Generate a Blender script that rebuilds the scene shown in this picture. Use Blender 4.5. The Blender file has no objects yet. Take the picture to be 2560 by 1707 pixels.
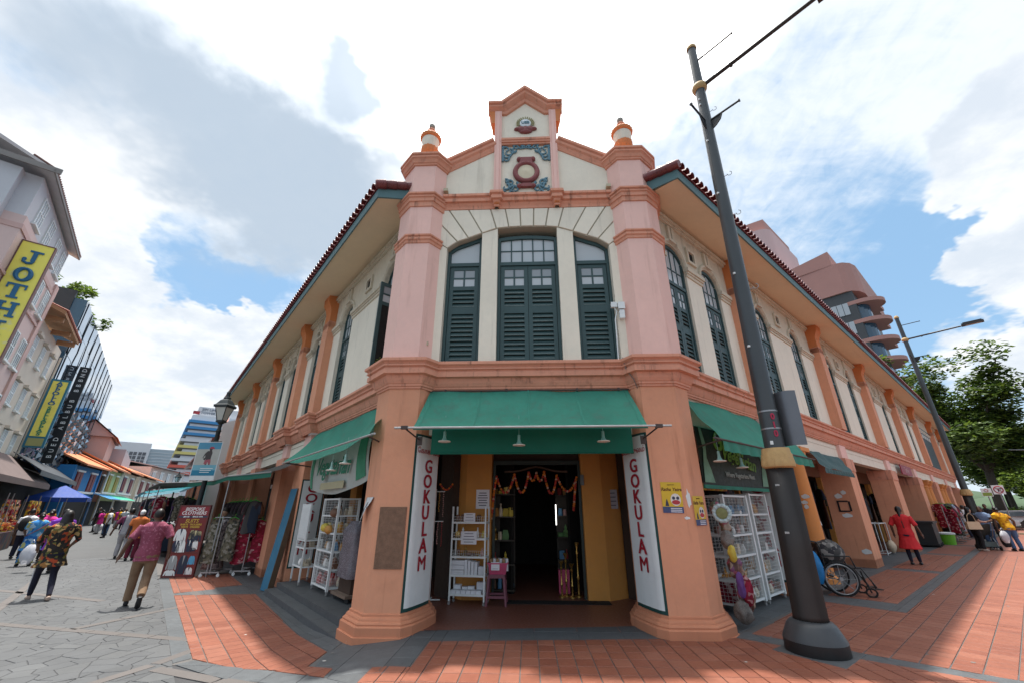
import bpy, bmesh, math, random
from mathutils import Matrix, Vector, noise
PI = math.pi
random.seed(7)
C = bpy.context.scene.collection
SC = bpy.context.scene

# ---------------------------------------------------------------- camera, sky, sun, exposure
cam = bpy.data.objects.new('camera', bpy.data.cameras.new('camera'))
C.objects.link(cam)
cam.location = (0, 0, 1.6)
cam.rotation_euler = (math.radians(112.3), math.radians(0.0), math.radians(2.2))
cam.data.sensor_fit = 'HORIZONTAL'
cam.data.sensor_width = 36
cam.data.lens = 14.203
cam.data.clip_start = 0.05
cam.data.clip_end = 4000
SC.camera = cam
SC.view_settings.view_transform = 'Standard'
SC.view_settings.look = 'None'
SC.view_settings.gamma = 1
SC.view_settings.use_curve_mapping = False
SC.view_settings.exposure = 0.95
SUN_EL = 80.5
SUN_DIR = Vector((-0.50, 0.866, 0))            # horizontal direction towards the sun
SUN_STRENGTH = 4.0
SKY_STRENGTH = 0.10
sd = SUN_DIR.normalized() * math.cos(math.radians(SUN_EL)) + Vector((0, 0, math.sin(math.radians(SUN_EL))))
sl = bpy.data.lights.new('sun', 'SUN')
sl.energy = SUN_STRENGTH
sl.angle = math.radians(1.2)
sl.color = (1.0, 0.955, 0.88)
so = bpy.data.objects.new('sun', sl)
C.objects.link(so)
so.rotation_euler = sd.to_track_quat('Z', 'Y').to_euler()
so.location = (0, 0, 60)

W = bpy.data.worlds.new('World')
SC.world = W
W.use_nodes = True

class NT:
 def __init__(s, nt):
  s.nt = nt
  s.n = nt.nodes
  s.l = nt.links

 def node(s, t, **kw):
  n = s.n.new(t)
  for k, v in kw.items():
   if k.startswith('i_'):
    k = k[2:]
    n.inputs[int(k) if k.isdigit() else k].default_value = v
   else:
    setattr(n, k, v)
  return n

 def link(s, a, b):
  s.l.new(a, b)

 def put(s, inp, v):
  if isinstance(v, bpy.types.NodeSocket):
   s.l.new(v, inp)
  else:
   inp.default_value = v

 def math(s, op, a, b=None, c=None, clamp=False):
  n = s.n.new('ShaderNodeMath')
  n.operation = op
  n.use_clamp = clamp
  s.put(n.inputs[0], a)
  if b is not None:
   s.put(n.inputs[1], b)
  if c is not None:
   s.put(n.inputs[2], c)
  return n.outputs[0]

 def vmath(s, op, a, b=None, scale=None):
  n = s.n.new('ShaderNodeVectorMath')
  n.operation = op
  s.put(n.inputs[0], a)
  if b is not None:
   s.put(n.inputs[1], b)
  if scale is not None:
   s.put(n.inputs['Scale'], scale)
  return n.outputs['Value'] if op in ('DOT_PRODUCT', 'LENGTH', 'DISTANCE') else n.outputs[0]

 def ramp(s, v, lo, hi, a=0.0, b=1.0, smooth=True):
  n = s.n.new('ShaderNodeMapRange')
  n.interpolation_type = 'SMOOTHSTEP' if smooth else 'LINEAR'
  n.clamp = True
  s.put(n.inputs[0], v)
  n.inputs[1].default_value = lo
  n.inputs[2].default_value = hi
  n.inputs[3].default_value = a
  n.inputs[4].default_value = b
  return n.outputs[0]

 def mix(s, f, a, b, mode='MIX'):
  n = s.n.new('ShaderNodeMix')
  n.data_type = 'RGBA'
  n.blend_type = mode
  n.clamp_factor = True
  s.put(n.inputs[0], f)
  for i, v in ((6, a), (7, b)):
   if isinstance(v, (tuple, list)) and len(v) == 3:
    v = (*v, 1)
   s.put(n.inputs[i], v)
  return n.outputs[2]

 def noise(s, vec, scale, detail=3, rough=.55, dist=0.0, color=False):
  n = s.node('ShaderNodeTexNoise')
  s.put(n.inputs['Vector'], vec)
  n.inputs['Scale'].default_value = scale
  n.inputs['Detail'].default_value = detail
  n.inputs['Roughness'].default_value = rough
  n.inputs['Distortion'].default_value = dist
  return n.outputs['Color' if color else 'Fac']

def build_sky():
 t = NT(W.node_tree)
 bg = W.node_tree.nodes['Background']
 bg.inputs['Strength'].default_value = SKY_STRENGTH
 sky = t.node('ShaderNodeTexSky', sky_type='NISHITA', sun_disc=False)
 sky.sun_elevation = math.radians(SUN_EL)
 sky.sun_rotation = math.atan2(SUN_DIR.x, SUN_DIR.y)
 sky.air_density = 1.0
 sky.dust_density = 1.6
 sky.ozone_density = 1.5
 tc = t.node('ShaderNodeTexCoord').outputs['Generated']
 d = t.vmath('NORMALIZE', tc)
 sep = t.node('ShaderNodeSeparateXYZ')
 t.link(d, sep.inputs[0])
 z = sep.outputs['Z']
 # cloud layers live on a plane above the place, so they foreshorten towards the horizon
 den = t.math('MAXIMUM', t.math('ADD', z, .28), .06)
 comb = t.node('ShaderNodeCombineXYZ')
 t.link(t.math('DIVIDE', sep.outputs['X'], den), comb.inputs[0])
 t.link(t.math('DIVIDE', sep.outputs['Y'], den), comb.inputs[1])
 p = comb.outputs[0]
 warp = t.vmath('SCALE', t.vmath('SUBTRACT', t.noise(p, 2.6, 5, .6, color=True), (.5, .5, .5)), scale=.40)
 dw = t.vmath('NORMALIZE', t.vmath('ADD', d, warp))

 def blob(v, r0, r1, amp=1.0):
  c = Vector(v).normalized()
  dt = t.vmath('DOT_PRODUCT', dw, tuple(c))
  return t.math('MULTIPLY', t.ramp(dt, math.cos(math.radians(r1)), math.cos(math.radians(r0))), amp)

 def total(lst):
  s = None
  for b in lst:
   o = blob(*b)
   s = o if s is None else t.math('ADD', s, o)
  return s

 big = t.noise(p, 2.3, 8, .60, .25)
 fine = t.noise(t.vmath('MULTIPLY', p, (1.0, 2.0, 1.0)), 4.0, 7, .62, .5)
 ripple = t.noise(t.vmath('MULTIPLY', p, (2.0, 1.2, 1.0)), 15.0, 4, .6, .5)
 blue = t.mix(.62, sky.outputs[0], (1.75, 3.2, 4.7))
 # thin high veil with fine ripples
 veil = t.math('ADD', t.math('MULTIPLY', fine, .70), t.math('MULTIPLY', ripple, .36))
 veil = t.ramp(t.math('ADD', veil, total(VEIL)), .40, 1.02, 0, .94)
 col = t.mix(veil, blue, (5.2, 5.5, 5.8))
 # heaped clouds
 cu = t.math('ADD', t.math('MULTIPLY', big, 1.05), total(CUMULUS))
 cum = t.ramp(cu, .78, .98)
 shade = t.ramp(t.noise(t.vmath('ADD', p, (.06, -.09, 0)), 3.2, 7, .6), .36, .64)
 cloudc = t.mix(shade, (4.0, 4.4, 4.9), (5.7, 5.8, 5.9))
 col = t.mix(cum, col, cloudc)
 # broad grey band of thicker cloud
 gr = t.math('ADD', t.math('MULTIPLY', t.noise(p, 1.9, 6, .58), .60), total(GREY))
 grey = t.ramp(gr, .42, 1.22, 0, .92)
 col = t.mix(grey, col, (2.75, 3.3, 3.95))
 # glare of the sun behind cloud
 gl = t.ramp(t.math('ADD', total(GLARE), t.math('MULTIPLY', t.math('SUBTRACT', big, .5), 1.1)), .10, 1.0)
 col = t.mix(gl, col, (21, 20.6, 20))
 wisp = t.ramp(t.math('ADD', total(WISP), t.math('MULTIPLY', t.math('SUBTRACT', big, .5), 1.2)), .10, 1.25, 0, .95)
 col = t.mix(wisp, col, (3.3, 3.9, 4.6))
 # towards the horizon everything pales
 hz = t.ramp(z, .0, .24, .60, 0)
 col = t.mix(hz, col, (5.2, 5.65, 6.1))
 gnd = t.ramp(z, -.06, 0, 1, 0)
 col = t.mix(gnd, col, (1.9, 1.85, 1.8))
 t.link(col, bg.inputs['Color'])

# directions (x, y, z), inner and outer radius in degrees, strength
VEIL = [((.30, .55, .78), 10, 44, .24), ((-.5, .5, .7), 12, 48, .34), ((.75, .35, .55), 5, 22, .2), ((0, -.6, .7), 30, 100, .24), ((.60, .64, .46), 3, 12, -.20), ((.69, .63, .36), 3, 12, -.28), ((-.62, .68, .39), 2, 8, -.42), ((-.55, .72, .42), 2, 7, -.4), ((-.71, .33, .62), 2, 9, -.2), ((-.6, .7, .2), 6, 20, .2)]
CUMULUS = [((-.69, .67, .28), 3, 12, .40), ((-.60, .72, .34), 1, 8, .34), ((-.73, .60, .31), 2, 9, .34), ((-.55, .77, .30), 2, 10, .40), ((-.70, .69, .16), 3, 13, .34),
     ((-.71, .42, .57), 3, 15, .36), ((-.77, .44, .46), 3, 11, .30), ((-.66, .56, .50), 2, 9, .26), ((-.46, .40, .79), 3, 13, .25),
     ((.72, .45, .52), 2, 9, .40), ((.735, .55, .39), 2, 7, .42), ((.76, .57, .30), 2, 9, .42), ((.73, .65, .20), 1, 7, .28), ((.8, .4, .45), 5, 16, .35),
     ((-.62, .69, .40), 1, 6, -.42), ((-.53, .74, .43), 1, 6, -.36), ((.62, .62, .47), 3, 14, -.40), ((.69, .635, .35), 3, 9, -.3), ((0, -.7, .5), 20, 90, .18)]
GREY = [((-.63, .30, .72), 3, 13, .42), ((-.60, .45, .66), 3, 12, .42), ((-.53, .56, .64), 3, 12, .46), ((-.46, .66, .59), 3, 12, .48), ((-.37, .69, .62), 2, 10, .42), ((-.56, .64, .52), 3, 10, .30), ((-.40, .76, .50), 2, 10, .30)]
WISP = [((-.40, .48, .78), 0, 8, 1.0), ((-.35, .54, .765), 0, 7, .7), ((-.56, .36, .745), 1, 8, .5)]
GLARE = [((-.09, .16, .98), 12, 42, 1.0), ((.02, .62, .78), 6, 20, .35), ((-.22, .55, .80), 2, 10, .45), ((.25, .5, .82), 3, 14, .35)]

# ---------------------------------------------------------------- materials
MATS = {}

def mat(name, col, rough=.7, var=.10, scale=3.0, bump=0.0, metal=0.0, streak=0.0, stain=(.12, .09, .07), spec=.4, coords='pos', trans=0.0, grain=0.0, seed=0, alpha=1.0, dirt=0.0, blotch=None):
 if name in MATS:
  return MATS[name]
 m = bpy.data.materials.new(name)
 m.use_nodes = True
 t = NT(m.node_tree)
 b = m.node_tree.nodes['Principled BSDF']
 pos = t.node('ShaderNodeNewGeometry').outputs['Position'] if coords == 'pos' else t.node('ShaderNodeTexCoord').outputs['Object']
 if seed:
  pos = t.vmath('ADD', pos, (seed * 3.1, seed * 1.7, seed * .9))
 f = t.noise(pos, scale, 5, .6)
 f2 = t.noise(pos, scale * 9, 3, .6)
 k = t.ramp(t.math('ADD', t.math('MULTIPLY', f, .65), t.math('MULTIPLY', f2, .35)), .3, .7, 1 - var, 1 + var, False)
 oi = t.node('ShaderNodeObjectInfo').outputs['Random']
 k = t.math('MULTIPLY', k, t.ramp(oi, 0, 1, 1 - var * .45, 1 + var * .45, False))
 c = t.vmath('SCALE', col, scale=k)
 if blotch:
  bf = t.ramp(t.noise(pos, blotch[1], 4, .65), blotch[2], blotch[2] + .07)
  c = t.mix(bf, c, blotch[0])
 if streak:
  sp = t.vmath('MULTIPLY', pos, (7, 7, .55))
  sf = t.ramp(t.noise(sp, 1.0, 5, .65), .54, .74, 0, streak)
  c = t.mix(sf, c, stain)
 if dirt:
  df = t.ramp(t.noise(pos, scale * 2.3, 6, .7), .52, .72, 0, dirt)
  c = t.mix(df, c, stain)
 t.link(c, b.inputs['Base Color'])
 b.inputs['Roughness'].default_value = rough
 t.link(t.ramp(f2, .3, .7, max(.03, rough - .1), min(1, rough + .1), False), b.inputs['Roughness'])
 b.inputs['Metallic'].default_value = metal
 b.inputs['Specular IOR Level'].default_value = spec
 if trans:
  tr = t.node('ShaderNodeBsdfTranslucent')
  t.link(c, tr.inputs['Color'])
  mx = t.node('ShaderNodeMixShader')
  mx.inputs[0].default_value = trans
  out = m.node_tree.nodes['Material Output']
  t.link(b.outputs[0], mx.inputs[1])
  t.link(tr.outputs[0], mx.inputs[2])
  t.link(mx.outputs[0], out.inputs['Surface'])
 if bump or grain:
  bp = t.node('ShaderNodeBump')
  bp.inputs['Strength'].default_value = bump or grain
  bp.inputs['Distance'].default_value = .02
  t.link(t.noise(pos, scale * (6 if bump else 40), 4, .65), bp.inputs['Height'])
  t.link(bp.outputs[0], b.inputs['Normal'])
 if alpha < 1:
  b.inputs['Alpha'].default_value = alpha
 MATS[name] = m
 return m

def mat_cells(name, cols, scale=9.0, rough=.85, dist=.35, coords='obj', stretch=(1, 1, 1), trans=0):
 if name in MATS:
  return MATS[name]
 m = bpy.data.materials.new(name)
 m.use_nodes = True
 t = NT(m.node_tree)
 b = m.node_tree.nodes['Principled BSDF']
 pos = t.node('ShaderNodeNewGeometry').outputs['Position'] if coords == 'pos' else t.node('ShaderNodeTexCoord').outputs['Object']
 pos = t.vmath('MULTIPLY', pos, stretch)
 w = t.vmath('ADD', pos, t.vmath('SCALE', t.noise(pos, scale * .7, 3, .6, color=True), scale=dist / scale * 2))
 v = t.node('ShaderNodeTexVoronoi')
 t.link(w, v.inputs['Vector'])
 v.inputs['Scale'].default_value = scale
 sx = t.node('ShaderNodeSeparateColor')
 t.link(v.outputs['Color'], sx.inputs[0])
 cr = t.node('ShaderNodeValToRGB')
 cr.color_ramp.interpolation = 'CONSTANT'
 while len(cr.color_ramp.elements) < len(cols):
  cr.color_ramp.elements.new(0)
 for i, c in enumerate(cols):
  e = cr.color_ramp.elements[i]
  e.position = i / len(cols)
  e.color = (*c, 1)
 t.link(sx.outputs[0], cr.inputs[0])
 t.link(cr.outputs[0], b.inputs['Base Color'])
 b.inputs['Roughness'].default_value = rough
 b.inputs['Specular IOR Level'].default_value = .25
 MATS[name] = m
 return m

def mat_glass(name, col=(.05, .07, .09), rough=.06, metal=0.0, spec=.7):
 if name in MATS:
  return MATS[name]
 m = bpy.data.materials.new(name)
 m.use_nodes = True
 t = NT(m.node_tree)
 b = m.node_tree.nodes['Principled BSDF']
 b.inputs['Base Color'].default_value = (*col, 1)
 b.inputs['Roughness'].default_value = rough
 b.inputs['Metallic'].default_value = metal
 b.inputs['Specular IOR Level'].default_value = spec
 pos = t.node('ShaderNodeNewGeometry').outputs['Position']
 bp = t.node('ShaderNodeBump')
 bp.inputs['Strength'].default_value = .05
 bp.inputs['Distance'].default_value = .05
 t.link(t.noise(pos, 1.2, 2), bp.inputs['Height'])
 t.link(bp.outputs[0], b.inputs['Normal'])
 MATS[name] = m
 return m

# ---------------------------------------------------------------- mesh builder
class MB:
 def __init__(s, T=None):
  s.v = []
  s.f = []
  s.m = []
  s.T = T or Matrix()

 def add(s, vs, fs, mi=0, M=None):
  o = len(s.v)
  X = s.T @ M if M is not None else s.T
  s.v += [tuple(X @ Vector(p)) for p in vs]
  s.f += [tuple(i + o for i in f) for f in fs]
  s.m += [mi] * len(fs)
  return s

 def box(s, x0, x1, y0, y1, z0, z1, mi=0, M=None):
  vs = [(x0, y0, z0), (x1, y0, z0), (x1, y1, z0), (x0, y1, z0), (x0, y0, z1), (x1, y0, z1), (x1, y1, z1), (x0, y1, z1)]
  fs = [(3, 2, 1, 0), (4, 5, 6, 7), (0, 1, 5, 4), (1, 2, 6, 5), (2, 3, 7, 6), (3, 0, 4, 7)]
  return s.add(vs, fs, mi, M)

 def cbox(s, c, d, mi=0, M=None):
  return s.box(c[0] - d[0] / 2, c[0] + d[0] / 2, c[1] - d[1] / 2, c[1] + d[1] / 2, c[2] - d[2] / 2, c[2] + d[2] / 2, mi, M)

 def prism(s, poly, z0, z1, mi=0, M=None):
  n = len(poly)
  vs = [(x, y, z0) for x, y in poly] + [(x, y, z1) for x, y in poly]
  fs = [tuple(range(n - 1, -1, -1)), tuple(range(n, 2 * n))]
  fs += [(i, (i + 1) % n, n + (i + 1) % n, n + i) for i in range(n)]
  return s.add(vs, fs, mi, M)

 def slab(s, poly, y0, y1, mi=0, M=None):
  n = len(poly)
  vs = [(x, y0, z) for x, z in poly] + [(x, y1, z) for x, z in poly]
  fs = [tuple(range(n)), tuple(range(2 * n - 1, n - 1, -1))]
  fs += [(i, n + i, n + (i + 1) % n, (i + 1) % n) for i in range(n)]
  return s.add(vs, fs, mi, M)

 def tube(s, pts, r, n=8, mi=0, cap=True, closed=False, M=None):
  pts = [Vector(p) for p in pts]
  k = len(pts)
  rs = r if isinstance(r, (list, tuple)) else [r] * k
  vs, fs = [], []
  up = None
  for i, p in enumerate(pts):
   if closed:
    d = pts[(i + 1) % k] - pts[i - 1]
   else:
    d = pts[min(i + 1, k - 1)] - pts[max(i - 1, 0)]
   d = d.normalized() if d.length > 1e-9 else Vector((0, 0, 1))
   if up is None:
    up = Vector((0, 0, 1)) if abs(d.z) < .9 else Vector((1, 0, 0))
   a = up - d * up.dot(d)
   a = a.normalized() if a.length > 1e-6 else d.orthogonal().normalized()
   up = a
   b = d.cross(a)
   for j in range(n):
    q = 2 * PI * j / n
    vs.append(tuple(p + (a * math.cos(q) + b * math.sin(q)) * rs[i]))
  for i in range(k if closed else k - 1):
   i2 = (i + 1) % k
   for j in range(n):
    j2 = (j + 1) % n
    fs.append((i * n + j, i * n + j2, i2 * n + j2, i2 * n + j))
  if cap and not closed:
   fs.append(tuple(range(n - 1, -1, -1)))
   fs.append(tuple(range((k - 1) * n, k * n)))
  return s.add(vs, fs, mi, M)

 def lathe(s, prof, n=24, c=(0, 0, 0), mi=0, M=None, flute=0, fd=0.0):
  vs, fs = [], []
  k = len(prof)
  for r, z in prof:
   for j in range(n):
    q = 2 * PI * j / n
    rr = r * (1 - fd * abs(math.sin(q * flute / 2))) if flute else r
    vs.append((c[0] + rr * math.cos(q), c[1] + rr * math.sin(q), c[2] + z))
  for i in range(k - 1):
   for j in range(n):
    j2 = (j + 1) % n
    fs.append((i * n + j, i * n + j2, (i + 1) * n + j2, (i + 1) * n + j))
  if prof[0][0] > 1e-6:
   fs.append(tuple(range(n - 1, -1, -1)))
  if prof[-1][0] > 1e-6:
   fs.append(tuple(range((k - 1) * n, k * n)))
  return s.add(vs, fs, mi, M)

 def ball(s, c, r, nu=12, nv=8, mi=0, M=None):
  rx, ry, rz = r if isinstance(r, (tuple, list)) else (r, r, r)
  vs = [(c[0], c[1], c[2] - rz)]
  for i in range(1, nv):
   a = -PI / 2 + PI * i / nv
   for j in range(nu):
    q = 2 * PI * j / nu
    vs.append((c[0] + rx * math.cos(a) * math.cos(q), c[1] + ry * math.cos(a) * math.sin(q), c[2] + rz * math.sin(a)))
  vs.append((c[0], c[1], c[2] + rz))
  fs = []
  for j in range(nu):
   fs.append((0, 1 + (j + 1) % nu, 1 + j))
   e = len(vs) - 1
   o = 1 + (nv - 2) * nu
   fs.append((e, o + j, o + (j + 1) % nu))
  for i in range(nv - 2):
   for j in range(nu):
    a, b = 1 + i * nu + j, 1 + i * nu + (j + 1) % nu
    fs.append((a, b, b + nu, a + nu))
  return s.add(vs, fs, mi, M)

 def sweep(s, path, prof, closed=False, mi=0, M=None, side=1):
  k = len(path)
  P = [Vector((x, y)) for x, y in path]
  nrm = []
  for i in range(k if closed else k - 1):
   d = (P[(i + 1) % k] - P[i]).normalized()
   nrm.append(Vector((d.y, -d.x)) * side)
  off = []
  for i in range(k):
   if closed:
    a, b = nrm[i - 1], nrm[i]
   else:
    a, b = nrm[max(i - 1, 0)], nrm[min(i, k - 2)]
   m = a + b
   m = m / max(m.dot(a), .25) if m.length > 1e-6 else a
   off.append(m)
  vs, fs = [], []
  q = len(prof)
  for i in range(k):
   for o, z in prof:
    w = P[i] + off[i] * o
    vs.append((w.x, w.y, z))
  for i in range(k if closed else k - 1):
   i2 = (i + 1) % k
   for j in range(q - 1):
    fs.append((i * q + j, i2 * q + j, i2 * q + j + 1, i * q + j + 1))
   fs.append((i * q + q - 1, i2 * q + q - 1, i2 * q, i * q))
  if not closed:
   fs.append(tuple(range(q)))
   fs.append(tuple(range(k * q - 1, (k - 1) * q - 1, -1)))
  return s.add(vs, fs, mi, M)

 def grid(s, fn, nu, nv, mi=0, M=None, thick=0.0):
  vs = [tuple(fn(i / nu, j / nv)) for j in range(nv + 1) for i in range(nu + 1)]
  fs = [(j * (nu + 1) + i, j * (nu + 1) + i + 1, (j + 1) * (nu + 1) + i + 1, (j + 1) * (nu + 1) + i) for j in range(nv) for i in range(nu)]
  return s.add(vs, fs, mi, M)

 def mesh(s, name, mats, smooth=False, inv=None, fix=True):
  me = bpy.data.meshes.new(name)
  vs = s.v if inv is None else [tuple(inv @ Vector(p)) for p in s.v]
  me.from_pydata(vs, [], s.f)
  for m in (mats if isinstance(mats, (list, tuple)) else [mats]):
   me.materials.append(m)
  if any(s.m):
   me.polygons.foreach_set('material_index', s.m)
  if fix and len(s.f) < 60000:
   bm = bmesh.new()
   bm.from_mesh(me)
   bmesh.ops.recalc_face_normals(bm, faces=bm.faces)
   bm.to_mesh(me)
   bm.free()
  if smooth:
   me.polygons.foreach_set('use_smooth', [True] * len(me.polygons))
   if smooth != 'all':
    try:
     me.set_sharp_from_angle(angle=math.radians(38))
    except Exception:
     pass
  me.update()
  return me

 def build(s, name, mats, parent=None, smooth=False, fix=True, label=None, cat=None, group=None, kind=None, at=None):
  base = at
  if parent is not None:
   inv = world(parent).inverted()
   if at is not None:
    inv = Matrix.Translation(at).inverted()
  else:
   inv = Matrix.Translation(at).inverted() if at is not None else None
  me = s.mesh(name, mats, smooth, inv, fix)
  o = bpy.data.objects.new(name, me)
  C.objects.link(o)
  if parent is not None:
   o.parent = parent
   if at is not None:
    o.matrix_basis = world(parent).inverted() @ Matrix.Translation(at)
  elif at is not None:
   o.location = at
  return tag(o, label, cat, group, kind)

def world(o):
 m = o.matrix_basis.copy() if o.parent is None else world(o.parent) @ o.matrix_basis
 return m

def tag(o, label=None, cat=None, group=None, kind=None):
 for k, v in (('label', label), ('category', cat), ('group', group), ('kind', kind)):
  if v:
   o[k] = v
 return o

def thing(name, label, cat, loc=(0, 0, 0), rz=0.0, group=None):
 o = bpy.data.objects.new(name, None)
 o.empty_display_size = .2
 C.objects.link(o)
 o.location = loc
 o.rotation_euler = (0, 0, rz)
 return tag(o, label, cat, group)

def dup(root, loc=None, rz=None, label=None, group=None, scale=None):
 r = root.copy()
 C.objects.link(r)
 if loc is not None:
  r.location = loc
 if rz is not None:
  r.rotation_euler = (0, 0, rz)
 if scale is not None:
  r.scale = scale if isinstance(scale, tuple) else (scale,) * 3
 if label:
  r['label'] = label
 if group:
  r['group'] = group
 for ch in root.children:
  c = ch.copy()
  C.objects.link(c)
  c.parent = r
  for g in ch.children:
   h = g.copy()
   C.objects.link(h)
   h.parent = c
 return r

def piece(src, loc, rot=None, parent=None, name=None, scale=None):
 o = src.copy()
 C.objects.link(o)
 o.location = loc
 if rot is not None:
  o.rotation_euler = rot
 if scale is not None:
  o.scale = scale
 if parent is not None:
  o.parent = parent
 return o

BENCH = bpy.data.scenes.new('bench')          # an empty side scene in which single objects are evaluated quickly

def evaluated(o):
 BENCH.collection.objects.link(o)
 with bpy.context.temp_override(scene=BENCH, view_layer=BENCH.view_layers[0]):
  dg = bpy.context.evaluated_depsgraph_get()
  me = bpy.data.meshes.new_from_object(o.evaluated_get(dg))
 BENCH.collection.objects.unlink(o)
 return me

def text_mesh(body, size, M, mat_, name='lettering', parent=None, extrude=.002, align='CENTER', bold=0.0, spacing=1.0, shear=0.0, sx=1.0):
 cu = bpy.data.curves.new(name, 'FONT')
 cu.body = body
 cu.size = size
 cu.align_x = align
 cu.align_y = 'CENTER'
 cu.extrude = extrude
 cu.offset = bold
 cu.shear = shear
 cu.space_character = spacing
 cu.resolution_u = 3
 tmp = bpy.data.objects.new(name, cu)
 me = evaluated(tmp)
 bpy.data.objects.remove(tmp)
 bpy.data.curves.remove(cu)
 me.materials.clear()
 me.materials.append(mat_)
 X = M @ Matrix.Diagonal((sx, 1, 1, 1))
 if parent is not None:
  X = world(parent).inverted() @ X
 me.transform(X)
 o = bpy.data.objects.new(name, me)
 C.objects.link(o)
 if parent is not None:
  o.parent = parent
 return o

def facing(loc, nx, ny, up=(0, 0, 1)):
 z = Vector((nx, ny, 0)).normalized()
 y = Vector(up)
 x = y.cross(z)
 return Matrix(((x.x, y.x, z.x, loc[0]), (x.y, y.y, z.y, loc[1]), (x.z, y.z, z.z, loc[2]), (0, 0, 0, 1)))

# ---------------------------------------------------------------- the frames of the two street fronts
AL, AR = math.radians(42.1), math.radians(47.8)
LT = Vector((-math.sin(AL), math.cos(AL), 0))
LN = Vector((-math.cos(AL), -math.sin(AL), 0))
RT = Vector((math.sin(AR), math.cos(AR), 0))
RN = Vector((math.cos(AR), -math.sin(AR), 0))
FLm = Matrix(((LT.x, LN.x, 0, 0), (LT.y, LN.y, 0, 0), (0, 0, 1, 0), (0, 0, 0, 1)))      # (s along street, d outward, z)
FRm = Matrix(((RT.x, RN.x, 0, 0), (RT.y, RN.y, 0, 0), (0, 0, 1, 0), (0, 0, 0, 1)))

def PL(s, d, z=0.0):
 return FLm @ Vector((s, d, z))

def PR(s, d, z=0.0):
 return FRm @ Vector((s, d, z))

ZL = -0.22

def gz(x, y=0.0):
 return ZL * min(1.0, max(0.0, (-1.6 - x) / 2.0))

# shared colours
CREAM = mat('cream_plaster', (.73, .675, .56), .85, .07, 1.2, grain=.15, streak=.32, stain=(.34, .31, .25))
CREAM_OLD = mat('weathered_cream', (.56, .50, .39), .85, .10, 1.2, grain=.15, streak=.5, stain=(.20, .18, .14), dirt=.35)
PINK = mat('pink_plaster', (.76, .485, .42), .8, .06, 1.1, grain=.12, streak=.30, stain=(.40, .20, .15), dirt=.10)
ORANGE = mat('orange_plaster', (.64, .295, .175), .78, .09, 1.3, grain=.14, streak=.42, stain=(.30, .105, .05), dirt=.12, blotch=((.62, .42, .33), 2.2, .79))
TRIM = mat('salmon_moulding', (.61, .275, .18), .75, .12, 2.0, grain=.12, streak=.75, stain=(.13, .055, .035), dirt=.3)
DEEP = mat('deep_orange_paint', (.56, .19, .065), .75, .08, 2.0, grain=.1)
TEAL = mat('teal_timber', (.085, .165, .175), .6, .10, 3.0)
GREENW = mat('dark_green_paint', (.028, .064, .066), .5, .14, 3.0, spec=.45)
SOFFIT = mat('soffit_board', (.74, .61, .42), .85, .06, .8, streak=.05)
TILE = mat('glazed_roof_tile', (.145, .022, .022), .32, .25, 4.0, spec=.6)
PANE = mat_glass('window_pane', (.24, .27, .29), .10)
PANEW = mat_glass('white_backed_pane', (.42, .46, .48), .12)
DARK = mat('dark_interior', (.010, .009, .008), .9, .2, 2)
GREYST = mat('grey_granite', (.075, .082, .088), .62, .22, 9.0, bump=.06, dirt=.25, stain=(.03, .032, .035))
WHITEP = mat('white_paint', (.66, .70, .70), .5, .06, 3.0, dirt=.15, stain=(.35, .36, .35))
METALG = mat('grey_metal', (.30, .31, .32), .4, .08, 4.0, metal=.7)
BLACKP = mat('black_metal', (.012, .013, .014), .45, .15, 4.0)
build_sky()

# ================================================================ GROUND AND PAVING
def clip(poly, conv):
 area = sum(conv[i][0] * conv[(i + 1) % len(conv)][1] - conv[(i + 1) % len(conv)][0] * conv[i][1] for i in range(len(conv)))
 if area < 0:
  conv = conv[::-1]
 out = poly
 for i in range(len(conv)):
  a, b = conv[i], conv[(i + 1) % len(conv)]
  def side(p):
   return (b[0] - a[0]) * (p[1] - a[1]) - (b[1] - a[1]) * (p[0] - a[0])
  src, out = out, []
  for j in range(len(src)):
   p, q = src[j], src[(j + 1) % len(src)]
   sp, sq = side(p), side(q)
   if sp >= 0:
    out.append(p)
   if (sp > 0 and sq < 0) or (sp < 0 and sq > 0):
    f = sp / (sp - sq)
    out.append((p[0] + (q[0] - p[0]) * f, p[1] + (q[1] - p[1]) * f))
  if len(out) < 3:
   return []
 return out

def hull(pts):
 pts = sorted(set((round(p[0], 5), round(p[1], 5)) for p in pts))
 def half(ps):
  h = []
  for p in ps:
   while len(h) > 1 and (h[-1][0] - h[-2][0]) * (p[1] - h[-2][1]) - (h[-1][1] - h[-2][1]) * (p[0] - h[-2][0]) <= 0:
    h.pop()
   h.append(p)
  return h[:-1]
 return half(pts) + half(pts[::-1])

def sheet(mb, poly, dz):
 for a, b in ((-999, -3.6), (-3.6, -1.6), (-1.6, 999)):
  c = clip(poly, [(a, -999), (b, -999), (b, 1999), (a, 1999)])
  if len(c) > 2:
   mb.add([(x, y, gz(x) + dz) for x, y in c], [tuple(range(len(c)))])

def poly_area(p):
 return abs(sum(p[i][0] * p[(i + 1) % len(p)][1] - p[(i + 1) % len(p)][0] * p[i][1] for i in range(len(p)))) / 2

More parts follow.
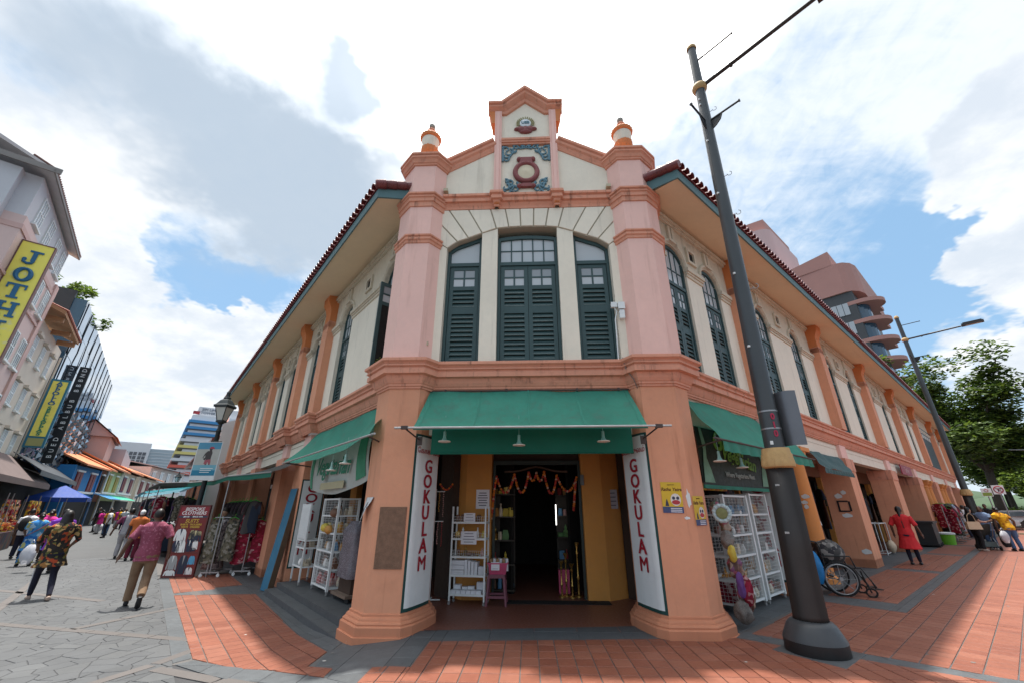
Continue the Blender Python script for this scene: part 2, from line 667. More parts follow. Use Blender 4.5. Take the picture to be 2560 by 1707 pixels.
def plate(mb, poly, h, dz=0.0, depth=.03, bev=.003, mi=0):
 n = len(poly)
 cx, cy = sum(p[0] for p in poly) / n, sum(p[1] for p in poly) / n
 vs = [(x, y, gz(x) - depth) for x, y in poly] + [(x, y, gz(x) + h + dz - bev) for x, y in poly]
 for x, y in poly:
  d = math.hypot(x - cx, y - cy) or 1
  k = 1 - bev * 1.3 / d
  vs.append((cx + (x - cx) * k, cy + (y - cy) * k, gz(x) + h + dz))
 fs = [tuple(range(2 * n, 3 * n))]
 for i in range(n):
  j = (i + 1) % n
  fs.append((i, j, n + j, n + i))
  fs.append((n + i, n + j, 2 * n + j, 2 * n + i))
 mb.add(vs, fs, mi)

def xy(v):
 return (v[0], v[1])

RED = mat('red_clay_tile', (.200, .068, .040), .55, .16, 2.2, grain=.08, streak=0, dirt=.22, stain=(.16, .06, .04))
REDS = [RED, mat('red_clay_tile_pale', (.212, .078, .048), .6, .18, 2.2, grain=.08, dirt=.3, stain=(.16, .07, .05)), mat('red_clay_tile_dark', (.182, .061, .037), .5, .18, 2.2, grain=.08, dirt=.25, stain=(.11, .045, .03))]
STONE = mat('stamped_stone', (.074, .077, .081), .7, .18, 1.6, bump=.16, dirt=.35, stain=(.055, .055, .058), blotch=((.17, .175, .18), 1.1, .70))
STONES = [STONE, mat('stamped_stone_pale', (.079, .082, .085), .7, .18, 1.6, bump=.16, dirt=.35, stain=(.06, .06, .063), blotch=((.17, .175, .18), 1.1, .70)), mat('stamped_stone_dark', (.070, .073, .077), .7, .18, 1.6, bump=.16, dirt=.35, stain=(.045, .045, .048))]
PALE = mat('pale_paving_strip', (.100, .090, .086), .75, .12, 3, grain=.1, dirt=.2)
GROUT = mat('grey_grout', (.10, .095, .092), .9, .12, 6)
DARKJ = mat('dark_joint', (.055, .055, .058), .95, .1, 6)

# one sheet out to the horizon
gb = MB()
xs = [-900, -3.6, -1.6, 900]
ys = [-60, 1200]
vs = [(x, y, gz(x) - .012) for y in ys for x in xs]
gb.add(vs, [(i, i + 1, i + 5, i + 4) for i in range(3)])
ground = gb.build('ground', mat('ground_stone', (.071, .073, .076), .85, .14, 1.0, dirt=.25, stain=(.09, .09, .09)), kind='structure', fix=False)

# the pedestrian street on the left: irregular stamped stones
street = MB()
st_poly = [xy(PL(24, -.72)), xy(PL(7.5, -.72)), (-3.52, 5.72), (-2.6, 5.22), (0.5, 3.3), (0.5, 1.0), (-30, 1.0), xy(PL(24, 9))]
sheet(street, st_poly, -.006)
street_o = street.build('street', DARKJ, kind='structure', fix=False)
hexr = .165
hv = {}

def hvert(x, y):
 k = (round(x * 200), round(y * 200))
 for a in (-1, 0, 1):
  for b in (-1, 0, 1):
   if (k[0] + a, k[1] + b) in hv:
    return hv[(k[0] + a, k[1] + b)]
 rr = random.Random(k[0] * 7919 + k[1])
 hv[k] = (x + rr.uniform(-.088, .088), y + rr.uniform(-.088, .088))
 return hv[k]

REG1 = [xy(PL(-20, -.722)), xy(PL(40, -.722)), xy(PL(40, 40)), xy(PL(-20, 40))]
REG2 = [(-4.52, 6.06), (-3.53, 5.71), (-2.61, 5.19), (-1.62, 4.59), (-.62, 3.58), (-.62, .5), xy(PL(-1, -.722))]
stones = []
w_ = hexr * math.sqrt(3)
for r in range(-2, 92):
 for q in range(-112, 12):
  cx = q * w_ + (w_ / 2 if r % 2 else 0)
  cy = 3.2 + r * hexr * 1.5
  if math.hypot(cx, cy) > 24 or cx > 0 or (cx < -3 and cy < -cx * .28 - .6):
   continue
  pts = [hvert(cx + hexr * math.cos(PI / 6 + PI / 3 * i), cy + hexr * math.sin(PI / 6 + PI / 3 * i)) for i in range(6)]
  mx, my = sum(p[0] for p in pts) / 6, sum(p[1] for p in pts) / 6
  pts = [(mx + (x - mx) * .966, my + (y - my) * .966) for x, y in pts]
  for c in (clip(pts, REG1), clip(pts, REG2)):
   if len(c) > 2 and poly_area(c) > .004:
    stones.append((math.hypot(mx, my - 1), c))
stones.sort(key=lambda s: s[0])
far = MB()
for i, (d, pts) in enumerate(stones):
 if i < 300:
  mb = MB()
  plate(mb, pts, 0.0, random.uniform(-.0015, .0015), .02)
  mb.build('paving_stone', STONES[random.choice((0, 0, 1, 2))], street_o, fix=False)
 else:
  plate(far, pts, 0.0, random.uniform(-.001, .001), .02, .003, random.choice((0, 0, 1, 2)))
far.build('far_paving_stones', STONES, street_o, fix=False, kind='stuff')
# pale strips laid across the stones
strips = [[(-11.6, 7.6), (-9.4, 7.85), (-4.55, 6.95)], [(-4.62, 6.9), (-4.72, 6.05)], [(-4.72, 6.02), (-5.2, 4.4)], [(-4.6, 5.9), (-3.55, 5.56), (-2.66, 5.06), (-1.7, 4.45)],
    [(-9.4, 7.85), (-13.5, 12.2)], [(-7.4, 7.5), (-6.8, 9.6), (-10.8, 13.6)], [(-9.0, 9.6), (-16, 11.6)]]
for pth in strips:
 mb = MB()
 for i in range(len(pth) - 1):
  a, b = Vector(pth[i]), Vector(pth[i + 1])
  n_ = max(1, int((b - a).length / .6))
  d = (b - a) / n_
  pv = Vector((-d.y, d.x)).normalized() * .075
  for k in range(n_):
   p, q = a + d * (k + .015), a + d * (k + .985)
   plate(mb, [(p + pv)[:], (p - pv)[:], (q - pv)[:], (q + pv)[:]], .005, 0, .02)
 mb.build('pale_strip', PALE, street_o, fix=False)

# red tiled terrace round the corner
terr = MB()
tp = [xy(PL(40, -.72)), xy(PL(7.5, -.72)), (-3.52, 5.74), (-2.61, 5.2), (-1.6, 4.6), (-.6, 3.6), (-.6, 1.0), (14, 1.0), xy(PR(70, 7.5)), xy(PR(70, -3.9)), xy(PR(6.6, -3.6)), (2.2, 6.9), (-1.7, 6.9), xy(PL(6.6, -3.2)), xy(PL(40, -3.2))]
sheet(terr, tp, -.002)
pavement = terr.build('pavement', GROUT, kind='structure', fix=False)

tiles = []

def tile_field(fr, region, px, py, ox=0.0, oy=0.0, gap=.006, bag=None, stagger=False):
 region = hull(region)
 inv = fr.inverted()
 loc = [inv @ Vector((x, y, 0)) for x, y in region]
 x0, x1 = min(p.x for p in loc), max(p.x for p in loc)
 y0, y1 = min(p.y for p in loc), max(p.y for p in loc)
 for i in range(math.floor((x0 - ox) / px) - 1, math.ceil((x1 - ox) / px) + 1):
  for j in range(math.floor((y0 - oy) / py) - 1, math.ceil((y1 - oy) / py) + 1):
   a, b = ox + i * px, oy + j * py
   if stagger and j % 2:
    a += px / 2
   q = [(a + gap / 2, b + gap / 2), (a + px - gap / 2, b + gap / 2), (a + px - gap / 2, b + py - gap / 2), (a + gap / 2, b + py - gap / 2)]
   w = [xy(fr @ Vector((u, v, 0))) for u, v in q]
   c = clip(w, region)
   if len(c) >= 3 and poly_area(c) > .002:
    mx, my = sum(p[0] for p in c) / len(c), sum(p[1] for p in c) / len(c)
    bag.append((math.hypot(mx, my - 1.0), c))

I4 = Matrix()
regs = [
 (FLm, [(-7.95, 10.2), (-4.39, 6.25), (-3.37, 5.88), (-2.59, 5.52), (-2.61, 6.19), (-6.22, 10.42)]),
 (FLm, [(-2.95, 5.64), (-2.2, 5.23), (-2.21, 5.48), (-2.585, 5.66), (-2.585, 5.5)]),
 (FLm, [xy(PL(13.2, -.95)), xy(PL(13.2, -1.74)), xy(PL(16, -1.74)), xy(PL(16, -.95))]),
 (FLm, [xy(PL(13.5, -1.745)), xy(PL(13.5, -2.34)), xy(PL(16, -2.34)), xy(PL(16, -1.745))]),
 (I4, [(-1.3, 2.2), (8.5, 2.2), (2.72, 6.53), (2.36, 6.27), (-1.3, 6.23)]),
 (I4, [(-1.73, 2.2), (-1.302, 2.2), (-1.302, 5.33), (-1.73, 5.35)]),
 (FRm, [(3.02, 6.74), xy(PR(9.95, -3.1)), xy(PR(9.95, 3.2)), (9.4, 2.2), (4.75, 5.28)]),
 (FRm, [xy(PR(9.953, -1.82)), xy(PR(9.953, 3.2)), xy(PR(24, 3.2)), xy(PR(24, -1.82))]),
 (FRm, [xy(PR(10.75, -3.1)), xy(PR(10.75, -2.06)), xy(PR(16.25, -2.06)), xy(PR(16.25, -3.1))]),
 (FRm, [xy(PR(16.85, -3.1)), xy(PR(16.85, -2.06)), xy(PR(22.6, -2.06)), xy(PR(22.6, -3.1))]),
]
for fr, rg in regs:
 tile_field(fr, rg, .205, .24, .09, .13, .012, tiles)
tiles.sort(key=lambda s: s[0])
far = MB()
for i, (d, c) in enumerate(tiles):
 if i < 300:
  mb = MB()
  plate(mb, c, .008, random.uniform(-.001, .001), .005)
  mb.build('tile', REDS[random.choice((0, 0, 0, 1, 2))], pavement, fix=False)
 else:
  plate(far, c, .008, 0, .005, .003, random.choice((0, 0, 0, 1, 2)))
far.build('far_tiles', REDS, pavement, fix=False, kind='stuff')
# beyond the tiles that can be told apart the red paving runs on as sheets
mb = MB()
for a, b, c_, d in ((24.003, 70, -1.82, 7.4), (9.953, 24, 3.203, 7.4), (23.2, 28.6, -3.1, -2.06), (29.2, 34.8, -3.1, -2.06), (35.4, 60, -3.1, -2.06)):
 q = [PR(a, c_), PR(b, c_), PR(b, d), PR(a, d)]
 mb.add([(p.x, p.y, .006) for p in q], [(0, 1, 2, 3)])
mb.build('far_red_paving', mat('red_far_paving', (.185, .068, .046), .6, .16, 2.0, dirt=.2, stain=(.15, .06, .04)), pavement, fix=False)

slabs = []
for fr, rg, px, py in [
 (FLm, [xy(PL(16, -.725)), xy(PL(16, -.945)), xy(PL(7.62, -.92)), xy(PL(7.55, -.725))], .6, .6),
 (I4, [(-4.45, 6.04), (-4.33, 6.2), (-3.37, 5.87), (-2.2, 5.215), (-1.75, 4.9), (-1.75, 4.75), (-3.5, 5.72)], .5, .6),
 (I4, [(-2.19, 5.22), (-2.19, 5.48), (-2.5, 5.67), (-2.6, 6.2), (-2.35, 6.6), (-1.32, 6.75), (-1.32, 5.36), (-1.745, 5.36), (-1.745, 4.9)], .55, .4),
 (I4, [(-1.315, 6.245), (2.33, 6.285), (2.7, 6.58), (2.95, 6.9), (2.6, 7.2), (-1.315, 6.76)], .6, .56),
 (I4, [(2.74, 6.58), (3.30, 6.0), (4.56, 5.12), (8.6, 2.2), (9.3, 2.2), (4.74, 5.27), (3.35, 6.35), (3.0, 6.74), (2.97, 6.86)], .5, .5),
 (FRm, [xy(PR(6.7, -3.11)), xy(PR(6.7, -3.95)), xy(PR(40, -3.95)), xy(PR(40, -3.11))], .6, .42),
 (FRm, [xy(PR(9.96, -1.83)), xy(PR(9.96, -2.05)), xy(PR(40, -2.05)), xy(PR(40, -1.83))], .6, .22),
 (FRm, [xy(PR(9.96, -3.105)), xy(PR(9.96, -2.055)), xy(PR(10.745, -2.055)), xy(PR(10.745, -3.105))], .4, .52),
 (FRm, [xy(PR(16.255, -3.105)), xy(PR(16.255, -2.055)), xy(PR(16.845, -2.055)), xy(PR(16.845, -3.105))], .3, .52),
 (FRm, [xy(PR(22.605, -3.105)), xy(PR(22.605, -2.055)), xy(PR(23.19, -2.055)), xy(PR(23.19, -3.105))], .3, .52),
 (FLm, [xy(PL(12.95, -.95)), xy(PL(12.0, -2.36)), xy(PL(13.45, -2.36)), xy(PL(13.15, -.95))], .6, .5),
 (FLm, [xy(PL(6.3, -2.24)), xy(PL(6.6, -2.5)), xy(PL(12.0, -2.5)), xy(PL(12.0, -2.37)), xy(PL(8.6, -2.36))], .6, .3),
 (FLm, [xy(PL(11.8, -2.37)), xy(PL(11.8, -3.2)), xy(PL(30, -3.2)), xy(PL(30, -2.37))], .6, .42),
]:
 tile_field(fr, rg, px, py, .05, .02, .004, slabs)
slabs.sort(key=lambda s: s[0])
far = MB()
for i, (d, c) in enumerate(slabs):
 if i < 200:
  mb = MB()
  plate(mb, c, .004, random.uniform(-.0008, .0008), .004)
  mb.build('granite_slab', GREYST, pavement, fix=False)
 else:
  plate(far, c, .004, 0, .004)
far.build('far_granite_slabs', GREYST, pavement, fix=False, kind='stuff')
# square plinth of the big lamp post, laid into the band
mb = MB()
plate(mb, [(2.92, 6.06), (3.36, 5.44), (3.92, 5.92), (3.55, 6.55)], .011, 0, .01)
mb.build('granite_slab', GREYST, pavement, fix=False)

# two granite steps up to the arcade on the left
for nm, d0, zt in (('lower_step', -2.5, -.11), ('upper_step', -2.735, .0)):
 mb = MB(FLm)
 for k in range(6):
  a, b = 6.35 + k * .9, 6.35 + (k + 1) * .9
  mb.box(a + .002, b - .002, -3.3 + (.002 if nm == 'lower_step' else 0), d0, -.35, zt - .004)
  mb.box(a + .004, b - .004, -3.3 + .004, d0 - .004, zt - .02, zt)
 mb.build('granite_step', GREYST, pavement)

# arcade floor inside
mb = MB()
fl = [xy(PL(31, -3.301)), xy(PL(6.36, -3.301)), (-1.9, 6.752), (2.2, 6.752), xy(PR(6.5, -3.92)), xy(PR(50, -3.92)), (10, 60)]
mb.add([(x, y, .003) for x, y in fl], [tuple(range(7))])
mb.build('arcade_floor', mat('brown_floor_tile', (.17, .065, .045), .45, .12, 3, dirt=.2), kind='structure', fix=False)

# litter and gum on the ground
for k in range(46):
 x, y = random.uniform(-8, 9), random.uniform(4.7, 13)
 if (-2.9 < x < 2.9 and y > 6.1) or LN.x * x + LN.y * y < -2.3 and x < 0 or RN.x * x + RN.y * y < -3.0 and x > 0:
  continue
 mb = MB()
 r = random.uniform(.010, .028)
 mb.add([(x + r * random.uniform(.7, 1.2) * math.cos(a), y + r * math.sin(a), gz(x) + .0105) for a in [2 * PI * i / 7 for i in range(7)]], [tuple(range(7))])
 tag(mb.build('gum_spot', mat('gum_grey', (.17, .165, .16), .8, .3, 9) if k % 3 else mat('white_scrap', (.45, .44, .42), .8), fix=False), 'small pale spot of gum or paper trodden onto the paving', 'litter', 'trodden spots on the paving')

# ================================================================ THE CORNER SHOPHOUSE
X0 = .05
YW = 6.75
B = thing('corner_shophouse', 'two storey orange and cream corner shophouse with a gabled front and dark green shutters', 'building', (X0, YW, 0))

def FM(x, y, z=0):
 return Matrix.Translation((x, y, z))

def WM(side, s, d, z=0):
 if side == 'R':
  o = PR(s, d, z)
  a, b = RT, -RN
 else:
  o = PL(s, d, z)
  a, b = -LT, -LN
 return Matrix(((a.x, b.x, 0, o.x), (a.y, b.y, 0, o.y), (0, 0, 1, o.z), (0, 0, 0, 1)))

def mir(pts):
 return [(2 * X0 - x, y) for x, y in pts]

# ---- corner pillars
lowL = [xy(PL(7.3, -3.06)), (-2.62, 6.85), (-2.30, 6.5), (-1.79, 6.5), (-1.725, 6.58), (-1.665, 6.74), (-1.605, 6.93), (-1.555, 7.15), (-1.60, 7.42), (-1.9, 7.55)]
lowR = [xy(PR(7.0, -3.46)), (2.70, 6.75), (2.42, 6.5), (1.86, 6.5), (1.79, 6.58), (1.73, 6.74), (1.67, 6.93), (1.62, 7.15), (1.66, 7.42), (1.95, 7.55)]
mb = MB()
mb.prism(lowL, -.26, 3.505)
mb.build('corner_pillar', ORANGE, B)
mb = MB()
mb.prism(lowR, -.05, 3.505)
mb.build('corner_pillar', ORANGE, B)
base_prof = [(0.0, -.26), (.145, -.26), (.15, .0), (.125, .004), (.125, .105), (.112, .118), (.095, .122), (.098, .14), (.085, .158), (.062, .168), (.058, .185), (.045, .205), (.022, .215), (.02, .24), (0, .25)]
mb = MB()
mb.sweep(lowL[0:9], base_prof)
mb.build('pillar_base', mat('scuffed_orange', (.50, .20, .11), .75, .1, 2, grain=.15, streak=.25, stain=(.25, .10, .06), blotch=((.52, .47, .40), 6.5, .70)), B)
mb = MB()
mb.sweep(lowR[0:9][::-1], [(o, max(z, -.03)) for o, z in base_prof])
mb.build('pillar_base', MATS['scuffed_orange'], B)
upL = [xy(PL(7.2, -3.04)), (-2.62, 6.82), (-2.32, 6.5), (-1.87, 6.5), (-1.69, 6.745), (-1.69, 7.15), (-2.1, 7.4)]
upR = [xy(PR(7.0, -3.44)), (2.72, 6.77), (2.43, 6.5), (1.97, 6.5), (1.79, 6.745), (1.79, 7.15), (2.2, 7.4)]
for pts, fl in ((upL, 0), (upR, 1)):
 mb = MB()
 mb.prism(pts, 3.94, 8.40)
 mb.build('upper_pillar', PINK, B)
 bands = [('pillar_band', [(0, 6.36), (.02, 6.37), (.02, 6.42), (.045, 6.44), (.045, 6.475), (.03, 6.485), (.03, 6.505), (.055, 6.52), (.055, 6.55), (0, 6.57)]),
    ('pillar_cornice', [(0, 7.25), (.025, 7.255), (.025, 7.36), (.05, 7.37), (.05, 7.45), (.075, 7.465), (.075, 7.49), (.06, 7.495), (.06, 7.515), (.095, 7.53), (.095, 7.565), (0, 7.58)]),
    ('pillar_cap', [(0, 8.34), (.03, 8.35), (.03, 8.385), (.05, 8.40), (.07, 8.46), (.085, 8.48), (.11, 8.50), (.11, 8.535), (.09, 8.54), (.09, 8.555), (.125, 8.575), (.125, 8.62), (0, 8.63)])]
 for nm, pf in bands:
  path = pts[0:6] if nm == 'pillar_cap' else pts[0:5]
  mb = MB()
  mb.sweep(path, pf, side=1 if not fl else -1)
  mb.build(nm, TRIM, B)
 mb = MB()
 mb.prism(pts, 8.40, 8.625)
 mb.build('pillar_top', PINK, B)
# urns on the pillars
for cx in (-2.13, 2.23):
 mb = MB()
 c = (cx, 6.78, 8.80)
 mb.lathe([(.16, -.18), (.16, -.02), (.13, 0), (.15, .02), (.13, .06)], 24, c, 0)
 mb.lathe([(.12, .06), (.175, .11), (.205, .20), (.21, .29), (.18, .32)], 40, c, 1, None, 16, .10)
 mb.lathe([(.17, .32), (.175, .36), (.20, .54), (.195, .57)], 28, c, 2)
 mb.lathe([(.195, .57), (.235, .59), (.245, .65), (.22, .69), (.15, .74), (.09, .78), (.075, .84)], 40, c, 1, None, 20, .05)
 mb.lathe([(.075, .84), (.10, .86), (.10, .89), (.07, .92), (.055, .97)], 20, c, 0)
 mb.lathe([(.05, .97), (.07, .99), (.072, 1.06), (.04, 1.09), (0, 1.095)], 14, c, 3)
 mb.build('urn', [TRIM, DEEP, CREAM, mat('bare_cement', (.28, .28, .25), .9, .2, 8)], B, smooth=True)

# ---- main cornice, one run round the whole building
pathc = [PL(31, -3.05)]
for s0 in (29.3, 24.4, 19.6, 15.0, 12.25):
 pathc += [PL(s0 + .5, -3.05), PL(s0 + .5, -2.87), PL(s0 - .5, -2.87), PL(s0 - .5, -3.05)]
pathc = [xy(p) for p in pathc] + [xy(PL(6.86, -3.05)), xy(PL(6.86, -2.655)), (-2.30, 6.5), (-1.79, 6.5), (-1.62, 6.75), (1.72, 6.75), (1.86, 6.5), (2.42, 6.5), xy(PR(6.56, -3.19)), xy(PR(6.56, -3.45)), xy(PR(50, -3.45))]
corn = [(0, 3.44), (.025, 3.445), (.025, 3.475), (.045, 3.485), (.045, 3.515), (.06, 3.53), (.085, 3.58), (.10, 3.64), (.105, 3.66), (.175, 3.672), (.175, 3.755), (.155, 3.765), (.155, 3.785), (.19, 3.80), (.19, 3.825), (.17, 3.832), (.185, 3.855), (.225, 3.88), (.225, 3.925), (.18, 3.945), (0, 3.96)]
mb = MB()
mb.sweep(pathc, corn)
mb.build('cornice', TRIM, B)

# ---- windows
SLAT = {}

def slat_src(w, par, z=0):
 k = round(w, 3)
 if k not in SLAT:
  mb = MB()
  mb.add([(-w / 2, -.020, -.044), (w / 2, -.020, -.044), (w / 2, .016, .040), (-w / 2, .016, .040), (-w / 2, -.014, -.050), (w / 2, -.014, -.050), (w / 2, .022, .034), (-w / 2, .022, .034)],
      [(0, 1, 2, 3), (7, 6, 5, 4), (0, 4, 5, 1), (3, 2, 6, 7), (0, 3, 7, 4), (1, 5, 6, 2)])
  SLAT[k] = mb.mesh('slat', GREENW)
 return SLAT[k]

def leaf(M, w, z0, z1, par, near=True, glass=True, regions=None, thick=.035, pm=None):
 H = z1 - z0
 st = min(.075, w * .2)
 zg1 = z1 - .075
 zg0 = z1 - .44
 zl1 = zg0 - .085
 zl0 = zl1 - .37
 zm1 = zl0 - .145
 zb = z0 + .09
 mb = MB(M)
 mb.box(0, st, 0, thick, z0, z1)
 mb.box(w - st, w, 0, thick, z0, z1)
 for a, b in ((z0, zb), (zm1, zl0), (zl1, zg0), (zg1, z1)):
  mb.box(st, w - st, .001, thick - .001, a, b)
 mb.box(w / 2 - .016, w / 2 + .016, .004, thick - .004, zg0, zg1)
 zc = (zg0 + zg1) / 2
 mb.box(st, w / 2 - .016, .004, thick - .004, zc - .016, zc + .016)
 mb.box(w / 2 + .016, w - st, .004, thick - .004, zc - .016, zc + .016)
 fr = mb.build('shutter', GREENW, par)
 ws = w - 2 * st
 for ix in (0, 1):
  for iz in (0, 1):
   xa, xb = (st, w / 2 - .016) if ix == 0 else (w / 2 + .016, w - st)
   za, zb_ = (zg0, zc - .016) if iz == 0 else (zc + .016, zg1)
   pb = MB(M)
   pb.box(xa, xb, .014, .02, za, zb_)
   pb.build('pane', pm or (PANEW if iz == 0 else PANE), par)
 merged = MB(M)
 for a, b in ((zb, zm1), (zl0, zl1)):
  n = max(2, round((b - a) / .092))
  for i in range(n):
   z = a + (i + .5) * (b - a) / n
   if near:
    o = bpy.data.objects.new('slat', slat_src(ws, par))
    C.objects.link(o)
    o.parent = par
    o.matrix_basis = world(par).inverted() @ M @ Matrix.Translation((w / 2, thick / 2, z))
   else:
    merged.add([(st, -.004, z - .04), (w - st, -.004, z - .04), (w - st, .035, z + .03), (st, .035, z + .03)], [(0, 1, 2, 3)])
 if not near:
  merged.build('louvre_slats', GREENW, par, kind='stuff', fix=False)
 bk = MB(M)
 bk.box(st, w - st, thick + .004, thick + .008, zb, zl1)
 bk.build('shutter_back', DARK, par)
 return fr

def window(M, w, z0, ztr, top, leaves=2, cols=5, near=True, open_leaf=False, fan_mat=None, rows=2):
 ft = .055
 N = 10
 mb = MB(M)
 mb.box(0, ft, 0, .09, z0, top(0))
 mb.box(w - ft, w, 0, .09, z0, top(w))
 for i in range(N):
  a, b = ft + (w - 2 * ft) * i / N, ft + (w - 2 * ft) * (i + 1) / N
  mb.slab([(a, top(a) - .075), (b, top(b) - .075), (b, top(b)), (a, top(a))], .001, .089)
 mb.box(ft, w - ft, -.006, .085, ztr, ztr + .075)
 mb.box(ft, w - ft, .002, .09, z0, z0 + .03)
 win = mb.build('window', GREENW, B)
 # fanlight panes and bars
 zf0 = ztr + .075
 xs = [ft + (w - 2 * ft) * i / cols for i in range(cols + 1)]
 zmid = zf0 + (min(top(ft), top(w - ft)) - .08 - zf0) * .55 if rows == 2 else None
 bar = MB(M)
 for i, x in enumerate(xs[1:-1]):
  bar.box(x - .012, x + .012, .03, .06, zf0, top(x) - .07)
 if zmid:
  bar.box(ft, w - ft, .032, .058, zmid - .012, zmid + .012)
 if cols > 1:
  bar.build('glazing_bars', GREENW, win)
 for i in range(cols):
  a, b = xs[i] + .008, xs[i + 1] - .008
  ra = [(zf0, zmid), (zmid, None)] if zmid else [(zf0, None)]
  for (p, q) in ra:
   pb = MB(M)
   k = 4 if q is None else 1
   if q is None:
    pts = [(a, p), (b, p)] + [(b + (a - b) * j / k, top(b + (a - b) * j / k) - .07) for j in range(k + 1)]
   else:
    pts = [(a, p), (b, p), (b, q), (a, q)]
   pb.slab(pts, .044, .05)
   pb.build('pane', fan_mat or PANEW, win)
 lw = (w - 2 * ft - .008 * (leaves + 1)) / leaves
 for i in range(leaves):
  x = ft + .008 + i * (lw + .008)
  if open_leaf and i == open_leaf - 1:
   continue
  leaf(M @ Matrix.Translation((x, .02, 0)), lw, z0 + .034, ztr - .006, win, near)
 return win

# ---- upper front wall
arch = [(-1.61, 6.392), (-1.41, 6.547), (-1.19, 6.631), (-.915, 6.744), (-.628, 6.852), (-.373, 6.88), (-.129, 6.888), (.129, 6.888), (.373, 6.88), (.628, 6.852), (.915, 6.744), (1.19, 6.631), (1.41, 6.547), (1.61, 6.392)]

def archz(x):
 for i in range(len(arch) - 1):
  if arch[i][0] <= x <= arch[i + 1][0]:
   f = (x - arch[i][0]) / (arch[i + 1][0] - arch[i][0])
   return arch[i][1] + f * (arch[i + 1][1] - arch[i][1])
 return arch[0][1]

FR0 = FM(X0, YW)
mb = MB(FR0)
for a, b in ((-1.93, -1.61), (-.915, -.60), (.60, .915), (1.61, 1.93)):
 hi = 6.392 if abs(a) > 1.3 else None
 if hi:
  mb.box(a, b, 0, .32, 3.955, hi - .002)
 else:
  mb.slab([(a, 3.955), (b, 3.955), (b, archz(b) - .002), (a, archz(a) - .002)], 0, .32)
mb.build('front_wall', CREAM, B)
mb = MB(FR0)
for i in range(len(arch) - 1):
 (a, za), (b, zb) = arch[i], arch[i + 1]
 mb.slab([(a, za), (b, zb), (b, 7.42), (a, 7.42)], .003, .32)
for a, b in ((-1.93, -1.61), (1.61, 1.93)):
 mb.box(a, b, .003, .32, 6.392, 7.42)
mb.build('arch_head', mat('joint_shadow_plaster', (.40, .36, .28), .9, .1, 2), B)
def inset(poly, g):
 n = len(poly)
 A = sum(poly[i][0] * poly[(i + 1) % n][1] - poly[(i + 1) % n][0] * poly[i][1] for i in range(n))
 s = 1 if A > 0 else -1
 L = []
 for i in range(n):
  a, b = Vector(poly[i]), Vector(poly[(i + 1) % n])
  d = (b - a).normalized()
  L.append((a + Vector((-d.y, d.x)) * g * s, d))
 out = []
 for i in range(n):
  (p, d), (q, e) = L[i - 1], L[i]
  c = d.x * e.y - d.y * e.x
  t = ((q.x - p.x) * e.y - (q.y - p.y) * e.x) / c if abs(c) > 1e-5 else 0
  out.append((p.x + d.x * t, p.y + d.y * t) if abs(c) > 1e-5 else (q.x, q.y))
 return out

rays = [((-1.90, 6.62), (-1.61, 6.392)), ((-1.90, 7.134), (-1.41, 6.547)), ((-1.627, 7.345), (-1.19, 6.631)), ((-1.22, 7.345), (-.915, 6.744)), ((-.758, 7.345), (-.628, 6.852)), ((-.45, 7.345), (-.373, 6.88)), ((-.144, 7.345), (-.129, 6.888))]
rays = rays + [((-a[0], a[1]), (-b[0], b[1])) for a, b in rays[::-1]]
for i in range(len(rays) - 1):
 (a, p), (b, q) = rays[i], rays[i + 1]
 g = .014
 poly = [p, q, b, a]
 if i == 1:
  poly = [p, q, b, (-1.90, 7.345), a]
 if i == 11:
  poly = [p, q, b, (1.90, 7.345), a]
 sh = inset(poly, g)
 mb = MB(FR0)
 mb.slab(sh, -.022, .02)
 mb.build('voussoir', CREAM, B)
for s_ in (-1, 1):
 mb = MB(FR0)
 mb.slab([(s_ * 1.90, 3.96), (s_ * 1.61, 3.96), (s_ * 1.61, 6.385), (s_ * 1.90, 6.60)], -.02, .01)
 mb.build('front_pier', CREAM, B)
cw = 1.196
window(FM(X0 - .598, YW + .115), cw, 3.96, 6.045, lambda x: 6.70 + .055 * (1 - ((x - cw / 2) / (cw / 2)) ** 2), 2, 5)
sw = .69
window(FM(X0 - 1.605, YW + .115), sw, 3.96, 6.045, lambda x: archz(-1.605 + x) - .01, 1, 1, fan_mat=PANEW, rows=1)
window(FM(X0 + .915, YW + .115), sw, 3.96, 6.045, lambda x: archz(.915 + x) - .01, 1, 1, fan_mat=PANEW, rows=1)
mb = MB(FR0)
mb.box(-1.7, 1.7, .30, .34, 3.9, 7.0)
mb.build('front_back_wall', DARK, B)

# ---- entablature and pediment
mb = MB()
mb.sweep([(-1.70, 6.75), (-.68 + X0, 6.75), (-.655 + X0, 6.66), (-.595 + X0, 6.66), (-.57 + X0, 6.75), (.57 + X0, 6.75), (.595 + X0, 6.66), (.655 + X0, 6.66), (.68 + X0, 6.75), (1.80, 6.75)],
   [(0, 7.34), (.03, 7.345), (.03, 7.375), (.015, 7.385), (.02, 7.42), (.05, 7.47), (.05, 7.495), (.10, 7.50), (.10, 7.575), (.085, 7.58), (.085, 7.60), (.13, 7.62), (.13, 7.675), (.10, 7.70), (0, 7.72)])
mb.build('entablature', TRIM, B)
for sx in (-1, 1):
 mb = MB()
 c = X0 + sx * .625
 for k in (-1, 0, 1):
  mb.ball((c + k * .035, 6.665, 7.425), (.022, .05, .055), 8, 6)
 mb.box(c - .06, c + .06, 6.65, 6.74, 7.47, 7.495)
 mb.build('bracket', DEEP, B, smooth=True)
ped = [(-1.86, 7.70), (1.86, 7.70), (1.86, 8.42), (.70, 9.07), (.70, 10.22), (.45, 10.22), (0, 10.62), (-.45, 10.22), (-.70, 10.22), (-.70, 9.07), (-1.86, 8.42)]
mb = MB(FR0)
mb.slab(ped, .02, .34)
mb.build('pediment_wall', CREAM, B)

